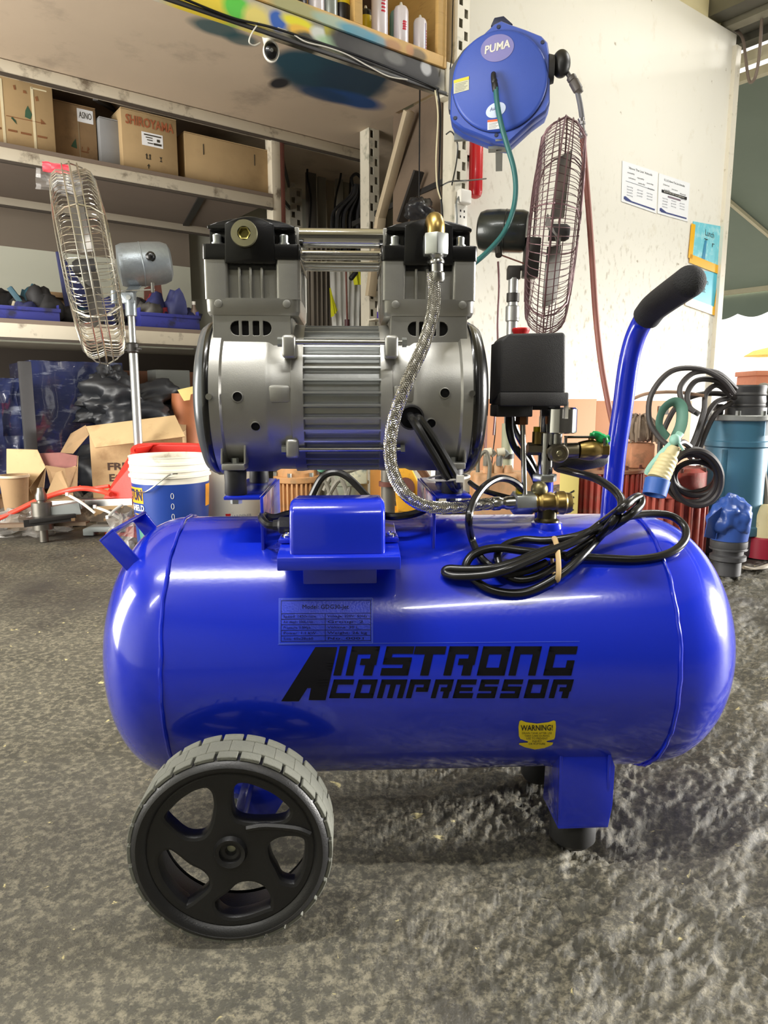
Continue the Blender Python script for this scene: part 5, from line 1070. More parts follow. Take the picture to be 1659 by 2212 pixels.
# dark flange behind the case, feet
q = MB(); q.extr([p for p in hp_([(1068, 38), (1088, 34), (1108, 52), (1060, 56)], .06)], (0, .05, 0)); q.build('top_lug', RBD, hr_, bevel=.002)
q = MB(); q.extr([p for p in hp_([(968, 235), (971, 150), (1000, 108), (1018, 92), (1022, 98), (990, 250)], .07)], (0, .05, 0)); q.build('back_flange', mat('reel_grey_side', (70, 74, 84), .5), hr_, bevel=.002)
q = MB(); vs, fs = curve_plate([(-.045, -.015), (.045, -.015), (.045, .015), (-.045, .015)], [[(-.012, -.005), (.012, -.005), (.012, .005), (-.012, .005)]], .008, 0, lambda v: Vector((v.x*.8, v.y*1.4, v.z))); c = hp_([(1078, 322)], .06)[0]
q.add([Vector(v)+c for v in vs], fs); q.build('mounting_foot', GREYC, hr_, smooth=0)
MB().box(c.x-.012, c.x+.012, .0, .32, c.z+.006, c.z+.012).build('wall_arm', GREYC, hr_)
c = hp_([(1000, 290)], .12)[0]; MB().box(c.x-.03, c.x+.035, .11, .13, c.z-.02, c.z+.03).build('wall_plate', GREYC, hr_)
# inlet: black swivel and teal hose
c = hp_([(1066, 160)], -.03)[0]
q = MB(); q.tube([(c.x, -.012, c.z), (c.x, -.028, c.z), (c.x, -.036, c.z-.012), (c.x+.002, -.038, c.z-.03)], .0085, 12); q.build('swivel_elbow', BLKP, hr_)
q = MB(); a = hp_([(1067, 172)], -.04)[0]; b = hp_([(1071, 198)], -.042)[0]; q.lathe([(.0095, 0), (.0105, .006), (.009, .010), (.0105, .014), (.0105, (b-a).length-.004), (.008, (b-a).length)], a, b-a, 18); q.build('swivel_nut', BLKP, hr_)
TEAL = mat('teal_hose', (44, 104, 104), .4, 0, .1, 20)
def hw(l): return [hr_.I @ W(px, py, y) for px, py, y in l]
q = MB(); q.tube(hw([(1071, 190, 2.46), (1074, 225, 2.455), (1083, 270, 2.45), (1096, 315, 2.45), (1110, 365, 2.45), (1114, 410, 2.45), (1108, 455, 2.44), (1090, 500, 2.42), (1062, 535, 2.40), (1025, 568, 2.38), (990, 590, 2.40)]), .0085, 12); q.build('inlet_hose', TEAL, hr_)['label'] = 'teal inlet hose'
# outlet: ball stop, connector, brown hose hanging down
q = MB(); q.ball(hr_.I @ W(1212, 138, 2.50), (.030, .034, .042), 24, 14); q.build('ball_stop', BLKP, hr_)
q = MB(); a, b = hw([(1205, 105, 2.50), (1209, 172, 2.50)]); q.cyl((cc.x+rr_*1.02, .03, cc.z-.01+.05), (cc.x+rr_*1.06+.012, .03, cc.z+.04), .045, .040, 24); q.build('outlet_guide', BLKM, hr_)
q = MB(); q.tube(hw([(1222, 152, 2.50), (1232, 168, 2.50), (1240, 182, 2.50)]), .0075, 12); q.build('outlet_hose', mat('dark_hose', (70, 66, 64), .5), hr_)
a, b = hw([(1232, 164, 2.50), (1253, 202, 2.50)]); MB().lathe([(.012, 0), (.0155, .004), (.0155, .014), (.0135, .016), (.016, .02), (.016, .05), (.013, .054), (.012, (b-a).length)], a, b-a, 20).build('hose_connector', mat('grimy_connector', (82, 76, 72), .5), hr_)
q = MB(); q.tube(hw([(1246, 192, 2.50), (1253, 225, 2.50), (1258, 260, 2.50)]), .0085, 12); q.build('outlet_hose', mat('grey_hose', (104, 104, 110), .5), hr_)
a, b = hw([(1255, 256, 2.50), (1260, 298, 2.50)]); MB().lathe([(.011, 0), (.009, .01), (.0125, .012), (.0125, .02), (.009, .022), (.009, .04), (.0115, .042), (.0115, .05), (.015, .052), (.015, .056), (.010, .058), (.010, (b-a).length)], a, b-a, 16).build('quick_coupler', mat('bright_coupler', (170, 168, 172), .3, .8, .2, 60), hr_)
q = MB(); q.tube(hw([(1259, 300, 2.50), (1263, 350, 2.50), (1272, 460, 2.48), (1279, 560, 2.45), (1287, 680, 2.42), (1298, 780, 2.40), (1310, 850, 2.38), (1325, 920, 2.36), (1345, 985, 2.34)]), .0098, 12); q.build('brown_air_hose', mat('brown_hose', (138, 84, 74), .5, 0, .12, 30), hr_)['label'] = 'brown air hose hanging from the reel'
# ---- red cylinder and power socket next to the post
c = RQ(1028, 370, 2.36); t = RT('fire_extinguisher', 'red cylinder hanging on the white wall under the hose reel', 'extinguisher', c.x, 2.36, RQ(1028, 430, 2.36).z)
zt = RQ(1028, 285, 2.36).z-RQ(1028, 430, 2.36).z
MB().lathe([(0, 0), (.012, .002), (.024, .010), (.029, .024), (.030, .035), (.030, zt-.03), (.024, zt-.01), (.012, zt)], n=32).build('cylinder_body', mat('extinguisher_red', (214, 34, 44), .25, 0, .05, 10, coat=.4), t)
MB().lathe([(.010, zt), (.010, zt+.03), (.014, zt+.03), (.014, zt+.04)], n=16).build('cylinder_valve', BRASS, t); MB().box(-.034, .034, .02, .055, zt*.62, zt*.66).build('wall_bracket', DARKM, t)
c = RQ(1000, 445, 2.19); t = RT('power_socket', 'white twin power socket with plug on the rack post', 'socket', c.x+.005, 2.200, c.z-.09)
z1 = RQ(1000, 410, 2.19).z-c.z+.09
MB().box(-.030, .030, 0, .014, 0, z1-.05).build('socket_plate', WHITEP, t, bevel=.004); MB().box(-.034, .026, -.03, 0, z1-.055, z1).build('plug_body', WHITEP, t, bevel=.008, seg=3)
for zz_ in (.028, .05): 
    for xx in (-.008, .012): MB().box(xx-.003, xx+.003, -.0006, 0, zz_+.02, zz_+.028).build('socket_slot', HOLE, t)
q = MB(); q.tube([(-.03, -.015, z1-.03), (-.05, -.02, z1-.06), (-.045, -.02, z1-.12), (-.05, -.02, z1-.2)], .004, 8); q.build('plug_cable', GREYC, t)
# ---- papers and the two taped blue cards
WD2 = 2.418
def sheet(name, label, cat_, c4, m, th=.0012, d=WD2, grp=None):
    P4 = [RQ(px, py, d) for px, py in c4]; o_ = P4[3]; t = RT(name, label, cat_, o_.x, d, o_.z, grp); L4 = [Vector((p.x-o_.x, 0, p.z-o_.z)) for p in P4]
    q = MB(); q.extr(L4, (0, -th, 0)); q.build('sheet', m, t, smooth=0)
    def at(u, v, y=-.002): a = L4[0].lerp(L4[1], u); b = L4[3].lerp(L4[2], u); p = a.lerp(b, v); p.y = y; return p
    return t, at
NAVY = mat('navy_print', (66, 76, 130), .6); GRYI = mat('grey_ink', (130, 134, 146), .7)
for k, (c4, lab, hd) in enumerate(((((1344, 347), (1421, 372), (1417, 461), (1342, 435)), 'white notice sheet with blue footer, left one of the pair on the wall', "'Above The Line' Attitude"), (((1423, 374), (1490, 396), (1485, 479), (1420, 461)), 'white notice sheet with a dark band, right one of the pair on the wall', 'B.L.U.E Above The Line Attitudes'))):
    t, at = sheet('notice_sheet', lab, 'paper', c4, PAPER)
    ex = (at(1, 0)-at(0, 0)).normalized(); ez = Vector((0, 0, 1)); W_ = (at(1, 0)-at(0, 0)).length
    q = MB(); text_on(q, hd, .016, at(.5, .12), ex, ez, wmax=W_*.66); q.build('heading', INK, t, smooth=0)
    rr = random.Random(11+k); q = MB(); q2 = MB()
    words1 = ['accountability', 'responsibility', 'ownership', 'solution', 'attitude', 'discipline'] if k == 0 else ['blame', 'excuses', 'denial', 'justify', 'reasons', 'quit']
    for i, wd_ in enumerate(words1): text_on(q, wd_, .011, at(.24+.27*(i % 3)+.03*(i//3), .24+.05*(i % 3)+.12*(i//3)), ex, ez, wmax=W_*.19)
    q.build('printed_words', INK, t, smooth=0)
    for i in range(10): text_on(q2, rr.choice(['choices', 'justify', 'excuse', 'learning', 'denial', 'growth']), .010, at(.22+.28*(i % 3), .58+.07*(i//3)), ex, ez, wmax=W_*.16)
    q2.build('printed_words', GRYI, t, smooth=0)
    q = MB(); q.extr([at(.1, .91), at(.95, .91), at(.95, .945), at(.1, .945)], (0, -.0005, 0)); q.extr([at(.06, .86), at(.10, .84), at(.30, .92), at(.06, .93)], (0, -.0005, 0)); q.build('footer_band', NAVY, t, smooth=0)
    q = MB(); v0 = .46 if k == 0 else .38; v1 = .468 if k == 0 else .45; q.extr([at(.1, v0), at(.92, v0), at(.92, v1), at(.1, v1)], (0, -.0005, 0)); q.build('ruled_band', INK if k else GRYI, t, smooth=0)
    if k:
        q = MB(); text_on(q, 'BELOW THE LINE Thinking/Behaviour', .011, at(.5, .415, -.0035), ex, ez, wmax=W_*.66); q.build('band_text', WHITEP, t, smooth=0); q = MB(); q.extr([at(.3, .49), at(.72, .49), at(.72, .53), at(.3, .53)], (0, -.0005, 0)); q.build('ruled_band', mat('mauve_band', (130, 112, 126), .6), t, smooth=0)
ORT = mat('orange_tape', (246, 186, 36), .35, 0, .06, 14); CYC = mat('cyan_card', (120, 208, 224), .5, 0, .12, 20, dirt=(190, 232, 236), dscale=20, damt=.5, dsharp=.2)
def tape(t, at, a, b, w): 
    A, B = at(*a, -.004), at(*b, -.004); d_ = (B-A).normalized(); n_ = Vector((-d_.z, 0, d_.x))*w/2; q = MB(); q.extr([A-n_, B-n_, B+n_, A+n_], (0, -.0008, 0)); q.build('tape_strip', ORT, t, smooth=0)
t, at = sheet('blue_card', 'upper cyan card with handwriting, framed in orange tape, right end of the wall', 'card', ((1497, 478), (1563, 490), (1557, 575), (1492, 555)), CYC)
tape(t, at, (.0, .08), (-.03, 1.05), .045); tape(t, at, (-.05, 1.05), (1.0, 1.12), .05); tape(t, at, (1.0, .35), (.98, 1.1), .035)
q = MB(); text_on(q, 'Lunch', .05, at(.55, .26), (1, 0, -.06), (0, 0, 1), wmax=.10); text_on(q, 'T  r', .05, at(.55, .5), (1, 0, -.06), (0, 0, 1), wmax=.12); q.build('handwriting', INK, t, smooth=0)
q = MB(); q.extr([at(.40, .45, -.003), at(.46, .45, -.003), at(.44, .98, -.003), at(.34, .98, -.003)], (0, -.0006, 0)); q.build('card_stripe', mat('cyan_stripe', (50, 140, 180), .5), t, smooth=0)
t, at = sheet('blue_card', 'lower cyan card with handwriting, taped in orange below the first', 'card', ((1492, 580), (1550, 590), (1543, 664), (1486, 650)), mat('deep_cyan_card', (84, 190, 214), .5, 0, .12, 20))
tape(t, at, (-.06, .7), (-.08, 1.02), .04); tape(t, at, (-.1, 1.02), (1.06, 1.12), .05); tape(t, at, (1.08, .2), (1.03, 1.1), .045)
q = MB(); text_on(q, 'in', .05, at(.62, .32), (1, 0, -.06), (0, 0, 1)); text_on(q, 'out', .05, at(.48, .56), (1, 0, -.06), (0, 0, 1)); q.build('handwriting', INK, t, smooth=0)
# ---- hanging loop of cable from the shutter housing
t = RT('hanging_cable_loop', 'thin grey-brown cable drooping in a loop from the shutter housing', 'cable', 4.4, 2.3, 2.4)
def px_u(t, px, py, u): p = RU(px, py, u); return t.I @ RP(p.x, p.y, p.z)
q = MB(); q.tube([px_u(t, 1574, 64, 4.44), px_u(t, 1590, 66, 4.44), px_u(t, 1604, 82, 4.44), px_u(t, 1610, 120, 4.44), px_u(t, 1616, 165, 4.44), px_u(t, 1622, 178, 4.44), px_u(t, 1632, 165, 4.42), px_u(t, 1640, 120, 4.40), px_u(t, 1645, 50, 4.38), px_u(t, 1650, -10, 4.36)], .009, 8); q.build('cable_run', mat('taupe_cable', (120, 106, 96), .5), t)
# ---- awning
AWM = mat('green_awning_canvas', (122, 134, 122), .8, 0, .08, 3, .1, 30)
aw = RT('awning', 'grey-green canvas awning outside with a scalloped edge', 'awning', 4.8, 2.3, 0)
def awp(u, d, z): return Vector((u-4.8, d-2.3, z))
z0a, z1a, u0a, u1a = 2.48, 1.66, 4.75, 8.2
q = MB(); q.extr([awp(u0a, -1.5, z0a), awp(u1a, -1.5, z1a), awp(u1a, 7.0, z1a), awp(u0a, 7.0, z0a)], (0, 0, .004)); q.build('canvas_top', AWM, aw)
sc = []; dd = -1.5
while dd < 6.99:
    for i in range(8): sc.append((dd+.36*i/8, z1a-.26-.05*math.sin(math.pi*i/8)))
    dd += .36
q = MB(); q.extr([awp(u1a+.05, d, z) for d, z in sc]+[awp(u1a+.05, sc[-1][0], z1a-.04), awp(u1a+.05, -1.5, z1a-.04)], (.004, 0, 0)); q.build('valance', AWM, aw)
FR = mat('cream_awning_frame', (196, 188, 160), .5)
for dd in (-.4, 1.9, 3.35, 4.8, 6.3): MB().bar(awp(u0a, dd, z0a-.03), awp(u1a, dd, z1a-.03), .03, .03).build('awning_rib', FR, aw)
MB().bar(awp(u1a, -1.5, z1a-.02), awp(u1a, 7.0, z1a-.02), .05, .05).build('front_bar', FR, aw); MB().bar(awp(u0a, -1.5, z0a-.03), awp(u0a, 7.0, z0a-.03), .05, .05).build('rear_bar', FR, aw)
# ---- outside: terracotta block and yellow parasol across the street
p = W(1645, 830, 9.0); t = Thing('terracotta_planter', 'square terracotta block standing outside beyond the pumps', 'planter', (p.x+.05, 9.0, 0)); zt = W(1645, 802, 9.0).z
MB().box(-.22, .35, -.2, .3, 0, zt-.06).build('planter_body', mat('terracotta', (206, 130, 98), .8), t, bevel=.01); MB().box(-.24, .37, -.22, .32, zt-.06, zt).build('planter_rim', mat('terracotta', (206, 130, 98), .8), t, bevel=.01)
p = W(1648, 760, 11.0); t = Thing('yellow_parasol', 'pale yellow parasol far outside in the glare', 'parasol', (p.x+.15, 11.0, 0)); z1 = W(1648, 748, 11.0).z
MB().lathe([(.42, z1-.14), (.3, z1-.07), (.0, z1)], n=8, cap=False).build('parasol_canopy', mat('pale_yellow_canvas', (236, 206, 110), .8), t, smooth=0); MB().cyl((0, 0, 0), (0, 0, z1), .02, n=10).build('parasol_pole', GALVP, t)

# ================================================================== things on the floor
# ---- pedestal fans
def fan(label, y, ctr, axis, R, motor_m, wire_m, pole_px, pole_bot, wrap=False, neck=0.):
    c = W(ctr[0], ctr[1], y); base = W(pole_px[0], pole_px[1], y); t = Thing('pedestal_fan', label, 'fan', (base.x, base.y, 0), 0)
    A = Vector(axis).normalized(); o = t.I @ c; Q = Vector((0, 0, 1)).rotation_difference(A)
    prof_f = [(.035, .076), (.12, .076), (.22, .073), (.29, .064), (.322, .042), (R, .0)]; prof_b = [(.09, -.078), (.20, -.076), (.29, -.066), (.322, -.044), (R, 0)]
    q = MB(); sc = R/.345
    for pr in (prof_f, prof_b):
        nw = 84
        for k in range(nw):
            a = 2*math.pi*k/nw; q.tube([o+Q @ Vector((min(r*sc, R) if r < R else R*math.cos(0), 0, h)).copy() if False else o+Q @ Vector(((r*sc if r < .33 else R)*math.cos(a), (r*sc if r < .33 else R)*math.sin(a), h)) for r, h in pr], .0013, 3, sub=2)
    g = q.build('guard_wires', wire_m, t, smooth=0); g['kind'] = 'stuff'
    for r, h, rw in ((R, 0, .0032), (R*.985, .022, .002), (R*.985, -.022, .002), (.20*sc, .075, .0018), (.29*sc, .065, .0018), (.10*sc, .077, .0018), (.20*sc, -.077, .0018), (.29*sc, -.067, .0018), (.10*sc, -.077, .003), (.035*sc, .075, .003)):
        q = MB(); q.tube([o+Q @ Vector((r*math.cos(2*math.pi*i/48), r*math.sin(2*math.pi*i/48), h)) for i in range(48)], rw, 5, True, 0); q.build('guard_ring', wire_m, t)
    for k in range(6):
        a = 2*math.pi*k/6+.26; q = MB(); q.tube([o+Q @ Vector((r*math.cos(a), r*math.sin(a), h)) for r, h in ((.09*sc, -.080), (.29*sc, -.068), (R, -.002), (R, .002), (.29*sc, .066), (.04*sc, .078))], .0030, 4, sub=2); q.build('guard_rib', wire_m, t)
    for k in range(3):
        a0 = 2*math.pi*k/3+.5; vs = []; n = 8
        for j in range(n+1):
            f = j/n; r = .05+(R*.84-.05)*f
            for s in range(5):
                w_ = (.10+.32*math.sin(math.pi*min(f*.9+.1, 1)))*(s/4-.5)*1.5; a = a0+w_; vs.append(o+Q @ Vector((r*math.cos(a), r*math.sin(a), .045*(s/4-.5)+.003*math.sin(math.pi*s/4))))
        fs = [(j*5+s, j*5+s+1, (j+1)*5+s+1, (j+1)*5+s) for j in range(n) for s in range(4)]; b = len(vs); nn = (Q @ Vector((0, 0, 1)))*.002; vs += [v+nn for v in vs]; fs += [tuple(b+i for i in reversed(f)) for f in fs]
        MB().add(vs, fs).build('fan_blade', mat('fan_blade_metal', (104, 101, 96), .35, .6, .05, 20, alpha=1), t)
    MB().lathe([(0, .05), (.02, .048), (.028, .035), (.028, -.02)], o, A, 24).build('fan_hub', BLKM, t)
    mo = o-A*.09
    MB().lathe([(.03, 0), (.064, .004), (.070, .02), (.071, .10), (.068, .145), (.060, .165), (.045, .172), (0, .174)], mo, -A, 36).build('fan_motor', motor_m, t, smooth=40)
    MB().lathe([(.0715, 0), (.0725, .002), (.0715, .004)], mo-A*.075, -A, 36, cap=False).build('motor_seam', motor_m, t)
    top = Vector((0, 0, (t.I @ base).z)); return t, o, A, mo, top
SILV = mat('hammered_silver', (150, 158, 164), .35, .5, .15, 90, .3, 300); WIRS = mat('chrome_wire', (200, 196, 184), .25, .9); WIRR = mat('rusty_wire', (112, 86, 90), .5, .5)
t, o, A, mo, top = fan('pedestal fan with silver motor and plastic-wrapped guard, left, in front of the shelves', 2.42, (192, 578), (-.928, -.352, -.125), .312, SILV, WIRS, (284, 690), 0)
jt = t.w(277, 660, 2.42); pb = Vector((0, 0, 0))
MB().cyl((0, 0, .02), (0, 0, top.z-.11), .0145, n=20).build('pole', GALVP, t); MB().cyl((0, 0, top.z-.11), (0, 0, top.z+.02), .0115, n=18).build('inner_pole', GALVP, t)
MB().lathe([(.014, 0), (.019, .005), (.019, .03), (.014, .035)], (0, 0, top.z-.11), (0, 0, 1), 18).build('height_collar', DARKM, t); MB().cyl((-.03, 0, top.z-.10), (.03, -.01, top.z-.095), .005, n=10).build('height_knob', DARKM, t)
MB().lathe([(.016, 0), (.018, .002), (.018, .05), (.016, .052)], (0, 0, top.z+.01), (0, 0, 1), 18).build('neck_sleeve', SILV, t); q = MB(); q.box(-.026, .016, -.016, .016, top.z+.05, top.z+.085); q.build('tilt_joint', SILV, t, bevel=.003)
MB().cyl((0, -.020, top.z+.068), (0, .02, top.z+.068), .008, n=16).build('tilt_bolt', ZINC, t); MB().bar((0, 0, top.z+.085), mo-A*.06+Vector((0, 0, -.062)), .03, .008, (0, 1, 0)).build('motor_yoke', SILV, t)
MB().bar((-.05, -.01, top.z+.088), (.085, -.01, top.z+.094), .006, .004).build('oscillator_link', STEEL, t); MB().cyl((.078, -.01, top.z+.085), (.078, -.01, top.z+.115), .006, n=10).build('link_pin', STEEL, t)
MB().cyl((-.05, -.01, top.z+.05), (-.05, -.01, top.z+.09), .010, n=12).build('link_pin', SILV, t)
kn = mo-A*.128+Vector((.0, -.0705, .008)); MB().lathe([(.016, -.004), (.017, .002), (.014, .004), (.012, .014), (.008, .016), (0, .016)], kn, (0, -1, 0), 20).build('motor_knob', BLKG, t)
bx = W(178, 1145, 2.25).x-W(284, 690, 2.42).x
q = MB(); q.extr([(bx, -.17, 0), (bx+.035, -.17, 0), (bx+.035, -.17, .012), (bx+.25, -.17, .012), (bx+.25, -.17, 0), (bx+.285, -.17, 0), (bx+.285, -.17, .030), (bx+.02, -.17, .030), (bx, -.17, .022)], (0, .045, 0)); q.build('base_bar', mat('grey_fan_base', (146, 152, 150), .5, .2), t, bevel=.003)
MB().box(-.02, .02, -.125, .12, .012, .030).build('base_bar', mat('grey_fan_base', (146, 152, 150), .5, .2), t, bevel=.003)
for k, (dx, dy) in enumerate([] and ((-1, -.12), (1, .12), (.12, -.4), (-.12, 1))):
    q = MB(); q.extr([(0, 0, .035), (0, 0, .01), (.30*dx, .30*dy, 0), (.34*dx, .34*dy, 0), (.34*dx, .34*dy, .022), (.28*dx, .28*dy, .028)], Vector((-dy, dx, 0)).normalized()*.045); q.build('base_leg', mat('grey_fan_base', (146, 152, 150), .5, .2), t, bevel=.003)
MB().lathe([(.05, 0), (.045, .03), (.022, .05)], n=24).build('base_hub', SILV, t)
# cling film and red label left on top of the guard
PLF = mat('cling_film', (190, 188, 186), .08, 0, .03, 30, .6, 60, alpha=.22, spec=.8)
def px_sheet(t, grid, y, seed, amp, name, m):
    q = MB(); nx, ny = 9, 7; (a, b, c, d) = [Vector(g) for g in grid]; vs = []
    for j in range(ny+1):
        for i in range(nx+1):
            u, v = i/nx, j/ny; p = a.lerp(b, u).lerp(d.lerp(c, u), v); w = t.w(p.x+4*mnoise.noise(Vector((u*3, v*3, seed))), p.y+4*mnoise.noise(Vector((u*3, v*3, seed+9))), y+amp*mnoise.noise(Vector((u*4+seed, v*4, 0)))); vs.append(w)
    fs = [(j*(nx+1)+i, j*(nx+1)+i+1, (j+1)*(nx+1)+i+1, (j+1)*(nx+1)+i) for j in range(ny) for i in range(nx)]
    b_ = len(vs); vs += [v+Vector((0, .0006, 0)) for v in vs]; fs += [tuple(b_+i for i in reversed(f)) for f in fs]
    q.add(vs, fs); return q.build(name, m, t, smooth=20)
px_sheet(t, [(78, 362), (172, 378), (182, 420), (76, 408)], 2.36, 1, .06, 'film_wrap', PLF); px_sheet(t, [(92, 372), (178, 385), (176, 425), (128, 425)], 2.44, 5, .07, 'film_wrap', PLF)
px_sheet(t, [(90, 349), (150, 356), (156, 377), (92, 370)], 2.35, 3, .004, 'red_tag', mat('red_tag', (196, 44, 60), .5, 0, .1, 30))
t, o, A, mo, top = fan('pedestal fan with black motor and rusty wire guard, right, against the white wall', 2.52, (1199, 502), (.968, -.240, -.075), .345, mat('black_motor', (38, 42, 40), .3, .3, .15, 60, .1, 200, coat=.2), WIRR, (1108, 640), 0)
MB().cyl((0, 0, .02), (0, 0, top.z-.03), .019, n=18).build('pole', GALVP, t); MB().cyl((0, 0, top.z-.08), (0, 0, top.z+.06), .017, n=18).build('inner_pole', GALVP, t)
MB().lathe([(.021, 0), (.024, .003), (.024, .05), (.021, .053)], (0, 0, top.z-.085), (0, 0, 1), 18).build('height_collar', GALVP, t); MB().lathe([(.019, 0), (.022, .002), (.022, .03)], (0, 0, top.z-.02), (0, 0, 1), 18).build('height_collar', DARKM, t)
MB().box(-.022, .022, -.015, .015, top.z+.055, top.z+.095).build('tilt_joint', DARKM, t, bevel=.003); MB().box(-.02, .075, -.012, .012, top.z+.085, top.z+.10).build('tilt_arm', DARKM, t, bevel=.002)
MB().bar((.055, 0, top.z+.06), (.062, 0, (mo-A*.05).z-.03), .05, .05, (0, 1, 0)).build('motor_yoke', DARKM, t, bevel=.004); MB().cyl((-.055, -.02, mo.z-.085), (-.055, 0, mo.z-.06), .012, n=10).build('oscillator_crank', DARKM, t); MB().bar((-.05, -.015, mo.z-.082), (.05, -.01, top.z+.10), .005, .004).build('oscillator_link', RUST, t)
for k in range(3):
    a = k*2.09+.5; MB().bar((0, 0, .03), (.25*math.cos(a), .25*math.sin(a), .012), .04, .02).build('base_leg', DARKM, t, bevel=.002)
q = MB(); q.tube([t.w(1076, 565, 2.46), t.w(1078, 620, 2.46), t.w(1075, 700, 2.46), t.w(1076, 780, 2.44), t.w(1072, 860, 2.42), t.w(1066, 940, 2.40)], .0035, 6); q.build('supply_cable', mat('maroon_cable', (90, 50, 54), .5), t)
# ---- paint bucket
def bucket(px0, px1, yt, y, label, body_m, rim_h, name='paint_bucket'):
    a, b = W(px0, yt, y), W(px1, yt, y); r = (b.x-a.x)/2; cx = (a.x+b.x)/2; z = a.z; t = Thing(name, label, 'bucket', (cx, y, 0)); 
    n = 56; rb = r*.86
    return t, r, rb, z, n
t, r, rb, z, n = bucket(280, 452, 982, 2.10, 'blue paint bucket with white ribbed rim, left of the white bucket', None, .06)
BBL = mat('bucket_blue', (28, 60, 140), .35, 0, .06, 10, dirt=(150, 160, 180), dscale=26, damt=.31, dsharp=.04)
RZ = lambda h: rb+(r*.97-rb)*h/z
MB().lathe([(rb-.002, 0), (RZ(.003), .003), (RZ(z-.055), z-.055)], n=n, cap=False).build('bucket_body', WHITEP, t)
MB().lathe([(RZ(.012)+.0006, .012), (RZ(z-.078)+.0006, z-.078)], n=n, cap=False).build('paint_label', BBL, t)
MB().lathe([(r*.962, z-.062), (r*1.00, z-.060), (r*1.00, z-.054), (r*.965, z-.052), (r*.965, z-.045), (r*.995, z-.043), (r*.995, z-.037), (r*.97, z-.035), (r*.97, z-.025), (r*.99, z-.023), (r*.99, z-.017), (r*.975, z-.015), (r*.975, z-.004), (r*.99, z-.003), (r*.99, z), (r*.955, z), (r*.955, z-.05), (rb*.97, .004), (0, .004)], n=n, cap=False).build('bucket_rim', mat('grubby_white_rim', (222, 216, 200), .5, 0, .06, 20, dirt=(160, 150, 130), dscale=16, damt=.42, dsharp=.15), t, smooth=30)
def cyl_patch(t, R0, R1, Z0, Z1, a0, a1, name, m, off=.0012, nn=10, poly=None):
    q = MB(); vs = []; fs = []
    for j in range(5):
        f = j/4; 
        for i in range(nn+1):
            a = a0+(a1-a0)*i/nn; zz_ = Z0+(Z1-Z0)*f; R_ = R0+(R1-R0)*zz_/z+off; vs.append((R_*math.cos(a), R_*math.sin(a), zz_))
    for j in range(4):
        for i in range(nn): fs.append((j*(nn+1)+i, j*(nn+1)+i+1, (j+1)*(nn+1)+i+1, (j+1)*(nn+1)+i))
    q.add(vs, fs); return q.build(name, m, t, smooth=80)
def cyl_text(t, txt, size, ac, zc, R0, R1, name, m, off=.002, wmax=None, bold=.0):
    vs, fs = text2d(txt, size, 'CENTER', bold); sx = 1
    if wmax: sx = wmax/(max(v.x for v in vs)-min(v.x for v in vs))
    out = []
    for v in vs: zz_ = zc+v.y; R_ = R0+(R1-R0)*zz_/z+off; a = ac+v.x*sx/R_; out.append((R_*math.cos(a), R_*math.sin(a), zz_))
    return obj_from(name, out, fs, m, t.e, smooth=0)
aL = math.radians(-139)
cyl_patch(t, rb, r*.97, z-.134, z-.088, aL-.42, aL+.36, 'orange_panel', mat('bucket_orange', (244, 164, 30), .4)); cyl_text(t, 'JOTUN', .044, aL-.05, z-.111, rb, r*.97, 'brand_text', mat('navy_ink', (24, 30, 74), .5), .0025, .088, .0012)
cyl_text(t, 'SHIELD', .024, aL+.10, z-.148, rb, r*.97, 'brand_text', WHITEP, .0025, .062, .0008); cyl_text(t, 'JOTASHIELD', .012, aL+.05, z-.19, rb, r*.97, 'brand_text', WHITEP, .0025, .06); cyl_patch(t, rb, r*.97, z-.168, z-.165, aL-.1, aL+.35, 'orange_rule', mat('bucket_orange', (244, 164, 30), .4))
aR = math.radians(-6); cyl_patch(t, rb, r*.97, z-.15, z-.085, aR-.1, aR+.3, 'orange_panel', mat('bucket_orange', (244, 164, 30), .4))
q = MB(); vs = []
for k in range(7):
    a_, z_ = [(-.4, .03), (-.5, .085), (-.2, .115), (.1, .10), (.32, .06), (.36, .03), (0, .02)][k]; R_ = rb+(r*.97-rb)*z_/z+.0022; a_ = math.radians(-122)+a_*.5; vs.append((R_*math.cos(a_), R_*math.sin(a_), z_))
q.add(vs+[(0, 0, 0)][:0], [tuple(range(7))]); q.build('leaf_print', mat('leaf_green', (70, 128, 110), .5), t, smooth=0)
for k in range(4): 
    a_ = math.radians(-72); z_ = z-.11-.03*k; R_ = rb+(r*.97-rb)*z_/z+.001; q = MB(); q.tube([(R_*math.cos(a_+.035*math.cos(f)), R_*math.sin(a_+.035*math.cos(f)), z_+.008*math.sin(f)) for f in [2*math.pi*i/12 for i in range(12)]], .0008, 4, True, 0); q.build('round_icon', WHITEP, t)
q = MB(); q.tube([(-r*.8, -r*.5, z-.10), (-r*.3, -r*.99, z-.095), (r*.25, -r*1.02, z-.05), (r*.45, -r*.92, z-.045)], .0022, 6); q.build('bail_handle', STEEL, t); 
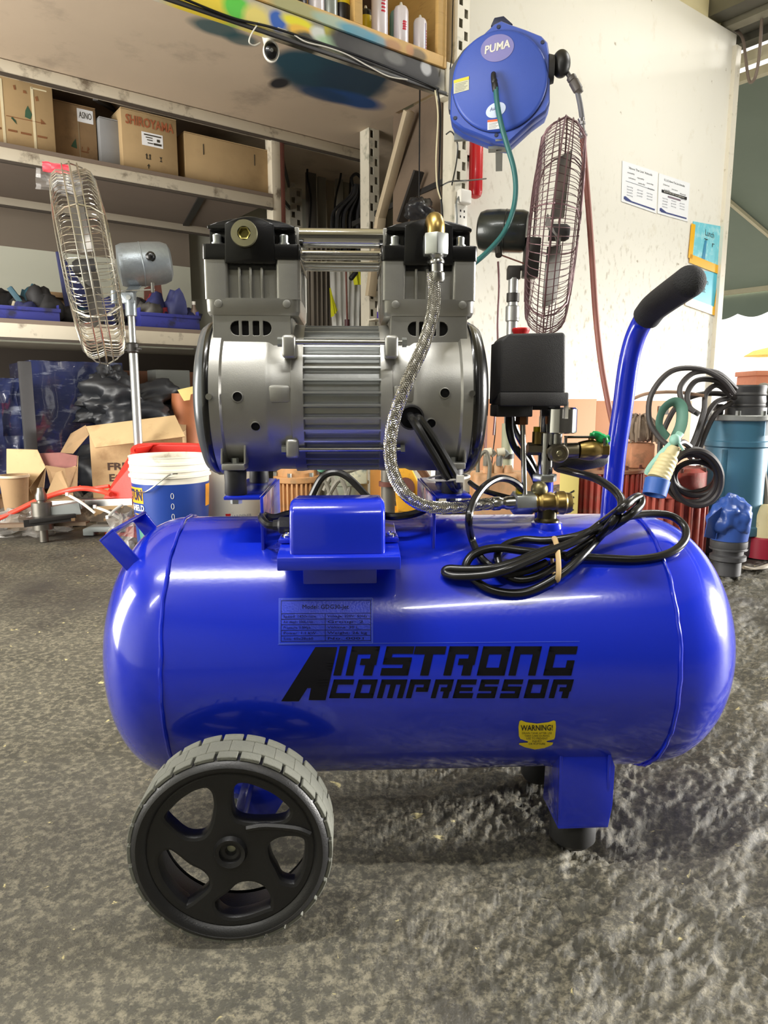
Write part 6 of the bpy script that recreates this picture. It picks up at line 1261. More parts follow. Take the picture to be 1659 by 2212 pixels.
# white bucket behind
t, r2, rb2, z, n = bucket(440, 560, 1000, 2.30, 'white plastic drum between the paint bucket and the motor mount', None, .06, 'white_drum')
MB().lathe([(r2*.95, 0), (r2, .01), (r2, z-.01), (r2*.95, z), (0, z)], n=40).build('drum_body', WHITEP, t); 
for zz_ in (z*.93, z*.12): MB().lathe([(r2+.001, zz_), (r2+.004, zz_+.003), (r2+.001, zz_+.006)], n=40, cap=False).build('drum_hoop', WHITEP, t)
cyl_patch(t, r2, r2, z*.22, z*.34, -1.62, -1.44, 'red_print_patch', RED); cyl_text(t, 'HARDENER', .014, math.radians(-62), z*.30, r2, r2, 'drum_text', mat('grey_ink', (130, 134, 146), .7), .002); cyl_text(t, 'PART B  5L', .010, math.radians(-62), z*.22, r2, r2, 'drum_text', mat('grey_ink', (130, 134, 146), .7), .002); cyl_text(t, 'JOTUN', .028, math.radians(-66), z*.72, r2, r2, 'drum_text', INK, .002, .05, .001)
# red funnel-like bin
t = Thing('red_scoop', 'large red plastic scoop standing behind the paint bucket', 'scoop', tuple(W(365, 1000, 2.32).xy)+(0,))
REDS = mat('red_scoop_plastic', (206, 46, 34), .45, 0, .08, 20, .15, 200)
rt = [t.w(290, 966, 2.30), t.w(330, 960, 2.42), t.w(440, 962, 2.42), t.w(452, 975, 2.32), t.w(420, 985, 2.26), t.w(300, 985, 2.24)]; rbm = [t.w(222, 1078, 2.28), t.w(240, 1078, 2.42), t.w(440, 1110, 2.42), t.w(445, 1110, 2.32), t.w(420, 1110, 2.26), t.w(290, 1078, 2.22)]
q = MB(); n = 6
for i in range(6):
    j = (i+1) % 6
    if i == 4: pass
    q.add([rt[i], rt[j], rbm[j], rbm[i], rt[i]*.985+Vector((0, 0, .0)), rt[j]*.985, rbm[j]*.985, rbm[i]*.985], [(0, 1, 2, 3), (7, 6, 5, 4), (0, 4, 5, 1), (3, 2, 6, 7)])
q.build('scoop_wall', REDS, t, smooth=0); q = MB(); q.tube(rt, .006, 8, True, 3); q.build('scoop_rim', REDS, t); MB().extr([Vector((p.x, p.y, .0)) for p in rbm], (0, 0, .01)).build('scoop_foot', REDS, t)
MB().cyl((-.1, -.03, 0), (-.1, -.03, max(.02, min(p.z for p in rbm)+.01)), .05, n=16).build('scoop_stem', REDS, t)
# ---- egg carton
t = Thing('egg_carton', 'open cardboard egg box with folded-out flaps and printed words', 'box', tuple(W(290, 1060, 2.62).xy)+(0,), math.radians(12))
fl_, fr_ = t.w(205, 1078, 2.56), t.w(400, 1078, 2.60); x0, x1, y0 = fl_.x, fr_.x, min(fl_.y, fr_.y); zt = t.w(205, 935, 2.56).z
z0_ = .0
q = MB(); q.box(x0, x1, y0, y0+.004, 0, zt); q.build('front_panel', CARDL, t); MB().box(x0, x1, y0+.22, y0+.224, 0, zt).build('back_panel', CARD, t); MB().box(x0, x0+.004, y0+.004, y0+.22, 0, zt).build('side_panel', CARDD, t); MB().box(x1-.004, x1, y0+.004, y0+.22, 0, zt).build('side_panel', CARDD, t); MB().box(x0, x1, y0, y0+.22, 0, .004).build('bottom_panel', CARDD, t)
q = MB(); q.extr([t.w(186, 922, 2.545), t.w(378, 898, 2.56), t.w(400, 944, 2.47), t.w(206, 968, 2.46)], (0, -.003, .002)); q.build('front_flap', CARDL, t)
q = MB(); q.extr([t.w(184, 920, 2.55), t.w(192, 940, 2.56), t.w(158, 980, 2.50), t.w(130, 978, 2.60), t.w(152, 938, 2.68)], (.002, 0, .003)); q.build('left_flap', CARDD, t)
for px in (0,): 
    q = MB(); q.extr([(x0, y0+.22, zt), (x1, y0+.22, zt), (x1, y0+.30, zt+.05), (x0, y0+.30, zt+.05)], (0, .003, .002)); q.build('back_flap', CARDD, t)
c = t.w(262, 1008, 2.555); q = MB(); text_on(q, 'FRESH', .036, (c.x+.016, y0-.0012, c.z), (1, 0, 0), (0, 0, 1), bold=.0012, wmax=.125); text_on(q, 'EGGS', .036, (c.x+.006, y0-.0012, c.z-.041), (1, 0, 0), (0, 0, 1), bold=.0012, wmax=.10); q.build('printed_words', mat('print_brown', (74, 56, 44), .8), t, smooth=0)
for k in range(3): q = MB(); zz_ = zt*(.62-.16*k); q.tube([(x0-.001, y0+.07+.022*math.cos(2*math.pi*i/14), zz_+.028*math.sin(2*math.pi*i/14)) for i in range(14)], .003, 4, True, 0); q.build('egg_outline', mat('print_brown', (74, 56, 44), .8), t)
# ---- crushed cardboard and cup at far left
def crushed(name, label, cat_, polys, y, m, extra=()):
    cx = sum(p[0] for p in polys[0])/len(polys[0]); t = Thing(name, label, cat_, tuple(W(cx, 1085, y).xy)+(0,))
    for i, pl in enumerate(polys):
        q = MB(); q.extr([t.w(p[0], p[1], y+(p[2] if len(p) > 2 else 0)) for p in pl], (0, .004, .001)); q.build('card_panel', m[i % len(m)], t, smooth=0)
    return t
MAUV = mat('mauve_printed_card', (132, 84, 78), .8, 0, .2, 40)
t = crushed('crushed_carton', 'torn tan carton leaning over the brown cup, far left on the floor', 'box', [[(14, 970), (80, 972), (98, 1010), (62, 1055), (30, 1040), (14, 1022)], [(30, 1038, -.02), (62, 1054, -.02), (78, 1085, .02), (60, 1100, .03), (28, 1062, 0)], [(60, 1050, .03), (98, 1012, .03), (90, 1100, .06), (62, 1100, .04)]], 2.42, [CARDL, CARD, CARDD])
MB().extr([t.w(28, 1060, 2.42), t.w(88, 1060, 2.42), t.w(88, 1060, 2.56), t.w(28, 1060, 2.56)], (0, 0, -t.w(28, 1060, 2.42).z+.0)).build('card_base', CARDD, t, smooth=0)
t = crushed('crushed_carton', 'flattened carton with mauve printing between the torn carton and the egg box', 'box', [[(84, 980), (130, 978), (166, 985), (164, 1008), (138, 1014), (98, 1005)], [(98, 1006, -.03), (140, 1012, -.03), (166, 1008, 0), (168, 985, .02), (166, 1060, 0), (150, 1064, 0), (112, 1060, -.02)], [(98, 1072, -.04), (120, 1022, -.04), (164, 1006, 0), (150, 1068, 0)]], 2.44, [MAUV, CARDD, CARDL])
MB().extr([t.w(100, 1068, 2.44), t.w(158, 1064, 2.44), t.w(158, 1064, 2.56), t.w(100, 1068, 2.56)], (0, 0, -min(t.w(100, 1068, 2.44).z, t.w(158, 1064, 2.56).z))).build('card_base', CARDD, t, smooth=0)
p = W(34, 1080, 2.36); t = Thing('paper_tub', 'brown paper tub with a pale rim, far left on the floor', 'tub', (p.x, 2.36, 0)); zc_ = W(30, 1026, 2.36).z
MB().lathe([(.030, 0), (.045, zc_-.008), (.048, zc_-.006), (.048, zc_), (.043, zc_), (.028, .006), (0, .006)], n=28, cap=False).build('tub_body', CARDD, t); MB().lathe([(.0485, zc_-.007), (.0485, zc_+.001), (.044, zc_+.001)], n=28, cap=False).build('tub_rim', mat('pale_rim', (196, 180, 150), .6), t)
# ---- stretch-wrapped blue loads under the lower shelf
WRP = mat('stretch_wrapped_blue', (34, 40, 72), .22, 0, .25, 5, .8, 22, stretch=(1, 1, 3.5), dirt=(150, 156, 170), dscale=9, damt=.44, dsharp=.22, coat=.8)
def wrapped(px0, px1, yt, d, u_w, label):
    a = RQ(px0, yt, d); b = RQ(px1, yt, d); t = RT('wrapped_load', label, 'load', a.x, d, 0); w = b.x-a.x; h = a.z
    q = MB(); nx, nz = 16, 14; vs = []
    for j in range(nz+1):
        for i in range(nx+1): vs.append((w*i/nx, .018*mnoise.noise(Vector((i*.35, j*.5, px0)))-.004, .1+(h-.1)*j/nz))
    fs = [(j*(nx+1)+i, j*(nx+1)+i+1, (j+1)*(nx+1)+i+1, (j+1)*(nx+1)+i) for j in range(nz) for i in range(nx)]
    b_ = len(vs); vs += [(w, .4, .1), (0, .4, .1), (w, .4, h), (0, .4, h)]
    fs += [(b_-nx-1, b_-1, b_+2, b_+3), (0, b_+1, b_+3, b_-nx-1), (nx, b_-1, b_+2, b_), (b_, b_+1, b_+3, b_+2), tuple([*range(nx+1)][::-1])+(b_+1, b_)]
    q.add(vs, fs); q.build('wrap_film', WRP, t, smooth=30)
    for k in range(3): MB().box(w*.02+k*w*.4, w*.02+k*w*.4+.08, .02, .38, 0, .085).build('pallet_foot', mat('pallet_wood', (120, 92, 66), .8), t)
    MB().box(0, w, .01, .39, .085, .1).build('pallet_deck', mat('pallet_wood', (120, 92, 66), .8), t)
    rr = random.Random(int(px0)+3)
    for k in range(0):
        x_, z_ = rr.uniform(0, w*.7), rr.uniform(.15, h-.05); x2 = min(w, x_+rr.uniform(.1, .4)); z2 = min(h, z_+rr.uniform(-.08, .12)); q = MB(); q.tube([(x_, -.020, z_), ((x_+x2)/2, -.023, (z_+z2)/2+.01), (x2, -.020, z2)], .0018, 4, sub=3); q.build('film_crease', mat('film_crease', (190, 196, 210), .2, 0, .1, 30, alpha=.6), t)
wrapped(-80, 40, 815, 2.86, 0, 'blue load under wrinkled stretch film, leftmost, left of the black post')
wrapped(62, 262, 778, 2.92, 0, 'blue load under clear stretch film, between the black post and the black bag')
t = RT('black_post', 'slim black upright between the two wrapped loads', 'post', RQ(42, 800, 2.80).x, 2.80, 0); MB().box(0, .04, 0, .03, 0, RQ(42, 780, 2.80).z).build('post_shaft', BLKM, t, bevel=.002); MB().box(-.03, .07, -.03, .06, 0, .01).build('post_foot', BLKM, t)
# black bag, brown timber stack, copper roll
t = RT('brown_timber', 'brown boards stacked under the lower shelf behind the fan pole', 'timber', RQ(262, 850, 3.15).x, 3.15, 0); a = RQ(262, 850, 3.15); b = RQ(425, 850, 3.15)
for k in range(7): MB().box(0, b.x-a.x, .004*(k % 2), .3, .08*k+.001, .08*k+.078).build('timber_board', mat('brown_timber', (104, 66, 44), .75, 0, .15, 8, stretch=(.5, 2, 3)), t, bevel=.002)
t = RT('black_bag', 'crumpled black sack slumped behind the egg box', 'bag', RQ(270, 870, 3.0).x, 2.86, 0); BB = mat('black_sack', (34, 36, 40), .45, 0, .2, 8, .8, 14)
c = t.r(270, 880, 2.90); MB().lump((c.x+.02, c.y, c.z), (.20, .13, .10), 3, .5, 2.0, 60, 34).build('sack_body', BB, t, smooth=80); MB().lump((c.x-.06, c.y, c.z+.10), (.07, .06, .06), 8, .5, 2, 40, 24).build('sack_neck', BB, t, smooth=80)
MB().lump((c.x, c.y, c.z*.38), (.19, .12, c.z*.36), 5, .3, 1.3, 40, 24).build('sack_lower', BB, t, smooth=80)
c = t.r(352, 893, 2.85); MB().lathe([(.045, 0), (.03, .05), (.012, .12)], c, (-.9, 0, .35), 10).build('sack_corner', BB, t)
t = RT('copper_roll', 'copper-brown sheet roll with a torn yellow edge left of the motor', 'roll', RQ(412, 900, 2.75).x, 2.80, 0); zt = RQ(412, 850, 2.80).z
MB().lathe([(.055, 0), (.055, zt), (.047, zt), (.047, .01)], n=24, cap=False).build('roll_sheet', mat('copper_sheet', (150, 90, 54), .6, .2, .3, 14, .3, 40), t); q = MB(); q.extr([t.r(384, 842, 2.72), t.r(428, 832, 2.72), t.r(424, 848, 2.72), t.r(412, 852, 2.72), t.r(410, 864, 2.72), t.r(398, 866, 2.72)], (0, .004, 0)); q.build('torn_edge', mat('pale_yellow_paper', (226, 204, 130), .8), t, smooth=0)
t = RT('grey_toolbox', 'small pale grey case with dark bottom behind the egg box flap', 'case', RQ(352, 880, 3.0).x, 3.02, 0); MB().box(0, .10, 0, .1, .0, .44).build('case_stand', mat('brown_timber', (104, 66, 44), .75), t); MB().box(-.02, .13, -.01, .1, .4405, .56).build('case_body', GREYC, t, bevel=.004)
# ---- red hose, tool, profiles and scraps
t = Thing('red_hose', 'orange-red hose snaking over the scraps on the floor, left', 'hose', tuple(W(110, 1080, 2.3).xy)+(0,)); q = MB(); q.tube([t.w(-30, 1132, 2.22), t.w(30, 1106, 2.24), t.w(80, 1082, 2.26), t.w(130, 1064, 2.28), t.w(175, 1055, 2.28), t.w(215, 1060, 2.28), t.w(240, 1068, 2.24)], .0085, 10); q.build('hose_run', mat('orange_red_hose', (222, 66, 46), .4), t)
q = MB(); q.tube([t.w(172, 1052, 2.30), t.w(190, 1056, 2.29), t.w(236, 1050, 2.28)], .006, 8); q.build('hose_tail', mat('orange_red_hose', (222, 66, 46), .4), t)
t = Thing('steel_coupling', 'stubby steel coupling standing upright on the scraps at left', 'coupling', (W(92, 1120, 2.16).x, 2.16, 0)); z1, z2 = W(92, 1085, 2.16).z, W(92, 1062, 2.16).z
MB().lathe([(.013, 0), (.013, z1*.3), (.030, z1*.32), (.030, z1), (.013, z1+.001), (.013, z1+.006), (.017, z1+.008), (.017, z2-.01), (.012, z2), (.010, z2+.012), (0, z2+.014)], n=28, cap=False).build('coupling_body', mat('worn_steel', (128, 124, 116), .35, .8, .2, 60), t, bevel=0)
MB().lathe([(.0305, z1*.5), (.032, z1*.52), (.0305, z1*.54)], n=28, cap=False).build('coupling_ring', STEEL, t)
def profile_bar(label, pa, pb, y0, y1, w, h, m, nm='metal_profile', cat_='profile', grp=None):
    a, b = W(*pa, y0), W(*pb, y1); t = Thing(nm, label, cat_, (a.x, a.y, 0), 0, grp); A, B = t.I @ a, t.I @ b
    q = MB(); q.bar(A, B, w, h); q.build('profile_web', m, t, bevel=.001); 
    q = MB(); q.bar(A+Vector((0, -w*.5, -h*.4)), B+Vector((0, -w*.5, -h*.4)), w*.1, h*1.8); q.build('profile_flange', m, t)
    lo = min(A.z, B.z)-h*1.3
    return t
profile_bar('bright steel channel lying behind the red hose toward the bucket', (112, 1084), (292, 1078), 2.30, 2.24, .05, .012, STEEL)
profile_bar('grey painted angle bar under the bright channel', (100, 1102), (180, 1090), 2.18, 2.20, .05, .02, GREYC)
profile_bar('dark steel bar lying flat under the angle bar', (60, 1125), (160, 1112), 2.10, 2.18, .05, .012, DARKM)
profile_bar('long rusty flat bar at the edge of the scraps, far left', (-20, 1134), (190, 1128), 2.20, 2.20, .03, .006, mat('rusty_flat', (110, 92, 74), .7, .3, .3, 30))
for k, (a, b, yy) in enumerate((((145, 1068), (205, 1108), 2.15), ((205, 1095), (262, 1122), 2.12), ((232, 1118), (265, 1090), 2.10))):
    t = Thing('cable_tie_strip', ['long', 'middle', 'short crossing'][k]+' white plastic strap over the metal scraps at left', 'strap', tuple(W(*a, yy).xy)+(0,)); MB().tube([t.w(*a, yy), t.w((a[0]+b[0])/2, (a[1]+b[1])/2-3, yy), t.w(*b, yy)], .0045, 6, flat=.25).build('strap_run', WHITEP, t); MB().box(-.004, .004, -.004, .004, t.w(*a, yy).z-.004, t.w(*a, yy).z+.006).build('strap_head', WHITEP, t)
t = Thing('litter_heap', 'low heap of grey-brown litter under the metal bars, left under the shelves', 'litter', tuple(G(130, 1122).xy)+(0,)); hb = MB(); nx, ny = 90, 26; vs = []
for j in range(ny+1):
    for i in range(nx+1):
        u, v = i/nx*2-1, j/ny*2-1; e = max(0, 1-u**4)*max(0, 1-v**2)**.6; h = e*(.075+.06*mnoise.noise(Vector((u*5, v*3, 2)))+.035*mnoise.noise(Vector((u*17, v*9, 5)))+.02*mnoise.noise(Vector((u*40, v*22, 8)))); vs.append((u*.46, v*.17+.12, max(0, h)))
hb.add(vs, [(j*(nx+1)+i, j*(nx+1)+i+1, (j+1)*(nx+1)+i+1, (j+1)*(nx+1)+i) for j in range(ny) for i in range(nx)])
o_ = hb.build('litter_surface', mat('mixed_litter', (84, 76, 66), .8, 0, .3, 40, .6, 90, dirt=(132, 124, 108), dscale=22, damt=.46, dsharp=.1), t, smooth=20); o_['kind'] = 'stuff'
rr = random.Random(9)
for k in range(34):
    px = rr.uniform(-10, 300); py = rr.uniform(1112, 1140); g = G(px, py); m = rr.choice([CARDD, DARKM, CARDD, GREYC, mat('scrap_grey', (110, 106, 96), .8), mat('scrap_pale', (176, 166, 146), .8)])
    t = Thing('scrap_piece', 'small flat scrap lying among the litter at the left under the shelves', 'scrap', (g.x, g.y, 0), rr.uniform(0, 3), 'flat scraps on the floor at left'); q = MB(); s = rr.uniform(.015, .05); n_ = rr.randint(4, 6)
    q.extr([(s*math.cos(2*math.pi*i/n_)*rr.uniform(.6, 1.4), s*.6*math.sin(2*math.pi*i/n_)*rr.uniform(.6, 1.3), rr.uniform(.001, .006)) for i in range(n_)], (0, 0, rr.uniform(.002, .02))); q.build('scrap_face', m, t, smooth=0)
t = Thing('plastic_wrap_scrap', 'crumpled clear plastic behind the steel coupling, far left', 'plastic', tuple(W(55, 1110, 2.3).xy)+(0,)); MB().lump((0, 0, .03), (.13, .08, .05), 12, .6, 2.2, 30, 16, True).build('film_body', mat('crumpled_film', (150, 146, 140), .15, 0, .2, 12, .8, 40, alpha=.55), t, smooth=0)
t = Thing('plastic_wrap_scrap', 'crumpled clear plastic under the bright channel beside the bucket', 'plastic', tuple(W(268, 1110, 2.12).xy)+(0,)); MB().lump((0, 0, .03), (.05, .05, .06), 14, .6, 2.2, 24, 14, True).build('film_body', mat('crumpled_film', (150, 146, 140), .15, 0, .2, 12, .8, 40, alpha=.55), t, smooth=0)
# ---- pumps and gear against the wall
def mud(name, rgb, dirt, amt=.5): return mat(name, rgb, .65, 0, .15, 14, .4, 60, dirt=dirt, dscale=24, damt=amt, dsharp=.2)
def ribbed(t, r, z0, z1, m, n=26, nm='pump_body', rib=.12):
    MB().lathe([(r*.9, z0), (r*.9, z1)], n=40).build(nm, m, t)
    mesh = None
    for k in range(n):
        if k == 0: q = MB(); q.box(r*.86, r*(1+rib*.4), -r*.045, r*.045, z0, z1); ob = q.build('cooling_rib', m, t, bevel=.001); mesh = ob.data
        else: ob = bpy.data.objects.new('cooling_rib', mesh); col.objects.link(ob); ob.parent = t.e
        ob.rotation_euler = (0, 0, 2*math.pi*k/n)
def pumpthing(label, pxc, y, nm='submersible_pump', cat_='pump', grp=None): return Thing(nm, label, cat_, (W(pxc, 1000, y).x, y, 0), 0, grp)
def wz(py, y, px=829): return W(px, py, y).z
def wr(dpx, y): return dpx/F*y*.99
def flange(t, r, z, h, m, nm='flange'): MB().lathe([(r*.97, z), (r, z+.002), (r, z+h-.002), (r*.97, z+h)], n=40).build(nm, m, t)
def bolts(t, r, z, n=6, m=ZINC):
    for k in range(n): a = 2*math.pi*k/n+.3; MB().cyl((r*math.cos(a), r*math.sin(a), z), (r*math.cos(a), r*math.sin(a), z+.012), .007, n=6).build('bolt', m, t)
# tan ribbed pump behind the capacitor box
TAN = mud('muddy_tan_paint', (196, 146, 96), (150, 124, 92)); y = 2.25; t = pumpthing('tan mud-covered ribbed pump between the motor feet', 641, y); R_ = wr(48, y); z1 = wz(1000, y); zb = wz(1040, y)
ribbed(t, R_, .0, zb, TAN, 30); flange(t, R_*1.08, zb, .02, TAN); MB().lathe([(R_*.9, zb+.02), (R_*.88, z1), (R_*.5, z1+.02), (0, z1+.02)], n=32).build('pump_neck', TAN, t); bolts(t, R_*.98, zb+.02)
# grey-green pump with cables
GRN = mud('muddy_grey_paint', (130, 134, 118), (176, 166, 140)); y = 2.3; t = pumpthing('grey-green mud-stained pump right of the tan ribbed one', 745, y); R_ = wr(50, y)
MB().lathe([(R_, 0), (R_, wz(1045, y)), (R_*1.06, wz(1044, y)), (R_*1.06, wz(1038, y)), (R_*.9, wz(1037, y)), (R_*.9, wz(1000, y)), (R_*.4, wz(995, y)), (0, wz(995, y))], n=32).build('pump_body', GRN, t, smooth=30); MB().box(.02, R_*1.0, -R_*1.02, -R_*.7, wz(1040, y), wz(1008, y)).build('terminal_box', mat('pale_terminal_box', (190, 186, 160), .6, 0, .1, 20, dirt=(110, 120, 116), dscale=30, damt=.5), t, bevel=.004); bolts(t, R_*.9, wz(1037, y))
q = MB(); q.tube([t.w(690, 1006, 2.15), t.w(720, 1012, 2.1), t.w(745, 1018, 2.1), t.w(775, 1010, 2.12), t.w(795, 1000, 2.2)], .008, 8); q.build('pump_cable', mat('grimy_cable', (120, 116, 104), .6), t); q = MB(); q.tube([t.w(700, 1060, 2.08), t.w(716, 1030, 2.08), t.w(724, 1060, 2.08), t.w(735, 1095, 2.08)], .007, 8); q.build('pump_cable', mat('grimy_cable', (120, 116, 104), .6), t)
q = MB(); q.ball(t.w(696, 1008, 2.12), (.02, .02, .018), 14, 8); q.build('pump_cap', mat('mint_cap', (120, 190, 160), .5), t)
t = Thing('black_cable_arch', 'thick black cable arching behind the capacitor box', 'cable', tuple(W(725, 1100, 1.9).xy)+(0,)); q = MB(); q.tube([t.w(655, 1120, 1.9), t.w(672, 1075, 1.9), t.w(695, 1032, 1.9), t.w(722, 1020, 1.9), t.w(750, 1030, 1.9), t.w(785, 1064, 1.9), t.w(820, 1105, 1.9), t.w(835, 1150, 1.9)], .010, 10); q.build('cable_run', CABLE, t)
for k, (a, b, c2) in enumerate((((672, 1110), (700, 1040), (722, 1100)), ((690, 1110), (735, 1036), (760, 1110)), ((735, 1110), (755, 1052), (740, 1120)))):
    t = Thing('grey_cable_loop', ['left', 'wide', 'right'][k]+' dusty cable loop inside the black cable arch', 'cable', tuple(W(a[0], 1100, 2.0).xy)+(0,)); q = MB(); q.tube([t.w(*a, 2.0), t.w(*b, 2.0), t.w(*c2, 2.0)], .007, 8); q.build('cable_run', mat('grimy_cable', (120, 116, 104), .6), t)
t = Thing('ochre_plank', 'upright ochre plank behind the braided hose', 'plank', (W(811, 1000, 2.35).x, 2.35, 0)); MB().box(-.018, .018, 0, .03, 0, wz(985, 2.35)).build('plank_face', mat('ochre_wood', (206, 150, 80), .7, 0, .12, 8), t, bevel=.002); MB().box(-.03, .03, -.02, .06, 0, .01).build('plank_foot', mat('ochre_wood', (206, 150, 80), .7), t)
t = pumpthing('rusty yellow machine housing behind the braided hose', 882, 2.2, 'yellow_machine', 'machine'); YM = mud('rusty_yellow', (226, 166, 40), (130, 74, 36), .46)
q = MB(); q.extr([t.w(848, 1000, 2.2), t.w(884, 1002, 2.2), t.w(908, 1050, 2.2), t.w(912, 1110, 2.2), t.w(858, 1110, 2.2)], (0, .12, 0)); q.build('machine_cover', YM, t, bevel=.006); MB().box(-.06, .07, 0, .12, 0, wz(1105, 2.2)).build('machine_base', YM, t); MB().cyl(t.w(875, 1052, 2.19), t.w(875, 1052, 2.21), .03, n=20).build('machine_hub', RUST, t)
q = MB(); q.tube([t.w(906, 1010, 2.1), t.w(925, 1040, 2.1), t.w(930, 1075, 2.1), t.w(934, 1100, 2.1)], .012, 8); q.build('machine_hose', mat('bronze_hose', (120, 84, 60), .5, .4), t)
t = pumpthing('rusty ribbed pipe stub left of the braided hose', 838, 2.0, 'rusty_pipe', 'pipe'); MB().lathe([(.02, 0), (.02, wz(1000, 2.0)+.04)], n=16).build('pipe_run', mat('grimy_steel', (110, 106, 98), .5, .5), t); MB().lathe([(.026, wz(1050, 2.)), (.026, wz(1040, 2.))], n=16).build('pipe_collar', RUST, t)
# orange board
OB = mat('orange_board', (186, 126, 84), .75, 0, .06, 4, dirt=(150, 100, 66), dscale=14, damt=.42, dsharp=.3)
t = RT('orange_board', 'long orange-tan board leaning along the foot of the white wall', 'board', RQ(1040, 880, 2.36).x, 2.375, 0); b_ = RQ(1500, 880, 2.36).x-RQ(1040, 880, 2.36).x; zt = RQ(1300, 862, 2.36).z
MB().box(0, b_*.48, 0, .02, 0, zt).build('board_panel', OB, t, bevel=.001); MB().box(b_*.482, b_, .002, .022, 0, zt-.01).build('board_panel', OB, t, bevel=.001); q = MB(); q.box(b_*.80, b_*.86, -.0012, 0, zt-.09, zt-.04); q.build('board_stamp', mat('dark_print', (62, 56, 44), .8), t)
q = MB(); text_on(q, 'JH', .05, (b_*.83, -.002, zt-.065), (1, 0, 0), (0, 0, 1)); q.build('stamp_text', OB, t, smooth=0)
MB().box(b_*.02, b_*.03, -.002, 0, 0, zt).build('board_seam', RUST, t)
t = RT('thin_black_wire', 'thin black wire hanging in front of the orange board left of the switch', 'wire', RQ(1070, 900, 2.3).x, 2.3, 0); q = MB(); q.tube([t.r(1070, 885, 2.3), t.r(1070, 930, 2.3), t.r(1064, 985, 2.3), t.r(1060, 1040, 2.2)], .003, 6); q.build('wire_run', CABLE, t)
t = Thing('grey_conduit', 'grey-green conduit standing left of the black switch leads', 'pipe', (W(1096, 950, 2.45).x, 2.45, 0)); MB().cyl((0, 0, 0), (0, 0, wz(915, 2.45)), .02, n=14).build('pipe_run', mat('grey_green_pipe', (150, 156, 134), .6, 0, .12, 10), t); MB().cyl((0, 0, wz(990, 2.45)), (0, 0, wz(980, 2.45)), .026, n=14).build('pipe_collar', DARKM, t)
# tan pump with fittings
TAN2 = mud('dusty_peach_paint', (206, 160, 120), (176, 156, 122)); y = 2.15; t = pumpthing('dusty peach pump head with pipe fittings behind the power cord', 1082, y); z1 = wz(1020, y)
q = MB(); q.box(wr(-62, y), wr(32, y), -.06, .07, 0, z1); q.build('pump_body', TAN2, t, bevel=.012, seg=3); MB().lathe([(wr(34, y), 0), (wr(34, y), wz(1030, y)), (wr(26, y), wz(1018, y)), (0, wz(1018, y))], (wr(42, y), 0, 0), (0, 0, 1), 28).build('pump_volute', TAN2, t, smooth=40)
for dx, zt in ((-30, 998), (-8, 996), (14, 1004)): MB().lathe([(wr(11, y), z1-.005), (wr(11, y), wz(zt+8, y)), (wr(8, y), wz(zt, y)), (0, wz(zt, y))], (wr(dx, y), -.02, 0), (0, 0, 1), 14).build('pump_port', TAN2, t)
for px, c2 in ((1050, 0), (1078, 1)):
    q = MB(); q.tube([t.w(px, 1006, y-.03), t.w(px+2, 984, y-.03), t.w(px+10, 976, y-.03), t.w(px+18, 984, y-.03)], .010, 8); q.build('pump_elbow', [mat('grimy_cable', (120, 116, 104), .6), GREYC][c2], t); q = MB(); q.cyl(t.w(px-4, 978, y-.03), t.w(px+12, 976, y-.03), .013, n=12); q.build('pump_coupler', mat('pale_fitting', (206, 200, 180), .5), t)
q = MB(); q.tube([t.w(1032, 1020, y-.08), t.w(1034, 990, y-.08), t.w(1050, 976, y-.08), t.w(1058, 1010, y-.08), t.w(1052, 1060, y-.08)], .006, 8); q.build('pump_cable', mat('grimy_cable', (120, 116, 104), .6), t)
# yellow label box
t = Thing('yellow_label_box', 'worn pale yellow printed box standing askew behind the riser pipe', 'box', (W(1228, 1040, 2.0).x, 2.0, 0), -.25); YB = mat('pale_yellow_box', (206, 190, 112), .7, 0, .08, 12)
a, b = t.w(1208, 1072, 2.0), t.w(1252, 1012, 2.0); h = b.z; MB().box(a.x, b.x, 0, .06, 0, h).build('box_body', YB, t, bevel=.002)
for k in range(4): MB().bar((a.x+.012, -.001, h*.45+.018*k), (b.x-.012, -.001, h*.52+.018*k), .001, .004).build('printed_line', INK, t)
# red pump behind the handle
REDP_ = mud('muddy_red_paint', (158, 62, 50), (140, 104, 84), .48); y = 2.1; t = pumpthing('red ribbed pump with tan motor behind the handle', 1310, y); R_ = wr(76, y); zt = wz(1018, y)
ribbed(t, R_, 0, zt, REDP_, 34); flange(t, R_*1.05, zt, .012, mud('muddy_flange', (150, 110, 84), (110, 86, 66))); bolts(t, R_*.92, zt+.012, 8, RUST)
TAN3 = mud('muddy_tan_motor', (190, 134, 100), (130, 100, 76)); q = MB(); q.box(wr(40, y), wr(92, y), -.05, .05, zt+.012, wz(955, y)); q.build('motor_block', TAN3, t, bevel=.008); MB().lathe([(.03, zt+.01), (.03, zt+.05), (.02, zt+.06)], (wr(-20, y), 0, 0), (0, 0, 1), 16).build('pump_port', TAN3, t)
q = MB(); q.tube([t.w(1258, 1010, y-.05), t.w(1270, 1000, y-.05), t.w(1285, 1004, y-.05)], .006, 8); q.build('pump_handle', DARKM, t)
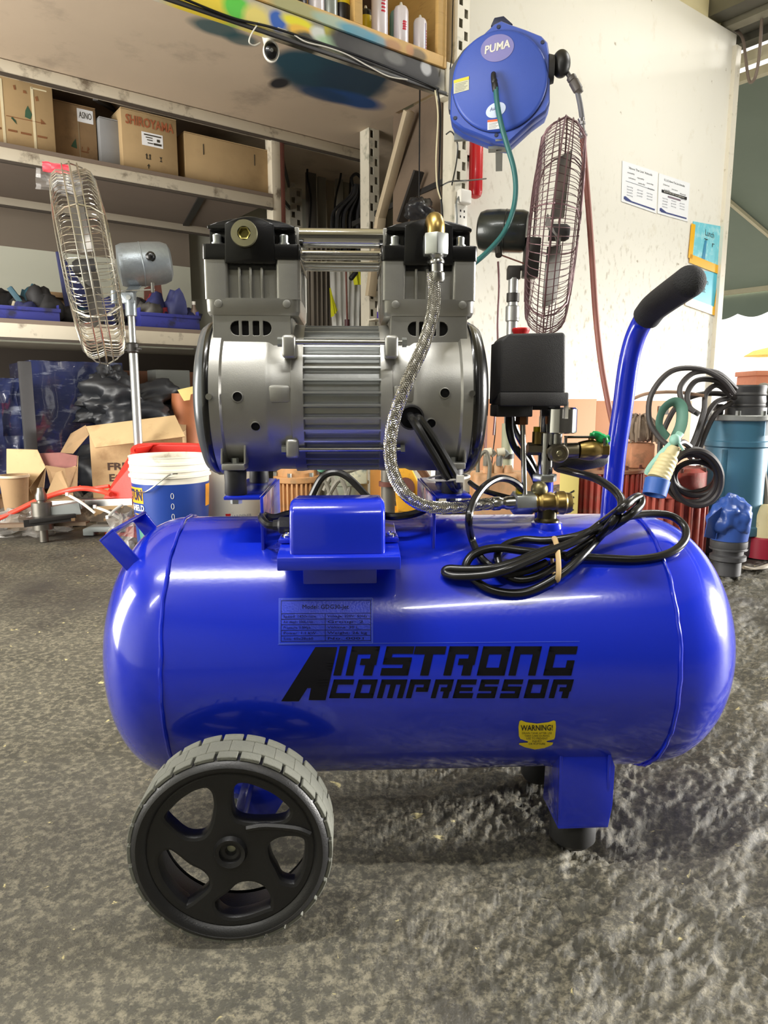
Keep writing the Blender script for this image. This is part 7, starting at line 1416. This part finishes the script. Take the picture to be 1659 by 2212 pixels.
# frayed rope mop on that motor
t = Thing('frayed_rag', 'frayed grey rag bunched on top of the tan motor', 'rag', tuple(W(1380, 930, 2.08).xy)+(W(1380, 958, 2.08).z,)); rr = random.Random(4)
MB().lump((0, 0, .035), (.035, .035, .04), 3, .3, 2, 16, 10, True).build('rag_core', mat('frayed_grey', (132, 116, 100), .9, 0, .2, 30), t)
q = MB()
for k in range(70):
    a = rr.uniform(0, 6.28); r1 = rr.uniform(.03, .055); q.tube([(0, 0, .07), (.02*math.cos(a), .02*math.sin(a), .075+rr.uniform(-.01, .012)), (r1*math.cos(a), r1*math.sin(a), .04+rr.uniform(-.01, .02)), (r1*1.08*math.cos(a), r1*1.08*math.sin(a), .0+rr.uniform(0, .02))], .0028, 4, sub=3)
o_ = q.build('rag_strand', mat('frayed_grey', (132, 116, 100), .9, 0, .2, 30), t); o_['kind'] = 'stuff'
# front red pump
y = 1.95; t = pumpthing('red ribbed pump with a coil of black cable on top, right of the handle', 1462, y); R_ = wr(68, y); zt = wz(1016, y); zm = wz(1070, y)
ribbed(t, R_*.98, 0, zm, mud('rust_red_paint', (158, 72, 58), (120, 80, 66), .45), 22); flange(t, R_*1.03, zm, .012, mud('rust_red_paint', (158, 72, 58), (120, 80, 66), .45)); MB().lathe([(R_*.92, zm+.012), (R_*.92, zt), (R_*.8, zt+.01), (0, zt+.01)], n=32).build('pump_top', REDP_, t, smooth=30); bolts(t, R_*.85, zt, 6, RUST)
DCB = mat('dusty_black_cable', (62, 58, 58), .5, 0, .15, 20)
t = Thing('coiled_cable', 'coil of dusty black cable with pump plug, hung on the front red pump', 'cable', tuple(W(1500, 1020, 1.80).xy)+(0,)); rr = random.Random(2)
for k in range(6):
    cx, cy = 1498+rr.uniform(-7, 7), 1024+rr.uniform(-9, 9); ax_, bx_ = 60-2*k+rr.uniform(-3, 3), 60-5*k; q = MB(); q.tube([t.w(cx+ax_*math.cos(f)*.95+10*math.sin(f)*.3, cy+bx_*math.sin(f), 1.80+.012*k+.03*math.sin(f)) for f in [2*math.pi*i/14 for i in range(14)]], .0075, 8, True, 4); q.build('cable_turn', DCB, t)
for pts in ([(1640-230+0, 0)],): pass
arcs = [[(1585, 850), (1560, 820), (1510, 797), (1450, 802), (1408, 850), (1402, 905), (1420, 940), (1440, 960)], [(1590, 840), (1550, 806), (1500, 805), (1470, 835), (1475, 870), (1500, 890)], [(1580, 845), (1545, 822), (1505, 822), (1485, 850), (1490, 880), (1510, 895)], [(1578, 855), (1550, 832), (1525, 850), (1520, 890), (1500, 950), (1480, 985)], [(1575, 860), (1545, 870), (1520, 910), (1505, 960), (1490, 990)], [(1580, 870), (1545, 895), (1522, 940), (1505, 990)], [(1590, 860), (1550, 850), (1500, 855), (1460, 880), (1430, 940), (1425, 985)]]
t = Thing('pump_cable_arcs', 'arching black cables running from the blue pump to the coil', 'cable', tuple(W(1520, 900, 1.85).xy)+(0,))
for k, pts in enumerate(arcs): q = MB(); q.tube([t.w(px, py, 1.92-.10*(i/len(pts))+.01*k) for i, (px, py) in enumerate(pts)], .0072, 8); q.build('cable_run', DCB, t)
q = MB(); q.tube([t.w(1366, 862, 1.95), t.w(1400, 850, 1.93), t.w(1460, 847, 1.91), t.w(1520, 855, 1.9)], .0045, 6); q.build('tan_cable', mat('tan_cable', (160, 130, 108), .5), t)
# green strap loop + tie
t = Thing('green_strap_loop', 'faded green strap loop standing above the cable coil', 'strap', tuple(W(1448, 910, 1.86).xy)+(0,)); q = MB(); q.tube([t.w(1442, 945, 1.86), t.w(1424, 920, 1.86), t.w(1432, 885, 1.86), t.w(1455, 868, 1.86), t.w(1472, 880, 1.86), t.w(1472, 915, 1.86), t.w(1460, 945, 1.86)], .016, 8, flat=.35); q.build('strap_loop', mat('faded_green', (96, 140, 124), .6, 0, .2, 20), t)
t = Thing('mint_tie', 'knotted mint-green plastic tie holding the plug to the coil', 'tie', tuple(W(1455, 960, 1.76).xy)+(0,)); MT = mat('mint_plastic', (140, 188, 172), .5); q = MB(); q.tube([t.w(1470, 935, 1.76), t.w(1455, 955, 1.74), t.w(1430, 980, 1.75), t.w(1405, 1010, 1.77), t.w(1398, 1025, 1.78)], .009, 8, flat=.4); q.build('tie_band', MT, t); q = MB(); q.ball(t.w(1458, 950, 1.735), .014, 12, 8); q.build('tie_knot', MT, t); q = MB(); q.tube([t.w(1458, 950, 1.73), t.w(1468, 960, 1.73), t.w(1476, 972, 1.73)], .004, 6); q.build('tie_tail', MT, t)
# industrial plug
t = Thing('industrial_plug', 'cream industrial plug with a blue collar hanging by the coil', 'plug', tuple(W(1425, 1040, 1.74).xy)+(0,)); a, b, c2, d2 = t.w(1454, 972, 1.74), t.w(1445, 988, 1.74), t.w(1421, 1036, 1.72), t.w(1413, 1070, 1.71)
CRM = mat('cream_plug', (208, 196, 150), .5, 0, .08, 20, dirt=(150, 138, 104), dscale=20, damt=.4); MB().lathe([(.012, -.01), (.016, 0), (.017, (b-a).length)], a, b-a, 20).build('plug_gland', CRM, t); L5 = (c2-b).length; MB().lathe([(.018, 0)]+[(.022+.0012*(i % 2)+.004*i/12, L5*i/12) for i in range(13)], b, c2-b, 28, cap=True).build('plug_body', CRM, t, smooth=20); MB().lathe([(.028, 0), (.030, .002), (.028, (d2-c2).length), (.024, (d2-c2).length), (.023, .01)], c2, d2-c2, 32, cap=False).build('plug_collar', mat('plug_blue', (48, 92, 170), .4), t)
q = MB(); q.tube([a, t.w(1462, 960, 1.74), t.w(1475, 955, 1.76), t.w(1490, 965, 1.78)], .0075, 8); q.build('plug_cable', DCB, t)
# blue submersible pump
y = 2.0; t = pumpthing('tall blue submersible pump with black threaded top, far right', 1588, y); R_ = wr(66, y); BP = mat('pump_blue', (72, 122, 148), .4, .1, .1, 8, .1, 40, dirt=(64, 86, 100), dscale=7, damt=.47, dsharp=.2)
z0 = wz(1128, y); z1 = wz(908, y); MB().lathe([(R_*.82, .0), (R_*.86, .01), (R_*.86, z0-.03), (R_*.75, z0-.02)], n=36).build('pump_strainer', mat('dusty_steel', (96, 96, 100), .6, .4, .3, 30), t, smooth=30)
MB().lathe([(R_*.9, z0-.03), (R_*1.0, z0-.026), (R_*1.0, z0-.004), (R_*.96, z0), (R_*.96, wz(965, y)), (R_*1.02, wz(962, y)), (R_*1.02, wz(952, y)), (R_*.99, wz(950, y)), (R_*.99, z1)], n=48).build('pump_body', BP, t, smooth=30)
for a in (-2.4, -.45): MB().box(R_*.95*math.cos(a)-.006, R_*.95*math.cos(a)+.006, R_*1.0*math.sin(a)-.006, R_*1.0*math.sin(a)+.004, z0, wz(968, y)).build('body_rib', BP, t, bevel=.002)
flange(t, R_*1.12, z1, wz(896, y)-z1, mat('weathered_alloy', (150, 152, 150), .5, .3, .15, 20)); bolts(t, R_*1.0, wz(896, y), 8)
z2 = wz(896, y); zt = wz(832, y); MB().lathe([(R_*.62, z2), (R_*.62, z2+.02), (R_*.56, z2+.022), (R_*.58, z2+.026), (R_*.56, z2+.030), (R_*.58, z2+.036), (R_*.56, zt-.03), (R_*.59, zt-.026), (R_*.56, zt-.02), (R_*.58, zt-.004), (R_*.56, zt), (R_*.46, zt), (R_*.46, zt-.04)], (wr(14, y), 0, 0), (0, 0, 1), 36, cap=False).build('threaded_outlet', mat('dusty_black_plastic', (66, 66, 68), .5, 0, .2, 20), t, smooth=25)
MB().box(wr(28, y), wr(54, y), -R_*1.08, -R_*.9, wz(938, y), wz(905, y)).build('rating_plate', PAPER, t); q = MB(); text_on(q, 'KT', .022, (wr(41, y), -R_*1.085, wz(915, y)), (1, 0, 0), (0, 0, 1), wmax=.024); text_on(q, '2.75', .016, (wr(41, y), -R_*1.085, wz(928, y)), (1, 0, 0), (0, 0, 1), wmax=.024); q.build('plate_text', INK, t, smooth=0)
q = MB(); q.box(wr(-58, y), wr(-40, y), -.02, .02, z2, z2+.03); q.build('cable_entry', DCB, t, bevel=.004)
# rag-wrapped coupling in front
y = 1.74; t = Thing('hose_coupling', 'ribbed black hose coupling with blue plastic tied over it, right foreground', 'coupling', (W(1572, 1200, y).x, y, 0)); R_ = wr(37, y); zz1 = wz(1165, y)
MB().lathe([(R_*.75, 0), (R_*.78, .002), (R_*.78, .035), (R_*1.02, .04), (R_*1.02, .05), (R_*.85, .054), (R_*.86, .066), (R_*1.06, .070), (R_*1.06, zz1-.024), (R_*1.0, zz1-.020), (R_*1.04, zz1-.016), (R_*1.04, zz1-.002), (R_*.95, zz1)], n=40).build('coupling_body', mat('dusty_black_plastic', (66, 66, 68), .5, 0, .2, 20), t, smooth=25)
RAG = mat('blue_tarp', (52, 84, 160), .3, 0, .15, 10, .6, 30, dirt=(130, 150, 190), dscale=10, damt=.4, dsharp=.2); MB().lathe([(R_*1.02, zz1), (R_*1.1, zz1+.03), (R_*1.15, zz1+.07), (R_*.8, zz1+.095), (0, zz1+.10)], n=24).build('tarp_body', RAG, t)
q = MB(); q.lump((-.01, -.01, zz1+.055), (R_*1.2, R_*1.1, .055), 21, .3, 1.2, 56, 30); q.build('tarp_fold', RAG, t, smooth=60); q = MB(); q.extr([t.w(1560, 1095, 1.70), t.w(1530, 1120, 1.68), t.w(1522, 1160, 1.70), t.w(1545, 1165, 1.72)], (.0, .004, 0)); q.build('tarp_corner', RAG, t)
# red/cream plug at the right edge and pale hose
y = 1.95; t = Thing('red_cream_plug', 'cream and dark red industrial connector standing at the right edge', 'plug', (W(1650, 1150, y).x, y, 0)); MB().lathe([(.048, 0), (.048, wz(1160, y)), (.045, wz(1157, y))], n=30).build('plug_collar', mat('dark_red_plug', (150, 34, 52), .4, 0, .1, 20), t); MB().lathe([(.043, wz(1157, y)), (.044, wz(1110, y)), (.036, wz(1095, y)), (.026, wz(1088, y))], n=30).build('plug_body', CRM, t)
q = MB(); q.tube([(0, 0, wz(1090, y)), (-.005, 0, wz(1060, y)), (-.02, 0, wz(1010, y)), (-.035, .02, wz(960, y)), (-.03, .05, wz(900, y))], .009, 8); q.build('plug_cable', mat('grimy_cable', (120, 116, 104), .6), t)
t = Thing('pale_hose', 'pale hose lying on the ground at the right edge', 'hose', tuple(G(1630, 1225).xy)+(0,)); q = MB(); q.tube([t.w(1605, 1228, 1.80), t.w(1630, 1232, 1.80), t.w(1665, 1222, 1.82), t.w(1720, 1205, 1.9)], .008, 8)
for v in q.v: v.z = max(v.z, 0)
q.build('hose_run', mat('pale_hose', (168, 158, 140), .5), t)
y = 2.25; t = pumpthing('dark pump with grey hose at the right edge, behind the blue one', 1668, y, 'dark_pump'); MB().lathe([(.09, 0), (.09, wz(930, y)), (.07, wz(900, y)), (.05, wz(890, y)), (0, wz(890, y))], n=28).build('pump_body', mat('black_pump', (50, 50, 52), .5, .2, .2, 20), t); q = MB(); q.tube([t.w(1636, 850, 2.2), t.w(1650, 838, 2.2), t.w(1668, 855, 2.2), t.w(1670, 900, 2.2)], .016, 8); q.build('pump_hose', mat('grimy_cable', (120, 116, 104), .6), t); q = MB(); q.lump(t.w(1650, 880, 2.2), (.04, .04, .035), 5, .4, 2); q.build('pump_rag', mat('black_pump', (50, 50, 52), .5), t)
